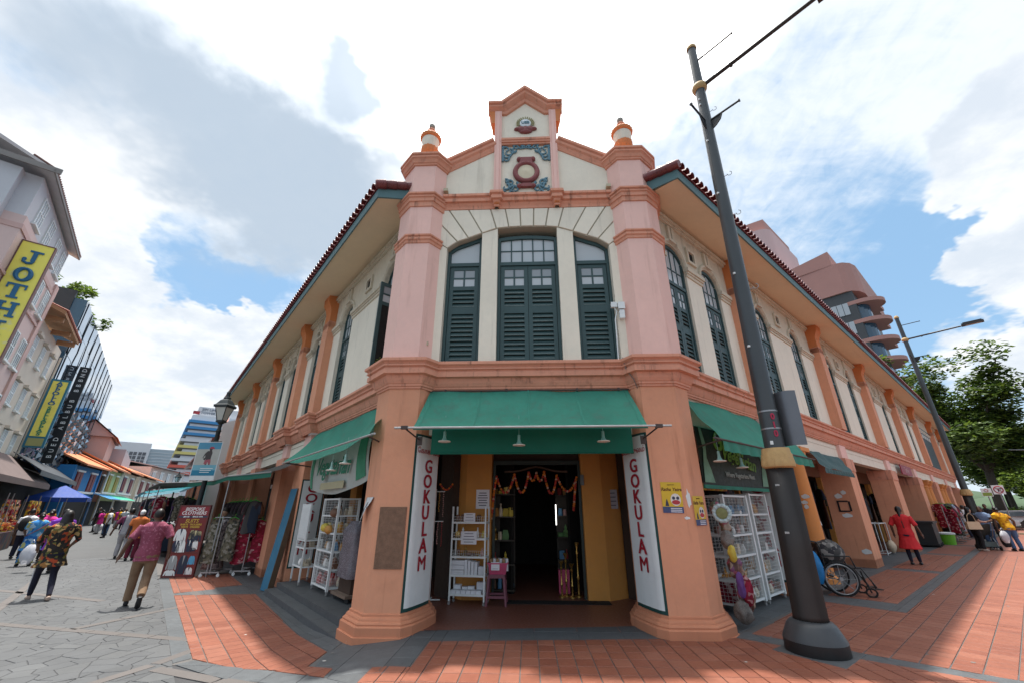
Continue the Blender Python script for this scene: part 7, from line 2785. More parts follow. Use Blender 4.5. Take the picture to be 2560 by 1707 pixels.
for ch, z in zip('JOTHI', (12.35, 11.45, 10.60, 9.70, 8.80)):
 slab_letter(ch, z, .72, .62)

# beige block next to it
cb = thing('beige_block', 'beige plastered block with small hooded windows next to the pale pink block', 'building', PL(38, 9, ZL))
mb = MB(FLm)
mb.box(34.55, 43.1, 7.7, 18, ZL, 12.3)
mb.build('wall', BEIGE, cb)
mb = MB(FLm)
mb.add([(34.6, 6.7, 12.5), (41.2, 6.7, 12.5), (41.2, 12, 14.8), (34.6, 12, 14.8), (34.6, 6.7, 12.7), (41.2, 6.7, 12.7), (41.2, 12, 15), (34.6, 12, 15)], [(0, 1, 2, 3), (4, 7, 6, 5), (0, 4, 5, 1), (1, 5, 6, 2), (0, 3, 7, 4), (2, 6, 7, 3)])
mb.build('roof', mat('soffit_tan', (.36, .20, .11), .8), cb)
for k in range(33):
 mb = MB(FLm)
 mb.tube([(34.7 + k * .2, 6.62, 12.74), (34.7 + k * .2, 7.6, 13.1)], .075, 6)
 mb.build('roof_tile', mat('red_brown_tile', (.24, .075, .05), .7), cb, fix=False)
for s in (36.2, 38.6, 41.0):
 for z in (9.9, 7.1, 4.6):
  wall_window(FLm, s, 7.699, z, .85, 1.35, cb, WHITEP, WINW, hood=BEIGE)
for s in (35.5, 38.5, 40.8):
 mb = MB(FLm)
 mb.box(s - .12, s + .12, 6.8, 7.7, 12.2, 12.5)
 mb.build('eave_bracket', mat('soffit_tan', (.36, .20, .11)), cb)
mb = MB(FLm)
mb.tube([(42.8, 7.55, ZL), (42.8, 7.55, 11.8)], .06, 8)
mb.build('drainpipe', BEIGE, cb)

# signs standing out from the fronts
ap = thing('vertical_sign', 'blue framed yellow vertical sign with green letters before the mirrored block', 'sign', PL(42.7, 7.0, 5.4))
mb = MB(FLm)
mb.box(42.66, 42.9, 6.5, 7.5, 5.4, 10.2)
mb.build('frame', mat('sign_teal', (.02, .15, .24), .5), ap)
mb = MB(FLm)
mb.box(42.63, 42.66, 6.62, 7.38, 6.15, 10.05)
mb.build('panel', mat('sign_lemon', (.74, .66, .13), .5), ap)
mb = MB(FLm)
mb.box(42.63, 42.66, 6.62, 7.38, 5.5, 6.02)
mb.build('foot_panel', mat('sign_olive', (.30, .30, .12), .5), ap)
MA = facing(PL(42.62, 7.0, 0), -LT.x, -LT.y)
for i, ch in enumerate('APPOLLO'):
 text_mesh(ch, .34, MA @ Matrix.Translation((0, 9.90 - i * .245, .01)), JB, 'letter', ap, .004, sx=1.3, bold=.014)
for i, ch in enumerate('SELLAPPAS'):
 text_mesh(ch, .30, MA @ Matrix.Translation((0, 8.10 - i * .225, .01)), mat('letter_green', (.03, .20, .12), .6), 'letter', ap, .004, sx=1.3, bold=.014)
bs = thing('vertical_sign', 'narrow black vertical sign with small white glyphs on the mirrored block', 'sign', PL(50, 7.1, 5))
mb = MB(FLm)
mb.box(49.9, 50.2, 6.75, 7.45, 4.9, 13.0)
mb.build('panel', BLACKP, bs)
MBk = facing(PL(49.88, 7.08, 0), -LT.x, -LT.y)
for i, ch in enumerate('DNBBB BUBLBA DEUB'):
 if ch != ' ':
  text_mesh(ch, .40, MBk @ Matrix.Translation((0, 12.7 - i * .455, .01)) @ Matrix.Rotation(PI / 2, 4, 'Z'), WH, 'glyph', bs, .004, bold=.006)

# mirrored glass block
gbk = thing('mirrored_block', 'mirrored glass block with a faceted lower facade on the left street', 'building', PL(55, 9, ZL))
MIR = mat_glass('mirror_glass', (.27, .38, .50), .03, .92)
MIR2 = mat_glass('mirror_facet', (.34, .42, .50), .06, .85)
MIR3 = mat('facet_white_reflection', (.55, .57, .60), .35, .1, 2)  # flat white and black facet colours stand for reflections in the mirror glass
MIR4 = mat('facet_dark_reflection', (.02, .022, .026), .3, .1, 2)
mb = MB(FLm)
mb.box(43.4, 76, 7.64, 22, ZL, 16.75)
mb.build('core', BLUEGL, gbk)
for i in range(7):
 for j in range(4):
  mb = MB(FLm)
  mb.box(43.36, 43.40, 7.55 + i * 2.0, 7.55 + i * 2.0 + 1.96, 4.6 + j * 3.04, 4.6 + j * 3.04 + 3.0)
  mb.build('glass_panel', BLUEGL, gbk)
rg = random.Random(4)
for i in range(12):
 s0 = 43.45 + i * 2.7
 for j in range(3):
  z0, z1 = 10.2 + j * 2.18, 10.2 + (j + 1) * 2.18
  sk = .35 if (i + j) % 2 else 0
  mb = MB(FLm)
  a, b = rg.uniform(-.012, .012), rg.uniform(-.012, .012)
  mb.add([(s0 + .05 + sk, 7.52 + a, z0 + .03), (s0 + 2.66 + sk, 7.52 + b, z0 + .03), (s0 + 2.66, 7.52 - a, z1), (s0 + .05, 7.52 - b, z1)], [(0, 1, 2, 3)])
  mb.build('glass_panel', MIR, gbk, fix=False)
for i in range(17):
 for j in range(11):
  s0, z0 = 43.5 + i * 1.9, 4.6 + j * .51
  off = .95 if j % 2 else 0
  dd = .14 + .10 * ((i * 5 + j * 3) % 4) / 3
  mb = MB(FLm)
  m = [(s0 + off, 7.5, z0), (s0 + off + 1.0, 7.5, z0), (s0 + off + 1.0, 7.5, z0 + .5), (s0 + off, 7.5, z0 + .5)]
  ap_ = (s0 + off + .5 + rg.uniform(-.2, .2), 7.5 - dd, z0 + .25 + rg.uniform(-.12, .12))
  mb.add(m + [ap_], [(0, 1, 4), (1, 2, 4), (2, 3, 4), (3, 0, 4)])
  mb.build('facet', (MIR2, MIR4, MIR3, BLUEGL, MIR2, MIR4)[(i * 5 + j * 3 + (i * j) % 4) % 6], gbk, fix=False)
for i in range(12):
 s0 = 44.0 + i * 2.7
 mb = MB(FLm)
 mb.tube([(s0, 7.5, 10.2), (s0, 7.5, 12.4), (s0 + .35, 7.5, 13.4), (s0, 7.5, 14.6), (s0, 7.5, 16.7)], .025, 4)
 mb.build('mullion', DGREY, gbk, fix=False)

def leaf_cloud(mb, cs, n, size, rr, flat=.6):
 for _ in range(n):
  c, r = rr.choice(cs)
  v = Vector((rr.gauss(0, 1), rr.gauss(0, 1), rr.gauss(0, 1)))
  v = v.normalized() * (rr.random() ** .45)
  p = Vector(c) + Vector((v.x * r[0], v.y * r[1], v.z * r[2]))
  a = rr.uniform(0, 2 * PI)
  t = rr.uniform(-flat, flat) + .35
  u = Vector((math.cos(a), math.sin(a), rr.uniform(-.5, .5))) * size * rr.uniform(.6, 1.3)
  w = Vector((-math.sin(a) * math.cos(t), math.cos(a) * math.cos(t), math.sin(t))) * size * .42 * rr.uniform(.7, 1.2)
  o = len(mb.v)
  mb.v += [(p - u * .5)[:], (p + w * .6 + u * .05)[:], (p + u * .55)[:], (p - w * .6 + u * .05)[:]]
  mb.f.append((o, o + 1, o + 2, o + 3))
  mb.m.append(rr.choice((0, 0, 0, 1, 1, 2)))

LEAF = mat('leaf_green', (.066, .115, .022), .6, .35, .9, trans=.35)
LEAFY = mat('leaf_yellow_green', (.125, .19, .025), .6, .3, .9, trans=.4)
LEAFD = mat('leaf_dark_green', (.030, .060, .016), .6, .3, .9, trans=.25)
BARK = mat('bark', (.055, .045, .035), .9, .25, 5, bump=.5)

def tree(base, h, cw, label, seed, m=LEAF, trunk_h=.35, n=9000, size=.36, group='trees along the right street', lean=(0, 0)):
 t = thing('tree', label, 'tree', base, 0, group)
 rr = random.Random(seed)
 M = Matrix.Translation(base)
 mb = MB(M)
 th = h * trunk_h
 tops = []
 mb.tube([(0, 0, -.1), (lean[0] * .3, lean[1] * .3, th * .5), (lean[0], lean[1], th)], [h * .028, h * .022, h * .018], 9)
 cs = []
 nb = 13
 for k in range(nb):
  a = 2 * PI * k / nb + rr.uniform(-.3, .3)
  e = rr.uniform(.25, 1.0)
  r = cw * (.2 + .75 * math.sin(PI * (.15 + .8 * k / 13))) * .42 * rr.uniform(.8, 1.2)
  zz = h * (trunk_h + .10 + (.88 - trunk_h) * ((k * 5) % 13) / 13)
  tip = Vector((lean[0] + r * math.cos(a), lean[1] + r * math.sin(a), zz))
  mid = Vector((lean[0], lean[1], th)).lerp(tip, .5) + Vector((0, 0, h * .04))
  mb.tube([(lean[0], lean[1], th * .95), mid, tip], [h * .013, h * .008, h * .003], 6)
  for q in range(5):
   f = .45 + .6 * q / 4
   c = Vector((lean[0], lean[1], th)).lerp(tip, f) + Vector((rr.uniform(-1, 1), rr.uniform(-1, 1), rr.uniform(-.3, .8))) * cw * .09
   s = cw * rr.uniform(.09, .17)
   cs.append((c[:], (s * 1.2, s * 1.2, s * .75)))
 mb.build('trunk', BARK, t, smooth='all')
 mb = MB(M)
 leaf_cloud(mb, [((M.inverted() @ (M @ Vector(c)))[:], r) for c, r in cs], n, size, rr)
 # leaf_cloud writes local points: lift them into the world here
 mb.v = [(M @ Vector(p))[:] for p in mb.v]
 mb.build('crown', [m, LEAFY, LEAFD], t, fix=False)
 return t

rt = thing('roof_shrubs', 'green shrubs growing on the flat roof of the mirrored block', 'plants', PL(46, 9, 16.7))
for k, (s, d, w) in enumerate(((44.2, 8.6, 1.1), (46.2, 8.8, .9), (51.5, 8.4, .9), (44.0, 10.5, 1.4))):
 mb = MB()
 rr = random.Random(k)
 c = PL(s, d, 16.75)
 for q in range(4):
  a = q * 1.7
  mb.tube([c[:], (c.x + .5 * w * math.cos(a), c.y + .5 * w * math.sin(a), c.z + 1.1)], .04, 5)
 leaf_cloud(mb, [((c.x + rr.uniform(-w, w), c.y + rr.uniform(-w, w), c.z + rr.uniform(.5, 1.6)), (.55, .55, .4)) for _ in range(6)], 320, .36, rr)
 mb.build('shrub', [LEAFY, LEAF, LEAF], rt, fix=False)
mb = MB(FLm)
mb.box(43.2, 43.6, 8.3, 10.5, 14.2, 17.3)
mb.build('roof_cabin', DGREY, gbk)

# brown awnings of the left shops
for k, (s0, s1, zf, zb, d0, m, lb) in enumerate(((23, 47, 3.12, 4.6, 6.0, mat('brown_canvas', (.13, .095, .09), .85, .12, 1), 'long brown awning over the left shops with a pale lettered valance'), (41, 60, 3.85, 4.9, 5.9, DGREY, 'dark grey awning below the mirrored block'))):
 t = thing('awning', lb, 'awning', PL((s0 + s1) / 2, d0, zf))
 mb = MB(FLm)
 mb.add([(s0, d0, zf), (s1, d0, zf), (s1, 7.45, zb), (s0, 7.45, zb), (s0, d0, zf + .05), (s1, d0, zf + .05), (s1, 7.45, zb + .05), (s0, 7.45, zb + .05)], [(0, 1, 2, 3), (4, 7, 6, 5), (0, 4, 5, 1), (1, 5, 6, 2), (2, 6, 7, 3), (3, 7, 4, 0)])
 mb.build('canvas', m, t)
 mb = MB(FLm)
 mb.box(s0, s1, d0 - .02, d0, zf - .28, zf + .03)
 mb.build('valance', m, t)
 mb = MB(FLm)
 for q in range(6):
  s = s0 + .5 + q * (s1 - s0 - 1) / 5
  mb.tube([(s, d0 + .02, zf - .2), (s, 7.4, zf + .4)], .03, 5)
 mb.build('arm_struts', METALG, t, kind='stuff')

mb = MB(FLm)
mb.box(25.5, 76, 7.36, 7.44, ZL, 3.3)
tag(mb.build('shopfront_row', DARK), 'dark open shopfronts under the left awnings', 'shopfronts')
# stalls in front of the left shops: goods in colour
GY = mat_cells('yellow_goods', [(.5, .3, .02), (.45, .12, .03), (.55, .42, .05), (.3, .03, .03), (.08, .05, .04)], 5, .7, .1, 'pos', (1, 1, 1.5))
GR = mat_cells('red_goods', [(.35, .03, .03), (.45, .25, .03), (.2, .02, .04), (.5, .4, .3), (.05, .05, .05)], 5, .7, .1, 'pos', (1, 1, 1.5))
GBL = mat_cells('blue_goods', [(.05, .25, .42), (.3, .45, .55), (.1, .35, .3), (.5, .5, .5), (.02, .1, .25)], 3, .5, .1, 'pos')
for k, (s, d, m, lb) in enumerate(((20.5, 5.3, GBL, 'blue plastic wrapped goods piled at the left edge'), (23.5, 5.4, GY, 'yellow and red goods display nearest the left edge'), (27, 5.4, GR, 'red goods display behind the women'), (31, 5.4, GY, 'orange and yellow goods display before the left shops'), (36, 5.2, GR, 'red goods display farther down the left shops'), (41, 5.0, GY, 'distant yellow goods display before the left shops'))):
 t = thing('market_display', lb, 'market stall', PL(s, d, ZL), 0, 'market displays along the left shops')
 mb = MB(FLm)
 mb.box(s - 1.6, s + 1.6, d - .7, d + .6, ZL, .55)
 mb.build('table', DRESS_DARK, t)
 mb = MB(FLm)
 mb.box(s - 1.6, s + 1.6, d + .5, d + .6, .55, 2.0)
 mb.build('back_board', m, t)
 mb = MB(FLm)
 rr = random.Random(k)
 for q in range(60):
  mb.cbox((s + rr.uniform(-1.5, 1.5), d + rr.uniform(-.65, .4), .62 + rr.random() * .25), (.25, .22, .14))
 for q in range(24):
  mb.cbox((s + rr.uniform(-1.5, 1.5), d + .44, .9 + rr.random() * 1.0), (.26, .08, .24))
 mb.build('goods', m, t, kind='stuff')
 for e in (-1.55, 1.55):
  mb = MB(FLm)
  mb.tube([(s + e, d - .65, ZL), (s + e, d - .65, 2.2)], .02, 6)
  mb.build('pole', METALG, t)
ub = thing('parasol', 'pale grey stall sheet sloping down at the left edge', 'canopy', PL(19.5, 4.3, ZL))
mb = MB(FLm)
mb.add([(18.5, 4.6, 2.0), (21.5, 4.4, 2.05), (21.8, 6.0, 2.3), (18.3, 6.2, 2.3), (18.5, 4.45, 1.4), (21.4, 4.25, 1.5)], [(0, 1, 2, 3), (0, 4, 5, 1)])
mb.build('sheet', mat('pale_sheet', (.38, .38, .40), .6, .15, 2, trans=.2), ub, fix=False)
mb = MB(FLm)
mb.tube([(18.6, 4.6, ZL), (18.6, 4.6, 2.0)], .02, 6)
mb.tube([(21.4, 4.4, ZL), (21.4, 4.4, 2.05)], .02, 6)
mb.build('pole', METALG, ub, kind='stuff')
tn = thing('market_tent', 'bright blue pointed market tent down the left street', 'tent', PL(51, 5.6, ZL))
mb = MB(FLm)
c = (51, 5.6)
q = [(c[0] - 1.7, c[1] - 1.7), (c[0] + 1.7, c[1] - 1.7), (c[0] + 1.7, c[1] + 1.7), (c[0] - 1.7, c[1] + 1.7)]
mb.add([(x, y, 2.35) for x, y in q] + [(c[0], c[1], 3.3)] + [(x, y, 2.05) for x, y in q], [(0, 1, 4), (1, 2, 4), (2, 3, 4), (3, 0, 4)] + [(i, i + 5, (i + 1) % 4 + 5, (i + 1) % 4) for i in range(4)])
mb.build('canopy', mat('tent_blue', (.015, .06, .30), .6, .15, 1, trans=.2), tn)
for x, y in q:
 mb = MB(FLm)
 mb.tube([(x, y, ZL), (x, y, 2.2)], .03, 6)
 mb.build('pole', METALG, tn)

# terraces closing the left street
F2a, F2b = PL(60, 5.9), PL(68, 5.0)

def house_row(name, label, a, b, zt, depth, wall_m, roof_m, rise, storeys, win_m, nwin, ground_m, pil=None, door=DARK, shut=None):
 a, b = Vector(a), Vector(b)
 u = (b - a).normalized()
 L_ = (b - a).length
 n = Vector((u.y, -u.x, 0))
 if n.dot(Vector((0, 0, 0)) - a) < 0:
  n = -n
 M = Matrix(((u.x, -n.x, 0, a.x), (u.y, -n.y, 0, a.y), (0, 0, 1, 0), (0, 0, 0, 1)))
 t = thing(name, label, 'building', a.lerp(b, .5) + Vector((0, 0, ZL)), 0, 'terraced shophouses closing the left street')
 mb = MB(M)
 mb.box(0, L_, 0, depth, ZL, zt)
 mb.build('wall', wall_m, t)
 mb = MB(M)
 mb.add([(-.1, -.9, zt - .05), (L_ + .1, -.9, zt - .05), (L_ + .1, depth * .5, zt + rise), (-.1, depth * .5, zt + rise), (-.1, -.9, zt + .12), (L_ + .1, -.9, zt + .12), (L_ + .1, depth * .5, zt + rise + .18), (-.1, depth * .5, zt + rise + .18), (-.1, depth, zt), (L_ + .1, depth, zt)],
     [(0, 1, 2, 3), (4, 7, 6, 5), (0, 4, 5, 1), (0, 3, 7, 4), (1, 5, 6, 2), (3, 2, 9, 8), (7, 8, 9, 6), (3, 8, 7), (2, 6, 9)])
 rf = mb.build('roof', roof_m, t)
 mb = MB(M)
 for k in range(int(L_ / .6) + 1):
  mb.box(.6 * k - .04, .6 * k + .04, -.86, -.80, zt + .12, zt + .16)
 mb.box(.02, L_ - .02, -.10, 0.0, zt * .52 + .1, zt * .52 + .3)
 mb.build('string_course', WHITEP, t, kind='stuff')
 mb = MB(M)
 mb.box(.3, L_ - .3, -.03, .1, ZL, zt * .40)
 mb.build('shop_opening', ground_m, t)
 for k in range(nwin):
  x = L_ * (k + .5) / nwin
  w = L_ / nwin * .42
  mb = MB(M)
  mb.box(x - w / 2, x + w / 2, -.06, 0, zt * .58, zt * .90)
  wdw = mb.build('window', win_m, t)
  for e in (-1, 1):
   mb = MB(M)
   mb.box(x + e * w * .25 - w * .2, x + e * w * .25 + w * .2, -.10, -.06, zt * .60, zt * .88)
   mb.build('shutter', shut or win_m, wdw)
  mb = MB(M)
  mb.box(x - w * .62, x + w * .62, -.14, 0, zt * .90, zt * .93)
  mb.build('lintel', WHITEP, wdw)
 if pil:
  for x in (0.15, L_ - .15):
   mb = MB(M)
   mb.box(x - .15, x + .15, -.12, 0, ZL, zt)
   mb.build('pilaster', pil, t)
 return t, M, L_

BLUEW = mat('strong_blue_wall', (.025, .18, .42), .8, .1, .5)
DKRED = mat('dark_red_shutter', (.16, .018, .02), .6)
GREENY = mat('pale_green_wall', (.36, .46, .24), .8, .08, .5)
CREAMW = mat('warm_white_wall', (.55, .52, .44), .8, .08, .5)
house_row('blue_shophouse', 'bright blue shophouse with dark red shutters and an orange roof', PL(59, 6.4), PL(67.5, 5.05), 5.5, 12, BLUEW, ORR, 3.2, 2, DKRED, 2, DARK, BLUEW)
house_row('brown_shophouse', 'narrow brown shophouse between the blue and the green ones', PL(67.6, 5.0), PL(70.5, 4.7), 5.6, 12, mat('brown_front', (.18, .07, .04), .8), ORR, 3.3, 2, DARK, 1, DARK)
house_row('green_shophouse', 'pale green shophouse with olive shutters behind the striped awning', PL(70.6, 4.65), PL(79, 3.75), 5.9, 12, GREENY, ORR, 3.4, 2, mat('olive_shutter', (.30, .22, .03), .6), 2, DARK, WHITEP)
house_row('white_shophouse', 'off white shophouse with violet and red shutters at the bend of the street', PL(79.1, 3.7), PL(90, 2.5), 6.2, 12, CREAMW, ORR, 3.2, 2, mat('violet_shutter', (.05, .03, .14), .6), 2, DARK, CREAMW, shut=DKRED)
house_row('far_shophouse', 'cream shophouse with low orange roofs farthest down the left street', PL(91, 2.0), PL(112, -1.0), 6.2, 14, CREAMW, ORR, 3.0, 2, DKRED, 4, DARK)
house_row('pale_hall', 'pale hall with a grey roof behind the low orange roofs', PL(108, 1.2), PL(128, -5), 9, 14, mat('pale_hall_wall', (.52, .48, .46), .8), mat('grey_roof', (.28, .28, .30), .7), 1.5, 2, WINW, 5, DARK)
bh = thing('gable_house', 'house with an orange gable rising behind the blue shophouse', 'building', PL(75, 8.0, ZL))
mb = MB(FLm)
mb.box(72, 82, 5.6, 12, ZL, 9.8)
mb.add([(71.6, 5.2, 9.8), (71.6, 12, 9.8), (71.6, 8.4, 12.3), (82, 5.2, 9.8), (82, 12, 9.8), (82, 8.4, 12.3)], [(0, 1, 2), (3, 5, 4), (0, 2, 5, 3), (1, 4, 5, 2)])
mb.build('wall', PKDARK, bh)
mb = MB(FLm)
mb.add([(71.2, 4.9, 9.7), (71.2, 8.4, 12.5), (82, 8.4, 12.5), (82, 4.9, 9.7), (71.2, 12.3, 9.7), (82, 12.3, 9.7)], [(0, 1, 2, 3), (1, 4, 5, 2)])
mb.build('roof', ORR, bh, fix=False)
mb = MB(FLm)
mb.box(80, 100, 4.2, 12, ZL, 9.2)
tag(mb.build('grey_party_wall', mat('lilac_grey_wall', (.36, .34, .38), .85, .06, .3)), 'lilac grey party wall behind the green and white shophouses', 'building')
sa_ = thing('awning', 'blue and green awning over the green shophouse door', 'awning', PL(74, 3.0, 2.6))
mb = MB(FLm)
mb.add([(66, 3.4, 2.5), (72, 2.7, 2.5), (72, 4.3, 3.1), (66, 5.0, 3.1)], [(0, 1, 2, 3)])
mb.build('blue_canvas', mat('awning_blue', (.02, .16, .36), .7), sa_, fix=False)
mb = MB(FLm)
mb.add([(72, 2.7, 2.5), (84, 1.5, 2.5), (84, 3.0, 3.1), (72, 4.3, 3.1)], [(0, 1, 2, 3)])
mb.build('green_canvas', mat('awning_green', (.03, .30, .20), .7), sa_, fix=False)

# right hand row of the left street, beyond the corner shophouse
orow = thing('orange_terrace', 'lower orange terrace with a dark eave beyond the corner shophouse on the left', 'building', PL(45, -4, ZL))
mb = MB(FLm)
mb.box(34, 62, -12, -3.1, ZL, 5.9)
mb.build('wall', mat('faded_orange_wall', (.50, .26, .17), .8, .1, 1), orow)
mb = MB(FLm)
mb.add([(33.6, -2.2, 5.7), (62, -2.2, 5.7), (62, -9, 8.4), (33.6, -9, 8.4), (33.6, -2.2, 5.9), (62, -2.2, 5.9), (62, -9, 8.6), (33.6, -9, 8.6)], [(0, 1, 2, 3), (4, 7, 6, 5), (0, 4, 5, 1), (0, 3, 7, 4), (1, 5, 6, 2)])
mb.build('roof', TILE, orow)
mb = MB(FLm)
mb.box(33.4, 34, -12, -2.6, ZL, 6.9)
mb.add([(33.4, -2.6, 6.9), (34, -2.6, 6.9), (34, -9, 9.6), (33.4, -9, 9.6), (33.4, -9, 6.9), (34, -9, 6.9)], [(0, 1, 2, 3), (0, 3, 4), (1, 5, 2)])
mb.build('party_wall', mat('pale_party_wall', (.58, .52, .50), .8, .06, 1), orow)
for k in range(7):
 s = 36 + k * 3.7
 mb = MB(FLm)
 mb.box(s - .3, s + .3, -3.1, -2.85, ZL, 5.7)
 mb.build('pilaster', TRIM, orow)
 mb = MB(FLm)
 mb.box(s + .9, s + 2.4, -3.1, -3.04, 3.4, 5.3)
 mb.build('window', DARK, orow)
mb = MB(FLm)
mb.ball((33.7, -2.7, 7.2), (.16, .16, .3), 10, 8)
mb.ball((33.7, -3.6, 7.6), (.13, .13, .22), 10, 8)
mb.build('ornament', PINK, orow, smooth=True)

# far towers
wt = thing('white_slab', 'far white slab block with a dark window grid above the orange roofs', 'building', PL(200, 6, 0))
mb = MB(FLm)
mb.box(200, 215, 4.2, 16.5, 0, 23.2)
mb.build('wall', mat('far_white', (.55, .57, .60), .8, .03, .1), wt)
mb = MB(FLm)
mb.box(201, 215, -3.5, 4.2, 0, 21.5)
mb.build('grey_wing', mat('far_grey_glass', (.30, .37, .42), .5, .04, .1), wt)
for i in range(8):
 for j in range(5):
  mb = MB(FLm)
  x = 5.0 + i * 1.12 + (i // 2) * .22
  mb.box(199.9, 200, x, x + .92, 13.5 + j * 1.35, 14.6 + j * 1.35)
  mb.build('window', mat('far_window', (.10, .105, .12), .4), wt)
for j in range(12):
 mb = MB(FLm)
 mb.box(200.9, 201, -3.4, 4.0, 8.6 + j * 1.05, 8.9 + j * 1.05)
 mb.build('floor_band', mat('far_band', (.42, .48, .52), .6), wt)
gt = thing('grey_tower', 'distant blue grey tower over the orange gable', 'building', PL(260, 23, 0))
mb = MB(FLm)
mb.box(260, 270, 20.5, 27.0, 0, 32)
mb.build('shaft', mat('tower_blue_grey', (.24, .32, .40), .5, .05, .1), gt)
mb = MB(FLm)
mb.box(260.5, 269, 21.5, 24.5, 32, 35)
mb.build('top_block', mat('tower_blue_grey', (.2, .3, .4)), gt)
for j in range(9):
 mb = MB(FLm)
 mb.box(259.8, 260, 20.4, 27.1, 15 + j * 1.9, 15.5 + j * 1.9)
 mb.build('floor_band', mat('tower_band', (.34, .42, .48), .6), gt)
sl = thing('striped_tower', 'far tower with blue yellow and red horizontal bands behind the lantern', 'building', PL(170, -6, 0))
mb = MB(FLm)
mb.box(170, 190, -18, -4.2, 0, 30.2)
mb.build('wall', mat('tower_white', (.58, .60, .63), .8, .03, .1), sl)
mb = MB(FLm)
mb.box(171, 189, -17, -5.4, 30.2, 33.2)
mb.build('top_block', mat('tower_white', (.6, .6, .6)), sl)
cols = [((.04, .20, .42), 'band_blue')] * 3 + [((.50, .52, .55), 'band_grey')] + [((.52, .46, .16), 'band_yellow')] * 2 + [((.52, .54, .56), 'band_grey')] + [((.50, .10, .07), 'band_red')] * 2 + [((.5, .5, .5), 'band_grey')] * 3
for j, (c_, nm) in enumerate(cols):
 z = 27.6 - j * 2.05
 mb = MB(FLm)
 mb.box(169.3, 190, -18.4, -3.6 + .25 * j, z, z + .85)
 mb.build('band', mat(nm, c_, .6, .04, .2), sl)
 mb = MB(FLm)
 mb.box(169.7, 190, -18.2, -3.9 + .25 * j, z - .35, z)
 mb.build('window_strip', mat('far_window', (.1, .1, .1)), sl)
text_mesh('SIM LIM\nTOWER', 1.15, facing(PL(170.9, -8.2, 31.8), -LT.x, -LT.y), mat('tower_letter', (.12, .16, .22), .6), 'lettering', sl, .05)
for d in (-5.0, -11.8):
 mb = MB(FLm)
 mb.box(170.7, 170.95, d - .9, d + .9, 30.6, 31.6)
 mb.build('red_emblem', mat('emblem_red', (.30, .03, .04), .6), sl)

# ================================================================ THE RIGHT STREET BEYOND
mb = MB(FRm)
mb.box(42.0, 56, -1.3, 60, -.16, -.02) if False else None
q = [PR(43.2, -60), PR(58, -60), PR(58, 60), PR(43.2, 60)]
mb.add([(p.x, p.y, .012) for p in q], [(0, 1, 2, 3)])
mb.build('road', mat('asphalt', (.06, .06, .062), .85, .12, 2, grain=.1), kind='structure', fix=False)
mb = MB(FRm)
for k in range(30):
 mb.box(43.0, 43.2, -3.0 + k * 1.0, -2.02 + k * 1.0, -.02, .12)
mb.build('kerb', mat('kerb_stone', (.42, .38, .25), .8, .15, 3), kind='structure')
# pink round-balconied hotel
ht = thing('pink_hotel', 'tall pink hotel with stacked rounded balconies behind the right roof', 'building', PR(83, -13, 0))
HP = mat('hotel_pink', (.38, .205, .18), .8, .06, .3)
HPD = mat('hotel_dark', (.055, .06, .065), .5, .1, .5)
mb = MB(FRm)
mb.box(83, 104, -24, -9.1, 0, 35.6)
mb.build('shaft', HPD, ht)
mb = MB(FRm)
pts = [(83, -24), (82.6, -9.8), (83.0, -9.0), (84.2, -8.2), (86, -7.8), (104, -7.8), (104, -24)]
mb.prism(pts, 35.6, 41.2)
mb.build('crown_block', HP, ht)
mb = MB(FRm)
mb.add([(82.6, -24, 41.2), (82.6, -10.4, 41.2), (90, -10.4, 41.2), (90, -24, 41.2), (82.6, -24, 42.0), (82.6, -10.4, 44.0), (90, -10.4, 44.0), (90, -24, 42.0)], [(3, 2, 1, 0), (4, 5, 6, 7), (0, 1, 5, 4), (1, 2, 6, 5), (2, 3, 7, 6), (3, 0, 4, 7)])
mb.build('roof_parapet', HP, ht)
for j in range(6):
 z = 35.2 - 3.42 * (j + 1)
 mb = MB(FRm)
 arc = [(83.6 + 1.9 * 0, -9.3)]
 pts = [(83.0, -10.2)] + [(85.6 - 2.7 * math.cos(a), -8.6 + 2.9 * math.sin(a)) for a in [PI * k / 14 for k in range(12)]] + [(90, -6.6), (90, -10.2)]
 mb.prism(pts, z + 1.35, z + 2.0)
 mb.build('balcony', HP, ht)
 mb = MB(FRm)
 pts = [(83.1, -10.0)] + [(85.7 - 2.1 * math.cos(a), -9.4 + 1.6 * math.sin(a)) for a in [PI * k / 10 for k in range(9)]] + [(90, -8.4), (90, -10)]
 mb.prism(pts, z - 1.3, z + 1.35)
 mb.build('bay_glass', BLUEGL, ht)
 for i in range(4):
  for e in range(3):
   mb = MB(FRm)
   x = -10.9 - i * 2.7 - e * .80
   mb.box(82.9, 83, x, x + .72, z - .2, z + 1.9)
   mb.build('window', WINW, ht)
h2 = thing('pink_tower', 'pale pink tower with a rounded corner far behind the right roof', 'building', PR(84, -22, 0))
mb = MB(FRm)
pts = [(82, -30)] + [(84.5 - 2.5 * math.cos(a), -20.5 + 2.5 * math.sin(a)) for a in [PI / 2 * k / 8 for k in range(9)]] + [(100, -18), (100, -30)]
mb.prism(pts, 0, 54)
mb.build('wall', mat('tower_pale_pink', (.50, .36, .36), .7, .05, .2), h2)
mb = MB(FRm)
mb.prism([(83, -30), (84, -21.5), (84.6, -18.9), (100, -18.9), (100, -30)], 54, 57.5)
mb.build('crown', HP, h2)
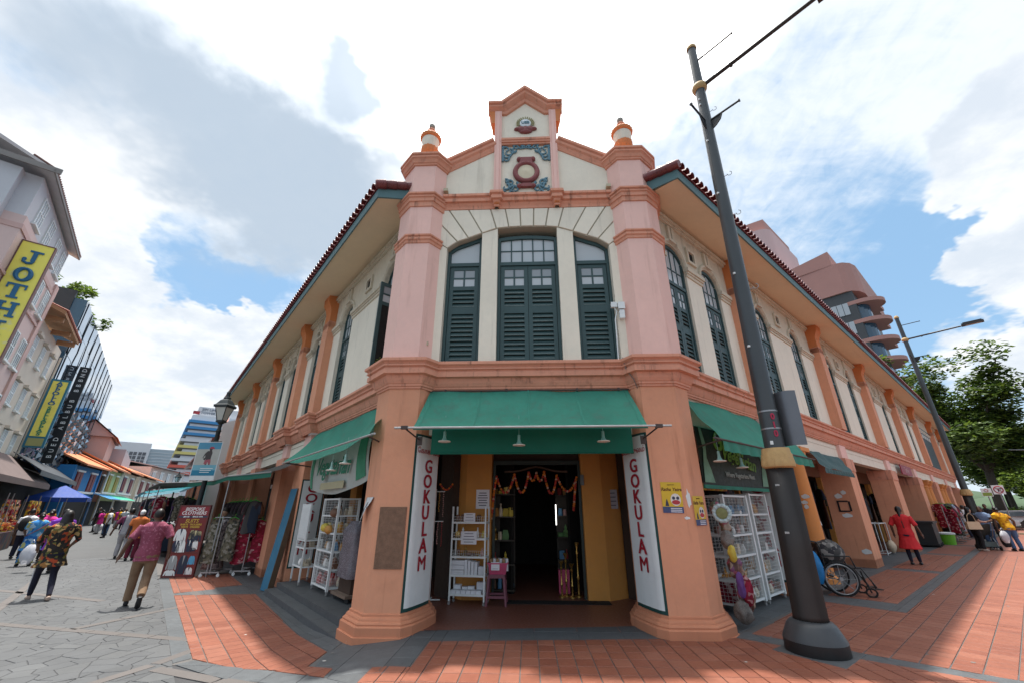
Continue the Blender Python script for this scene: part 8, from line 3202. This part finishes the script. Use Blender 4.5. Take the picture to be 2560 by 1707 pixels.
# trees
tree(PR(58, -1.8), 16.0, 10.5, 'big leafy tree at the end of the right arcade, tallest on the right', 1, LEAF, .30, 24000, .46, lean=(.3, 0))
tree(PR(72, -1.2), 10.5, 9, 'leafy tree behind the tallest tree on the right', 2, LEAF, .33, 8000, .5)
tree(PR(66, 2.3), 6.5, 7, 'yellowish tree at the right edge above the parked cars', 3, LEAFY, .3, 7000, .45)
tree(PR(86, 1.0), 9, 9, 'distant tree far along the right street', 4, LEAF, .33, 6000, .5)
tree(PR(80, 3.6), 7, 9, 'pale green tree far at the right edge', 5, LEAFY, .28, 6000, .5)
tree(PR(100, -2), 13, 12, 'distant dark tree beyond the crossing', 6, LEAF, .33, 5000, .55)
for k, (s, d, w) in enumerate(((60, .3, 2.2), (61, 1.6, 2.4), (62, 3.0, 2.4), (59.5, -1.0, 1.8))):
 t = thing('hedge_bush', 'bright yellow green bush by the parked cars', 'bush', PR(s, d), 0, 'low bushes beyond the crossing')
 rr = random.Random(k)
 mb = MB()
 c = PR(s, d)
 leaf_cloud(mb, [((c.x + rr.uniform(-w, w) * .6, c.y + rr.uniform(-w, w) * .6, .6 + rr.uniform(0, .7)), (.8, .8, .5)) for _ in range(8)], 900, .28, rr)
 mb.build('foliage', [LEAFY, LEAFY, LEAF], t, fix=False)
hl = MB(FRm)
for k in range(14):
 hl.ball((420, -120 + k * 36, 0), (60, 46, 9 + 3 * (k % 3)), 14, 8)
hl.build('hills', mat('far_green_hill', (.05, .085, .045), .9, .3, .05), kind='structure', smooth='all', fix=False)

def car(loc, rz, m, label, group='cars beyond the right pavement'):
 t = thing('car', label, 'car', loc, rz, group)
 M = Matrix.Translation(loc) @ Matrix.Rotation(rz, 4, 'Z')
 side = [(-2.2, .35), (-2.25, .62), (-2.15, .88), (-1.35, .95), (-.75, 1.36), (.45, 1.40), (1.15, .98), (1.95, .86), (2.2, .68), (2.22, .35)]
 mb = MB(M)
 n = len(side)
 rows = []
 for y, k in ((-.86, .0), (-.80, 1.0), (.80, 1.0), (.86, .0)):
  rows.append([(x * (.985 if k == 0 else 1), y * (1 if z < 1.0 else .80), z if k else min(z, .9) * .98 + .01) for x, z in side])
 rows = [[(x, -.88 if z <= .9 else -.66, z) for x, z in side], [(x, .88 if z <= .9 else .66, z) for x, z in side]]
 vs = rows[0] + rows[1]
 fs = [tuple(range(n)), tuple(range(2 * n - 1, n - 1, -1))] + [(i, n + i, n + (i + 1) % n, (i + 1) % n) for i in range(n)]
 mb.add(vs, fs)
 mb.build('body', m, t)
 GL = mat_glass('car_glass', (.02, .025, .03), .05)
 for y in (-.70, .70):
  mb = MB(M)
  e = .02 if y > 0 else -.02
  mb.add([(-1.2, y * 1.22 + e, .97), (1.0, y * 1.22 + e, .97), (.42, y * .955 + e, 1.34), (-.72, y * .955 + e, 1.31)], [(0, 1, 2, 3)])
  mb.build('side_window', GL, t, fix=False)
 for a, b in (((.50, 1.37), (1.12, 1.0)), ((-.80, 1.33), (-1.32, .98))):
  mb = MB(M)
  e = .025 if a[0] > 0 else -.025
  mb.add([(a[0] + e, -.60, a[1]), (a[0] + e, .60, a[1]), (b[0] + e, .74, b[1] + .01), (b[0] + e, -.74, b[1] + .01)], [(0, 1, 2, 3)])
  mb.build('windscreen', GL, t, fix=False)
 for x in (-1.35, 1.35):
  for y in (-.84, .84):
   Mw = M @ Matrix.Translation((x, y, .32)) @ Matrix.Rotation(PI / 2, 4, 'X')
   mb = MB(Mw)
   mb.lathe([(.18, -.10), (.30, -.11), (.325, -.07), (.325, .07), (.30, .11), (.18, .10)], 20)
   w = mb.build('wheel', TYRE, t, smooth=True)
   mb = MB(Mw)
   mb.lathe([(0, -.085), (.19, -.095), (.19, .095), (0, .085)], 16)
   mb.build('rim', METALG, w)
 for y in (-.62, .62):
  mb = MB(M)
  mb.cbox((2.2, y, .68), (.06, .32, .12))
  mb.build('headlight', mat_glass('headlight_glass', (.5, .5, .5), .1), t)
  mb = MB(M)
  mb.cbox((-2.22, y, .72), (.06, .3, .13))
  mb.build('tail_light', mat('tail_red', (.3, .01, .01), .3), t)
 mb = MB(M)
 mb.cbox((2.24, 0, .48), (.04, .5, .11))
 mb.build('number_plate', WHITEP, t)
 return t

CARB = mat('car_black', (.012, .012, .014), .2, .05, 3, spec=.7)
CARW = mat('car_white', (.62, .63, .64), .25, .03, 3, spec=.6)
aN = math.atan2(RN.y, RN.x)
car(PR(45.2, 1.4, .012), aN + PI, CARB, 'black saloon car crossing at the right edge behind the women')
car(PR(52.5, -1.0, .012), aN, CARW, 'white car behind the black saloon, nearest the trees')
car(PR(52.8, 4.2, .012), aN, CARW, 'white car at the right edge beyond the black saloon')
car(PR(55.5, -5.6, .012), aN, CARW, 'white car half hidden behind the second street lamp')
# traffic signs
ts = thing('traffic_sign', 'round white no turning sign with a red ring on a grey pole', 'sign', PR(39.8, -.95))
MT = facing(PR(39.8, -1.02, 2.62), -RT.x * .9 + RN.x * .25, -RT.y * .9 + RN.y * .25) @ Matrix.Scale(.62, 4)
mb = MB()
mb.tube([PR(39.85, -1.02, 0), PR(39.85, -1.02, 2.9)], .03, 8)
mb.build('pole', METALG, ts)
mb = MB(MT)
mb.box(-.42, .42, -.42, .42, -.02, 0)
mb.build('plate', WHITEP, ts)
mb = MB(MT)
mb.tube([(.31 * math.cos(a), .31 * math.sin(a), .005) for a in [2 * PI * i / 28 for i in range(28)]], .045, 6, closed=True)
mb.tube([(-.22, .22, .01), (.22, -.22, .01)], .035, 6)
mb.build('red_ring', mat('sign_ring_red', (.30, .03, .05), .5), ts)
mb = MB(MT)
mb.box(-.06, .02, -.2, .12, .0, .012)
mb.box(.02, .16, .04, .12, .0, .012)
mb.add([(.14, .16, .012), (.26, .08, .012), (.14, .0, .012)], [(0, 1, 2)])
mb.build('arrow', INK, ts, kind='stuff')
t2 = thing('traffic_sign', 'square white sign with a green lower half beside the round sign', 'sign', PR(38.6, -1.4))
MT2 = facing(PR(38.6, -1.5, 2.45), -RT.x * .9 + RN.x * .25, -RT.y * .9 + RN.y * .25) @ Matrix.Scale(.6, 4)
mb = MB()
mb.tube([PR(38.65, -1.5, 0), PR(38.65, -1.5, 2.7)], .03, 8)
mb.build('pole', METALG, t2)
mb = MB(MT2)
mb.box(-.38, .38, -.38, .38, -.02, 0)
mb.build('plate', WHITEP, t2)
mb = MB(MT2)
mb.box(-.33, .33, -.33, -.02, 0, .006)
mb.build('green_half', mat('sign_lime', (.20, .28, .05), .5), t2)
mb = MB(MT2)
mb.tube([(.14 * math.cos(a), .17 + .12 * math.sin(a), .005) for a in [2 * PI * i / 20 for i in range(20)]], .025, 6, closed=True)
mb.build('red_ring', mat('sign_ring_red', (.3, .03, .05)), t2)
gn = thing('lamp_bracket_pole', 'slim grey pole with a curved arm by the right trees', 'street lamp', PR(56, 1.6))
mb = MB()
mb.tube([PR(56, 1.6, 0), PR(56, 1.6, 5.6), PR(56, 1.3, 6.1), PR(56, -.4, 6.3)], .045, 8)
mb.build('pole', METALG, gn)
mb = MB()
mb.cbox(PR(56, -.6, 6.28), (.5, .25, .1))
mb.build('lamp_head', WHITEP, gn)

# ================================================================ PEOPLE
SPARE = []

def remeshed(mb, voxel, smooth, name, m, parent, wrinkle=0.0, label=None):
 me = mb.mesh('rough', m, 'all', None, False)
 o = bpy.data.objects.new('rough', me)
 r = o.modifiers.new('r', 'REMESH')
 r.mode = 'VOXEL'
 r.voxel_size = voxel
 if smooth:
  s = o.modifiers.new('s', 'SMOOTH')
  s.iterations = smooth
  s.factor = .5
 e = evaluated(o)
 SPARE.extend((o, me))
 if wrinkle:
  sd = random.random() * 50
  ns = [v.normal.copy() for v in e.vertices]
  for v, nn in zip(e.vertices, ns):
   p = v.co
   k = noise.noise(Vector((p.x * 7 + sd, p.y * 7, p.z * 4))) + .6 * noise.noise(Vector((p.x * 17, p.y * 17 + sd, p.z * 9)))
   v.co = p + nn * k * wrinkle
 inv = world(parent).inverted()
 e.transform(inv)
 e.name = name
 e.polygons.foreach_set('use_smooth', [True] * len(e.polygons))
 e.materials.clear()
 e.materials.append(m)
 q = bpy.data.objects.new(name, e)
 C.objects.link(q)
 q.parent = parent
 return q

def loft(mb, rings, n=14):
 vs, fs = [], []
 for x, y, z, rx, ry in rings:
  for j in range(n):
   a = 2 * PI * j / n
   vs.append((x + rx * math.cos(a), y + ry * math.sin(a), z))
 k = len(rings)
 for i in range(k - 1):
  for j in range(n):
   fs.append((i * n + j, i * n + (j + 1) % n, (i + 1) * n + (j + 1) % n, (i + 1) * n + j))
 fs.append(tuple(range(n - 1, -1, -1)))
 fs.append(tuple(range((k - 1) * n, k * n)))
 mb.add(vs, fs)

SKIN = mat('brown_skin', (.115, .058, .036), .55, .08, 6)
SKINL = mat('light_skin', (.36, .21, .15), .55, .08, 6)
HAIR = mat('black_hair', (.010, .008, .008), .45, .3, 14)

def person(loc, look, label, h=1.72, skin=SKIN, hair='short', top=None, topm=None, hem=.82, sleeve=.5, legm=None, leg_to=1.0, dressm=None, shoem=None, pose=None, wide=1.0, fine=False, group='people walking in the streets', tilt=0.0, hairm=None, flare=1.12):
 P = dict(kL=(-.09, .05, .50), aL=(-.09, -.02, .09), kR=(.09, .05, .50), aR=(.09, .0, .09), eL=(-.25, -.04, 1.15), wL=(-.27, .04, .90), eR=(.25, -.04, 1.15), wR=(.27, .04, .90), lean=(0, 0), head=(0, 0))
 P.update(pose or {})
 k = h / 1.72
 rz = math.atan2(look[1], look[0]) - PI / 2
 t = thing('person', label, 'person', (loc[0], loc[1], loc[2]), rz, group)
 M = Matrix.Translation(loc) @ Matrix.Rotation(rz, 4, 'Z') @ Matrix.Rotation(tilt, 4, 'X') @ Matrix.Scale(k, 4)
 vx = (.0085 if fine else .013) * k
 lx, ly = P['lean']
 sh = lambda z: (lx * (z - .9) / .55, ly * (z - .9) / .55)
 hd = (lx * 1.15 + P['head'][0], ly * 1.2 + .02 + P['head'][1], 1.60)

 def torso(mb, g, z0, z1=1.45, fl=1.0):
  w = wide
  R = [(.80, .165, .125), (.90, .172, .130), (1.0, .155, .118), (1.08, .145, .108), (1.20, .165, .118), (1.32, .185, .120), (1.40, .185, .105), (1.45, .13, .085), (1.48, .07, .065)]
  rings = []
  if z0 < .80:
   rings.append((sh(z0)[0] * 0, sh(z0)[1] * 0, z0, (.165 * w + g) * fl, (.135 * w + g) * fl))
  for z, rx, ry in R:
   if z >= z0 - .001 and z <= z1 + .001:
    x, y = sh(z) if z > .9 else (0, 0)
    rings.append((x, y, z, rx * w + g, ry * w + g))
  loft(mb, rings)
 sL, sR = (-.185 * wide ** .5 + sh(1.40)[0], sh(1.40)[1], 1.40), (.185 * wide ** .5 + sh(1.40)[0], sh(1.40)[1], 1.40)
 body = MB(M)
 torso(body, 0, .80, 1.48)
 body.tube([(sh(1.45)[0], sh(1.45)[1], 1.44), (hd[0] * .9, hd[1] * .8, 1.54)], [.062, .055], 10)
 body.ball(hd, (.076, .094, .115), 14, 10)
 body.ball((hd[0], hd[1] + .045, hd[2] - .055), (.055, .052, .062), 10, 8)
 body.tube([(hd[0], hd[1] + .085, hd[2] + .01), (hd[0], hd[1] + .108, hd[2] - .03), (hd[0], hd[1] + .09, hd[2] - .038)], [.012, .016, .012], 6)
 for sx in (-1, 1):
  body.ball((hd[0] + sx * .078, hd[1] - .005, hd[2] - .01), (.014, .022, .034), 6, 6)
 for S, E, Wr, sx in ((sL, P['eL'], P['wL'], -1), (sR, P['eR'], P['wR'], 1)):
  E, Wr = Vector(E), Vector(Wr)
  body.tube([S, Vector(S).lerp(E, .5), E, E.lerp(Wr, .4), Wr], [.055, .050, .040, .039, .028], 10)
  d = (Wr - E).normalized()
  side = d.cross(Vector((1, 0, 0)))
  side = side.normalized() if side.length > .1 else Vector((0, 1, 0))
  pn = side.cross(d).normalized()
  palm = Wr + d * .05
  body.tube([Wr - d * .01, palm, Wr + d * .09], [.028, .034, .032], 8)
  if fine:
   for q, (o, ln) in enumerate(((-.030, .072), (-.010, .085), (.010, .080), (.028, .062))):
    b0 = Wr + d * .085 + side * o
    curl = (d * .8 + pn * -.25 * sx).normalized()
    body.tube([b0 - d * .02, b0 + d * ln * .5, b0 + d * ln * .5 + curl * ln * .5], [.0115, .0105, .009], 6)
   b0 = Wr + d * .035 + side * .03
   body.tube([b0, b0 + (side * .7 + d).normalized() * .035, b0 + (side * .4 + d).normalized() * .07], [.013, .0115, .0095], 6)
  else:
   body.tube([Wr + d * .08, Wr + d * .13, Wr + d * .165 - pn * .02 * sx], [.034, .030, .022], 8)
   body.tube([Wr + d * .03 + side * .025, Wr + d * .08 + side * .05], [.015, .012], 6)
 for K, A, sx in ((P['kL'], P['aL'], -1), (P['kR'], P['aR'], 1)):
  body.tube([(sx * .085 * wide, 0, .88), Vector((sx * .085 * wide, 0, .88)).lerp(Vector(K), .5), K, Vector(K).lerp(Vector(A), .35), A], [.088 * wide, .075 * wide, .055, .056, .036], 10)
  a = Vector(A)
  body.tube([a + Vector((0, -.03, -.02)), a + Vector((0, .05, -.05)), a + Vector((0, .15, -.068))], [.036, .034, .022], 8)
 remeshed(body, vx, 3, 'body', skin, t)
 if legm:
  g = MB(M)
  g.ball((0, 0, .86), (.172 * wide + .014, .135 * wide + .014, .13), 14, 8)
  for K, A, sx in ((P['kL'], P['aL'], -1), (P['kR'], P['aR'], 1)):
   K, A = Vector(K), Vector(A)
   end = K.lerp(A, min(1, leg_to))
   lw = .018 if leg_to < 1.01 and not P.get('slim') else .0
   g.tube([(sx * .085 * wide, 0, .90), Vector((sx * .085 * wide, 0, .88)).lerp(K, .5), K, K.lerp(end, .5), end], [.094 * wide, .080 * wide + lw * .6, .060 + lw, .058 + lw * .9, .042 + lw * 1.3], 12)
  remeshed(g, .012 * k, 3, 'trousers', legm, t, .007 if not P.get('slim') else .002)
 if topm:
  g = MB(M)
  torso(g, .018, hem, 1.48, flare)
  if sleeve:
   for S, E, Wr in ((sL, P['eL'], P['wL']), (sR, P['eR'], P['wR'])):
    E, Wr, S = Vector(E), Vector(Wr), Vector(S)
    if sleeve <= 1:
     pts, rr = [S, S.lerp(E, sleeve * .5), S.lerp(E, sleeve)], [.068, .068, .067]
    else:
     pts, rr = [S, S.lerp(E, .5), E, E.lerp(Wr, sleeve - 1)], [.068, .062, .054, .046]
    g.tube(pts, rr, 12)
  remeshed(g, .012 * k, 3, top or 'shirt', topm, t, .009)
 hm = hairm or HAIR
 g = MB(M)
 g.ball((hd[0], hd[1] - .016, hd[2] + .022), (.085, .095, .107), 14, 10)
 if hair == 'long':
  loft(g, [(hd[0], hd[1] - .075, 1.24, .085, .035), (hd[0], hd[1] - .075, 1.40, .11, .045), (hd[0], hd[1] - .05, 1.52, .105, .06), (hd[0], hd[1] - .03, 1.64, .085, .07)])
 elif hair == 'braid':
  g.tube([(hd[0], hd[1] - .08, 1.60), (hd[0], hd[1] - .12, 1.45), (hd[0] + .01, hd[1] - .145, 1.25), (hd[0] + .02, hd[1] - .15, 1.06)], [.05, .034, .028, .016], 8)
 elif hair == 'bun':
  g.ball((hd[0], hd[1] - .105, hd[2] - .01), .05, 10, 8)
 elif hair == 'cap':
  g.ball((hd[0], hd[1] + .03, hd[2] + .05), (.08, .13, .03), 10, 6)
 # the face stays free: hair sits back from it
 remeshed(g, .012 * k, 2, 'hair', hm, t, .004)
 if P.get('eyes'):
  for sx in (-1, 1):
   e = MB(M)
   e.ball((hd[0] + sx * .03, hd[1] + .086, hd[2] + .012), (.012, .008, .007), 8, 6)
   e.build('eye', INK, t)
 if shoem:
  for A in (P['aL'], P['aR']):
   a = Vector(A)
   g = MB(M)
   up = P.get('lift') and A == P['lift']
   if up:
    g.tube([a + Vector((0, -.05, .0)), a + Vector((0, -.02, -.09)), a + Vector((0, .04, -.17)), a + Vector((0, .07, -.20))], [.04, .045, .046, .03], 10)
   else:
    g.tube([a + Vector((0, -.06, -.045)), a + Vector((0, .03, -.045)), a + Vector((0, .12, -.055)), a + Vector((0, .18, -.062))], [.040, .044, .045, .028], 10)
   remeshed(g, .012 * k, 2, 'shoe', shoem, t)
 return t, M

FLORAL = mat_cells('dark_floral', [(.02, .018, .015), (.03, .025, .02), (.22, .10, .03), (.018, .016, .015), (.30, .05, .02), (.10, .10, .03), (.02, .02, .018), (.36, .24, .10), (.025, .02, .02)], 17, .9, .8)
BLUEF = mat_cells('blue_floral', [(.03, .15, .40), (.05, .22, .50), (.30, .45, .60), (.02, .12, .36), (.06, .25, .45), (.35, .35, .15)], 9, .9, .8)
PLAID = mat_cells('plaid', [(.03, .04, .07), (.30, .30, .32), (.14, .03, .07), (.06, .07, .10), (.20, .21, .24)], 5, .9, .0, stretch=(1, .05, .12))
KHAKI = mat('khaki_cloth', (.20, .125, .075), .9, .12, 5)
NAVYC = mat('navy_cloth', (.010, .011, .026), .9, .15, 5)
JEANS = mat('jeans', (.055, .10, .19), .9, .2, 5)
BLKC = mat('black_cloth', (.010, .010, .012), .9, .2, 5)
SHOEB = mat('dark_shoe', (.012, .012, .014), .5, .2, 5)
SHOEL = mat('pale_shoe', (.36, .27, .22), .6, .1, 5)
MAROONS = mat('pink_maroon_shirt', (.24, .055, .095), .9, .16, 12, blotch=((.36, .13, .19), 22, .55))
TEALC = mat('teal_cloth', (.015, .16, .24), .9, .15, 4)
PURP = mat('purple_cloth', (.17, .03, .36), .9, .15, 4)
MAGC = mat('magenta_cloth', (.50, .02, .20), .9, .12, 4)
WHITEC = mat('white_cloth', (.58, .58, .60), .9, .1, 4)
GREYC = mat('light_grey_trousers', (.34, .33, .34), .9, .12, 4)
REDK = mat('red_kurta', (.52, .022, .028), .85, .12, 4)
YELC = mat_cells('yellow_print_top', [(.55, .27, .01), (.60, .33, .02), (.35, .14, .01), (.58, .30, .015)], 15, .9, .5)
BLUEC = mat('greyish_blue_top', (.14, .20, .32), .9, .12, 4)
ORC = mat('orange_cloth', (.45, .12, .03), .9, .15, 4)

pA, MA_ = person((-10.47, 9.62, ZL), (-.75, .55), 'long haired woman in a loose dark floral top and navy leggings at the left', 1.76, SKIN, 'long', 'floral_top', FLORAL, .62, 1.25, NAVYC, 1.0, None, SHOEL,
     dict(kL=(-.11, .22, .50), aL=(-.10, .36, .07), kR=(.10, -.03, .50), aR=(.12, -.30, .10), eL=(-.30, .02, 1.13), wL=(-.26, .22, .98), eR=(.30, .02, 1.13), wR=(.24, .24, 1.0), slim=1), 1.12, True, flare=1.38)
g = MB(MA_)
g.tube([(-.192, .03, .80), (-.178, .20, .50), (-.145, .35, .12)], [.016, .015, .012], 6)
remeshed(g, .01, 1, 'white_stripe', WHITEC, pA)
person((-7.85, 9.05, ZL), (-.66, .75), 'dark haired man in a pinkish maroon short sleeved shirt and khaki trousers walking away', 1.80, SKIN, 'short', 'shirt', MAROONS, .78, .85, KHAKI, 1.0, None, SHOEB,
    dict(kL=(-.10, .20, .52), aL=(-.10, .24, .09), kR=(.09, .02, .50), aR=(.08, -.34, .22), lift=(.08, -.34, .22), eL=(-.33, -.05, 1.14), wL=(-.40, .06, .90), eR=(.30, -.06, 1.14), wR=(.33, -.02, .88)), 1.06, True, flare=1.10)
person((-15.85, 16.95, ZL), (-.60, .80), 'man in a grey and maroon plaid shirt and pale trousers farther up the left street', 1.80, SKIN, 'short', 'shirt', PLAID, .80, .85, GREYC, 1.0, None, SHOEB, dict(kL=(-.10, .16, .5), aL=(-.10, .10, .09), kR=(.10, .05, .5), aR=(.10, -.22, .14), eL=(-.33, -.02, 1.14), wL=(-.40, .08, .92)), 1.08)
pE, ME = person((-17.0, 14.75, ZL), (-.80, .45), 'woman in a blue patterned tunic with a red bag strap at the left', 1.66, SKIN, 'bun', 'tunic', BLUEF, .50, .8, BLUEF, 1.0, None, SHOEB, dict(kL=(-.10, .10, .5), aL=(-.12, .16, .09), kR=(.10, .02, .5), aR=(.12, -.14, .09), eR=(.30, -.08, 1.12), wR=(.32, -.06, .86), eL=(-.28, .06, 1.12), wL=(-.2, .25, 1.0)), 1.28, flare=1.25)
g = MB(ME)
g.tube([(.20, -.17, 1.36), (.02, -.19, 1.18), (-.18, -.17, 1.02), (-.24, -.05, .96)], .016, 6)
remeshed(g, .01, 1, 'bag_strap', MAROON, pE)

def sack(c, rx, rz_, m, label, name='carrier_bag'):
 mb = MB()
 c = Vector(c)
 mb.grid(lambda u, v: (c.x + rx * (math.sin(PI * (.06 + .84 * (1 - v))) ** .6) * math.cos(6.2832 * u) * (1 + .2 * noise.noise(Vector((u * 6, v * 4, c.x)))), c.y + rx * .6 * (math.sin(PI * (.06 + .84 * (1 - v))) ** .6) * math.sin(6.2832 * u), c.z - rz_ + 2 * rz_ * v), 16, 12)
 for e in (-.05, .05):
  mb.tube([(c.x + e, c.y, c.z + rz_ * .9), (c.x + e * .8, c.y, c.z + rz_ * 1.3), (c.x, c.y, c.z + rz_ * 1.5)], .008, 5)
 return tag(mb.build(name, m, smooth='all', fix=False, at=c), label, 'bag')

BAGW = mat('white_plastic_bag', (.55, .56, .60), .4, .12, 8, bump=.5, trans=.3, blotch=((.50, .16, .2), 7, .66))
sack((-15.35, 13.35, .28), .22, .27, BAGW, 'white plastic bag with a faint red print carried by the woman in blue')
sack((-33.1, 32.9, .22), .36, .3, BAGW, 'white plastic bag carried by the man in black up the left street')
person((-14.46, 13.20, ZL), (-.8, .5), 'woman in a bright purple top behind the woman in the floral top', 1.78, SKIN, 'short', 'top', PURP, .62, .9, BLKC, 1.0, None, SHOEB, None, 1.2, flare=1.2)
person((-19.84, 16.8, ZL), (-.6, .75), 'person in a white shirt with a dark backpack at the left stalls', 1.78, SKIN, 'short', 'shirt', WHITEC, .80, .8, NAVYC, 1.0, None, SHOEB, None, 1.05)
g = MB(Matrix.Translation((-19.70, 16.60, ZL)) @ Matrix.Rotation(.67, 4, 'Z'))
g.ball((0, -.05, 1.22), (.18, .13, .26), 12, 8)
tag(g.build('backpack', BLKC, smooth='all', at=(-19.7, 16.6, 1.0)), 'dark backpack on the back of the person in white', 'backpack')
person((-17.98, 15.9, ZL), (-.5, .8), 'woman in a magenta top half hidden behind the woman in blue', 1.76, SKIN, 'bun', 'top', MAGC, .62, .9, BLKC, 1.0, None, SHOEB, None, 1.1)
person((-16.2, 12.75, ZL), (-.9, .1), 'person in a teal top bending over the stall at the left edge', 1.72, SKIN, 'short', 'top', TEALC, .66, .9, BLKC, 1.0, None, SHOEB, dict(lean=(0, .20), eL=(-.28, .35, 1.1), wL=(-.25, .52, .95), eR=(.28, .35, 1.1), wR=(.25, .52, .95)), 1.25)
pk, _ = person((-14.9, 16.4, ZL), (-.55, .8), 'person with a white cap and an orange and dark red top beside the plaid shirt', 1.74, SKIN, 'cap', 'top', ORC, .74, .9, mat('dark_red_cloth', (.13, .012, .03), .9), 1.0, None, SHOEB, None, 1.1, hairm=WHITEC)
pD, _ = person((-32.3, 32.7, ZL), (.62, -.75), 'man dressed all in black carrying a white bag up the left street', 1.82, SKIN, 'short', 'shirt', BLKC, .80, 1.3, BLKC, 1.0, None, SHOEB, dict(kL=(-.10, .14, .5), aL=(-.10, .12, .09), aR=(.1, -.2, .09), eR=(.34, 0, 1.16), wR=(.42, .02, .92)))
far_p = [pD]
pX, _ = person((-37, 36.5, ZL), (-.6, .8), 'shopper in a white shirt among the crowd far up the left street', 1.74, SKIN, 'short', 'shirt', WHITEC, .8, .9, NAVYC, 1.0, None, SHOEB, group='distant shoppers up the left street')
pY, _ = person((-34, 30, ZL), (.6, -.7), 'shopper in a yellow top by the left stalls up the street', 1.70, SKIN, 'short', 'top', YELC, .8, .9, JEANS, 1.0, None, SHOEB, group='distant shoppers up the left street')
pZ, _ = person((-30.5, 26.5, ZL), (-.7, .5), 'shopper in a pink top by the blue tent up the left street', 1.66, SKIN, 'bun', 'top', MAGC, .7, .9, GREYC, 1.0, None, SHOEB, group='distant shoppers up the left street')
rr = random.Random(3)
for k in range(10):
 s, d = 40 + k * 3.0 + rr.uniform(-.6, .6), rr.uniform(.2, 3.0) - k * .05
 src, lb = ((pX, 'white shirted'), (pY, 'yellow topped'), (pZ, 'pink topped'), (pD, 'black clad'))[k % 4]
 p = PL(s, d, ZL)
 dup(src, p, rr.uniform(0, 6.3), lb + ' shopper in the small far crowd up the left street', 'distant shoppers up the left street')

# right hand side
person((11.62, 14.24, 0), (.72, .68), 'woman with a long black braid in a bright red kurta and navy leggings walking away', 1.64, SKIN, 'braid', 'kurta', REDK, .46, 1.0, NAVYC, 1.0, None, SHOEB, dict(kL=(-.09, .04, .5), aL=(-.08, -.02, .09), kR=(.09, .10, .5), aR=(.11, .12, .09), eL=(-.30, -.03, 1.14), wL=(-.31, .06, .90), eR=(.31, -.06, 1.14), wR=(.36, .02, .92), slim=1), 1.12, True, group='people on the right pavement', flare=1.45)
person((18.05, 18.75, 0), (.95, -.1), 'woman in a black top and wide black trousers holding a beige handbag', 1.62, SKINL, 'long', 'top', BLKC, .84, .7, BLKC, 1.0, None, SHOEL, dict(eL=(-.24, .10, 1.16), wL=(-.14, .34, 1.14), eR=(.26, .10, 1.16), wR=(.16, .34, 1.14), eyes=1), 1.05, group='people on the right pavement')
hb = thing('handbag', 'beige handbag hanging from the arm of the woman in black', 'handbag', (17.75, 18.55, .92))
mb = MB(Matrix.Translation((17.78, 18.45, .80)) @ Matrix.Rotation(-.15, 4, 'Z'))
mb.add([(-.24, -.07, 0), (.24, -.07, 0), (.24, .07, 0), (-.24, .07, 0), (-.21, -.04, .28), (.21, -.04, .28), (.21, .04, .28), (-.21, .04, .28)], [(3, 2, 1, 0), (4, 5, 6, 7), (0, 1, 5, 4), (1, 2, 6, 5), (2, 3, 7, 6), (3, 0, 4, 7)])
mb.build('body', mat('beige_leather', (.46, .34, .22), .5, .1, 5), hb)
mb = MB(Matrix.Translation((17.78, 18.45, .80)) @ Matrix.Rotation(-.15, 4, 'Z'))
mb.tube([(-.14, 0, .27), (-.10, 0, .50), (.0, 0, .60), (.10, 0, .50), (.14, 0, .27)], .012, 6)
mb.build('handle', MATS['beige_leather'], hb)
person((19.1, 19.3, 0), (-.75, -.45), 'woman in a greyish blue top and jeans reaching towards the woman in black', 1.66, SKIN, 'long', 'top', BLUEC, .74, .6, JEANS, 1.0, None, SHOEL, dict(eL=(-.26, .08, 1.15), wL=(-.20, .32, 1.12), eR=(.26, .08, 1.15), wR=(.20, .32, 1.12), eyes=1), 1.12, group='people on the right pavement')
person((19.42, 18.78, 0), (.25, .95), 'woman in a yellow printed top and jeans seen from behind at the right', 1.64, SKIN, 'bun', 'top', YELC, .80, .6, JEANS, 1.0, None, SHOEB, dict(lean=(-.10, .10), eL=(-.30, .08, 1.12), wL=(-.30, .12, .86), kR=(.12, .02, .5), aR=(.13, -.05, .09)), 1.15, group='people on the right pavement')
sack((18.98, 18.62, .52), .16, .22, BAGW, 'white plastic bag held by the woman in the yellow top')
sack((19.05, 18.72, .42), .18, .28, BLKC, 'black bag hanging behind the white bag of the woman in yellow')
p = PR(14.4, -4.15)
person(p, (.7, .7), 'person in a pale grey shirt half hidden behind the round orange column', 1.66, SKIN, 'short', 'shirt', WHITEC, .78, .9, GREYC, 1.0, None, SHOEB, group='people on the right pavement')
p = PR(21.3, -4.5)
person(p, (.7, -.4), 'person in a dark violet shirt standing in the shade of the arcade', 1.66, SKIN, 'short', 'shirt', mat('dark_violet_shirt', (.045, .03, .06), .9), .78, .9, BLKC, 1.0, None, SHOEB, group='people on the right pavement')
for k, (s, d, src, lb) in enumerate(((36, -2.6, pX, 'white shirted shopper at the far right arcade'), (37.5, -2.2, pZ, 'pink topped shopper at the far right arcade'), (40, -1.9, pD, 'black clad walker near the crossing on the right'), (41, -2.8, pY, 'yellow topped shopper at the end of the right arcade'))):
 dup(src, PR(s, d, 0), 1.2 * k, lb, 'people on the right pavement')

bpy.data.batch_remove(SPARE)
bpy.data.scenes.remove(BENCH)
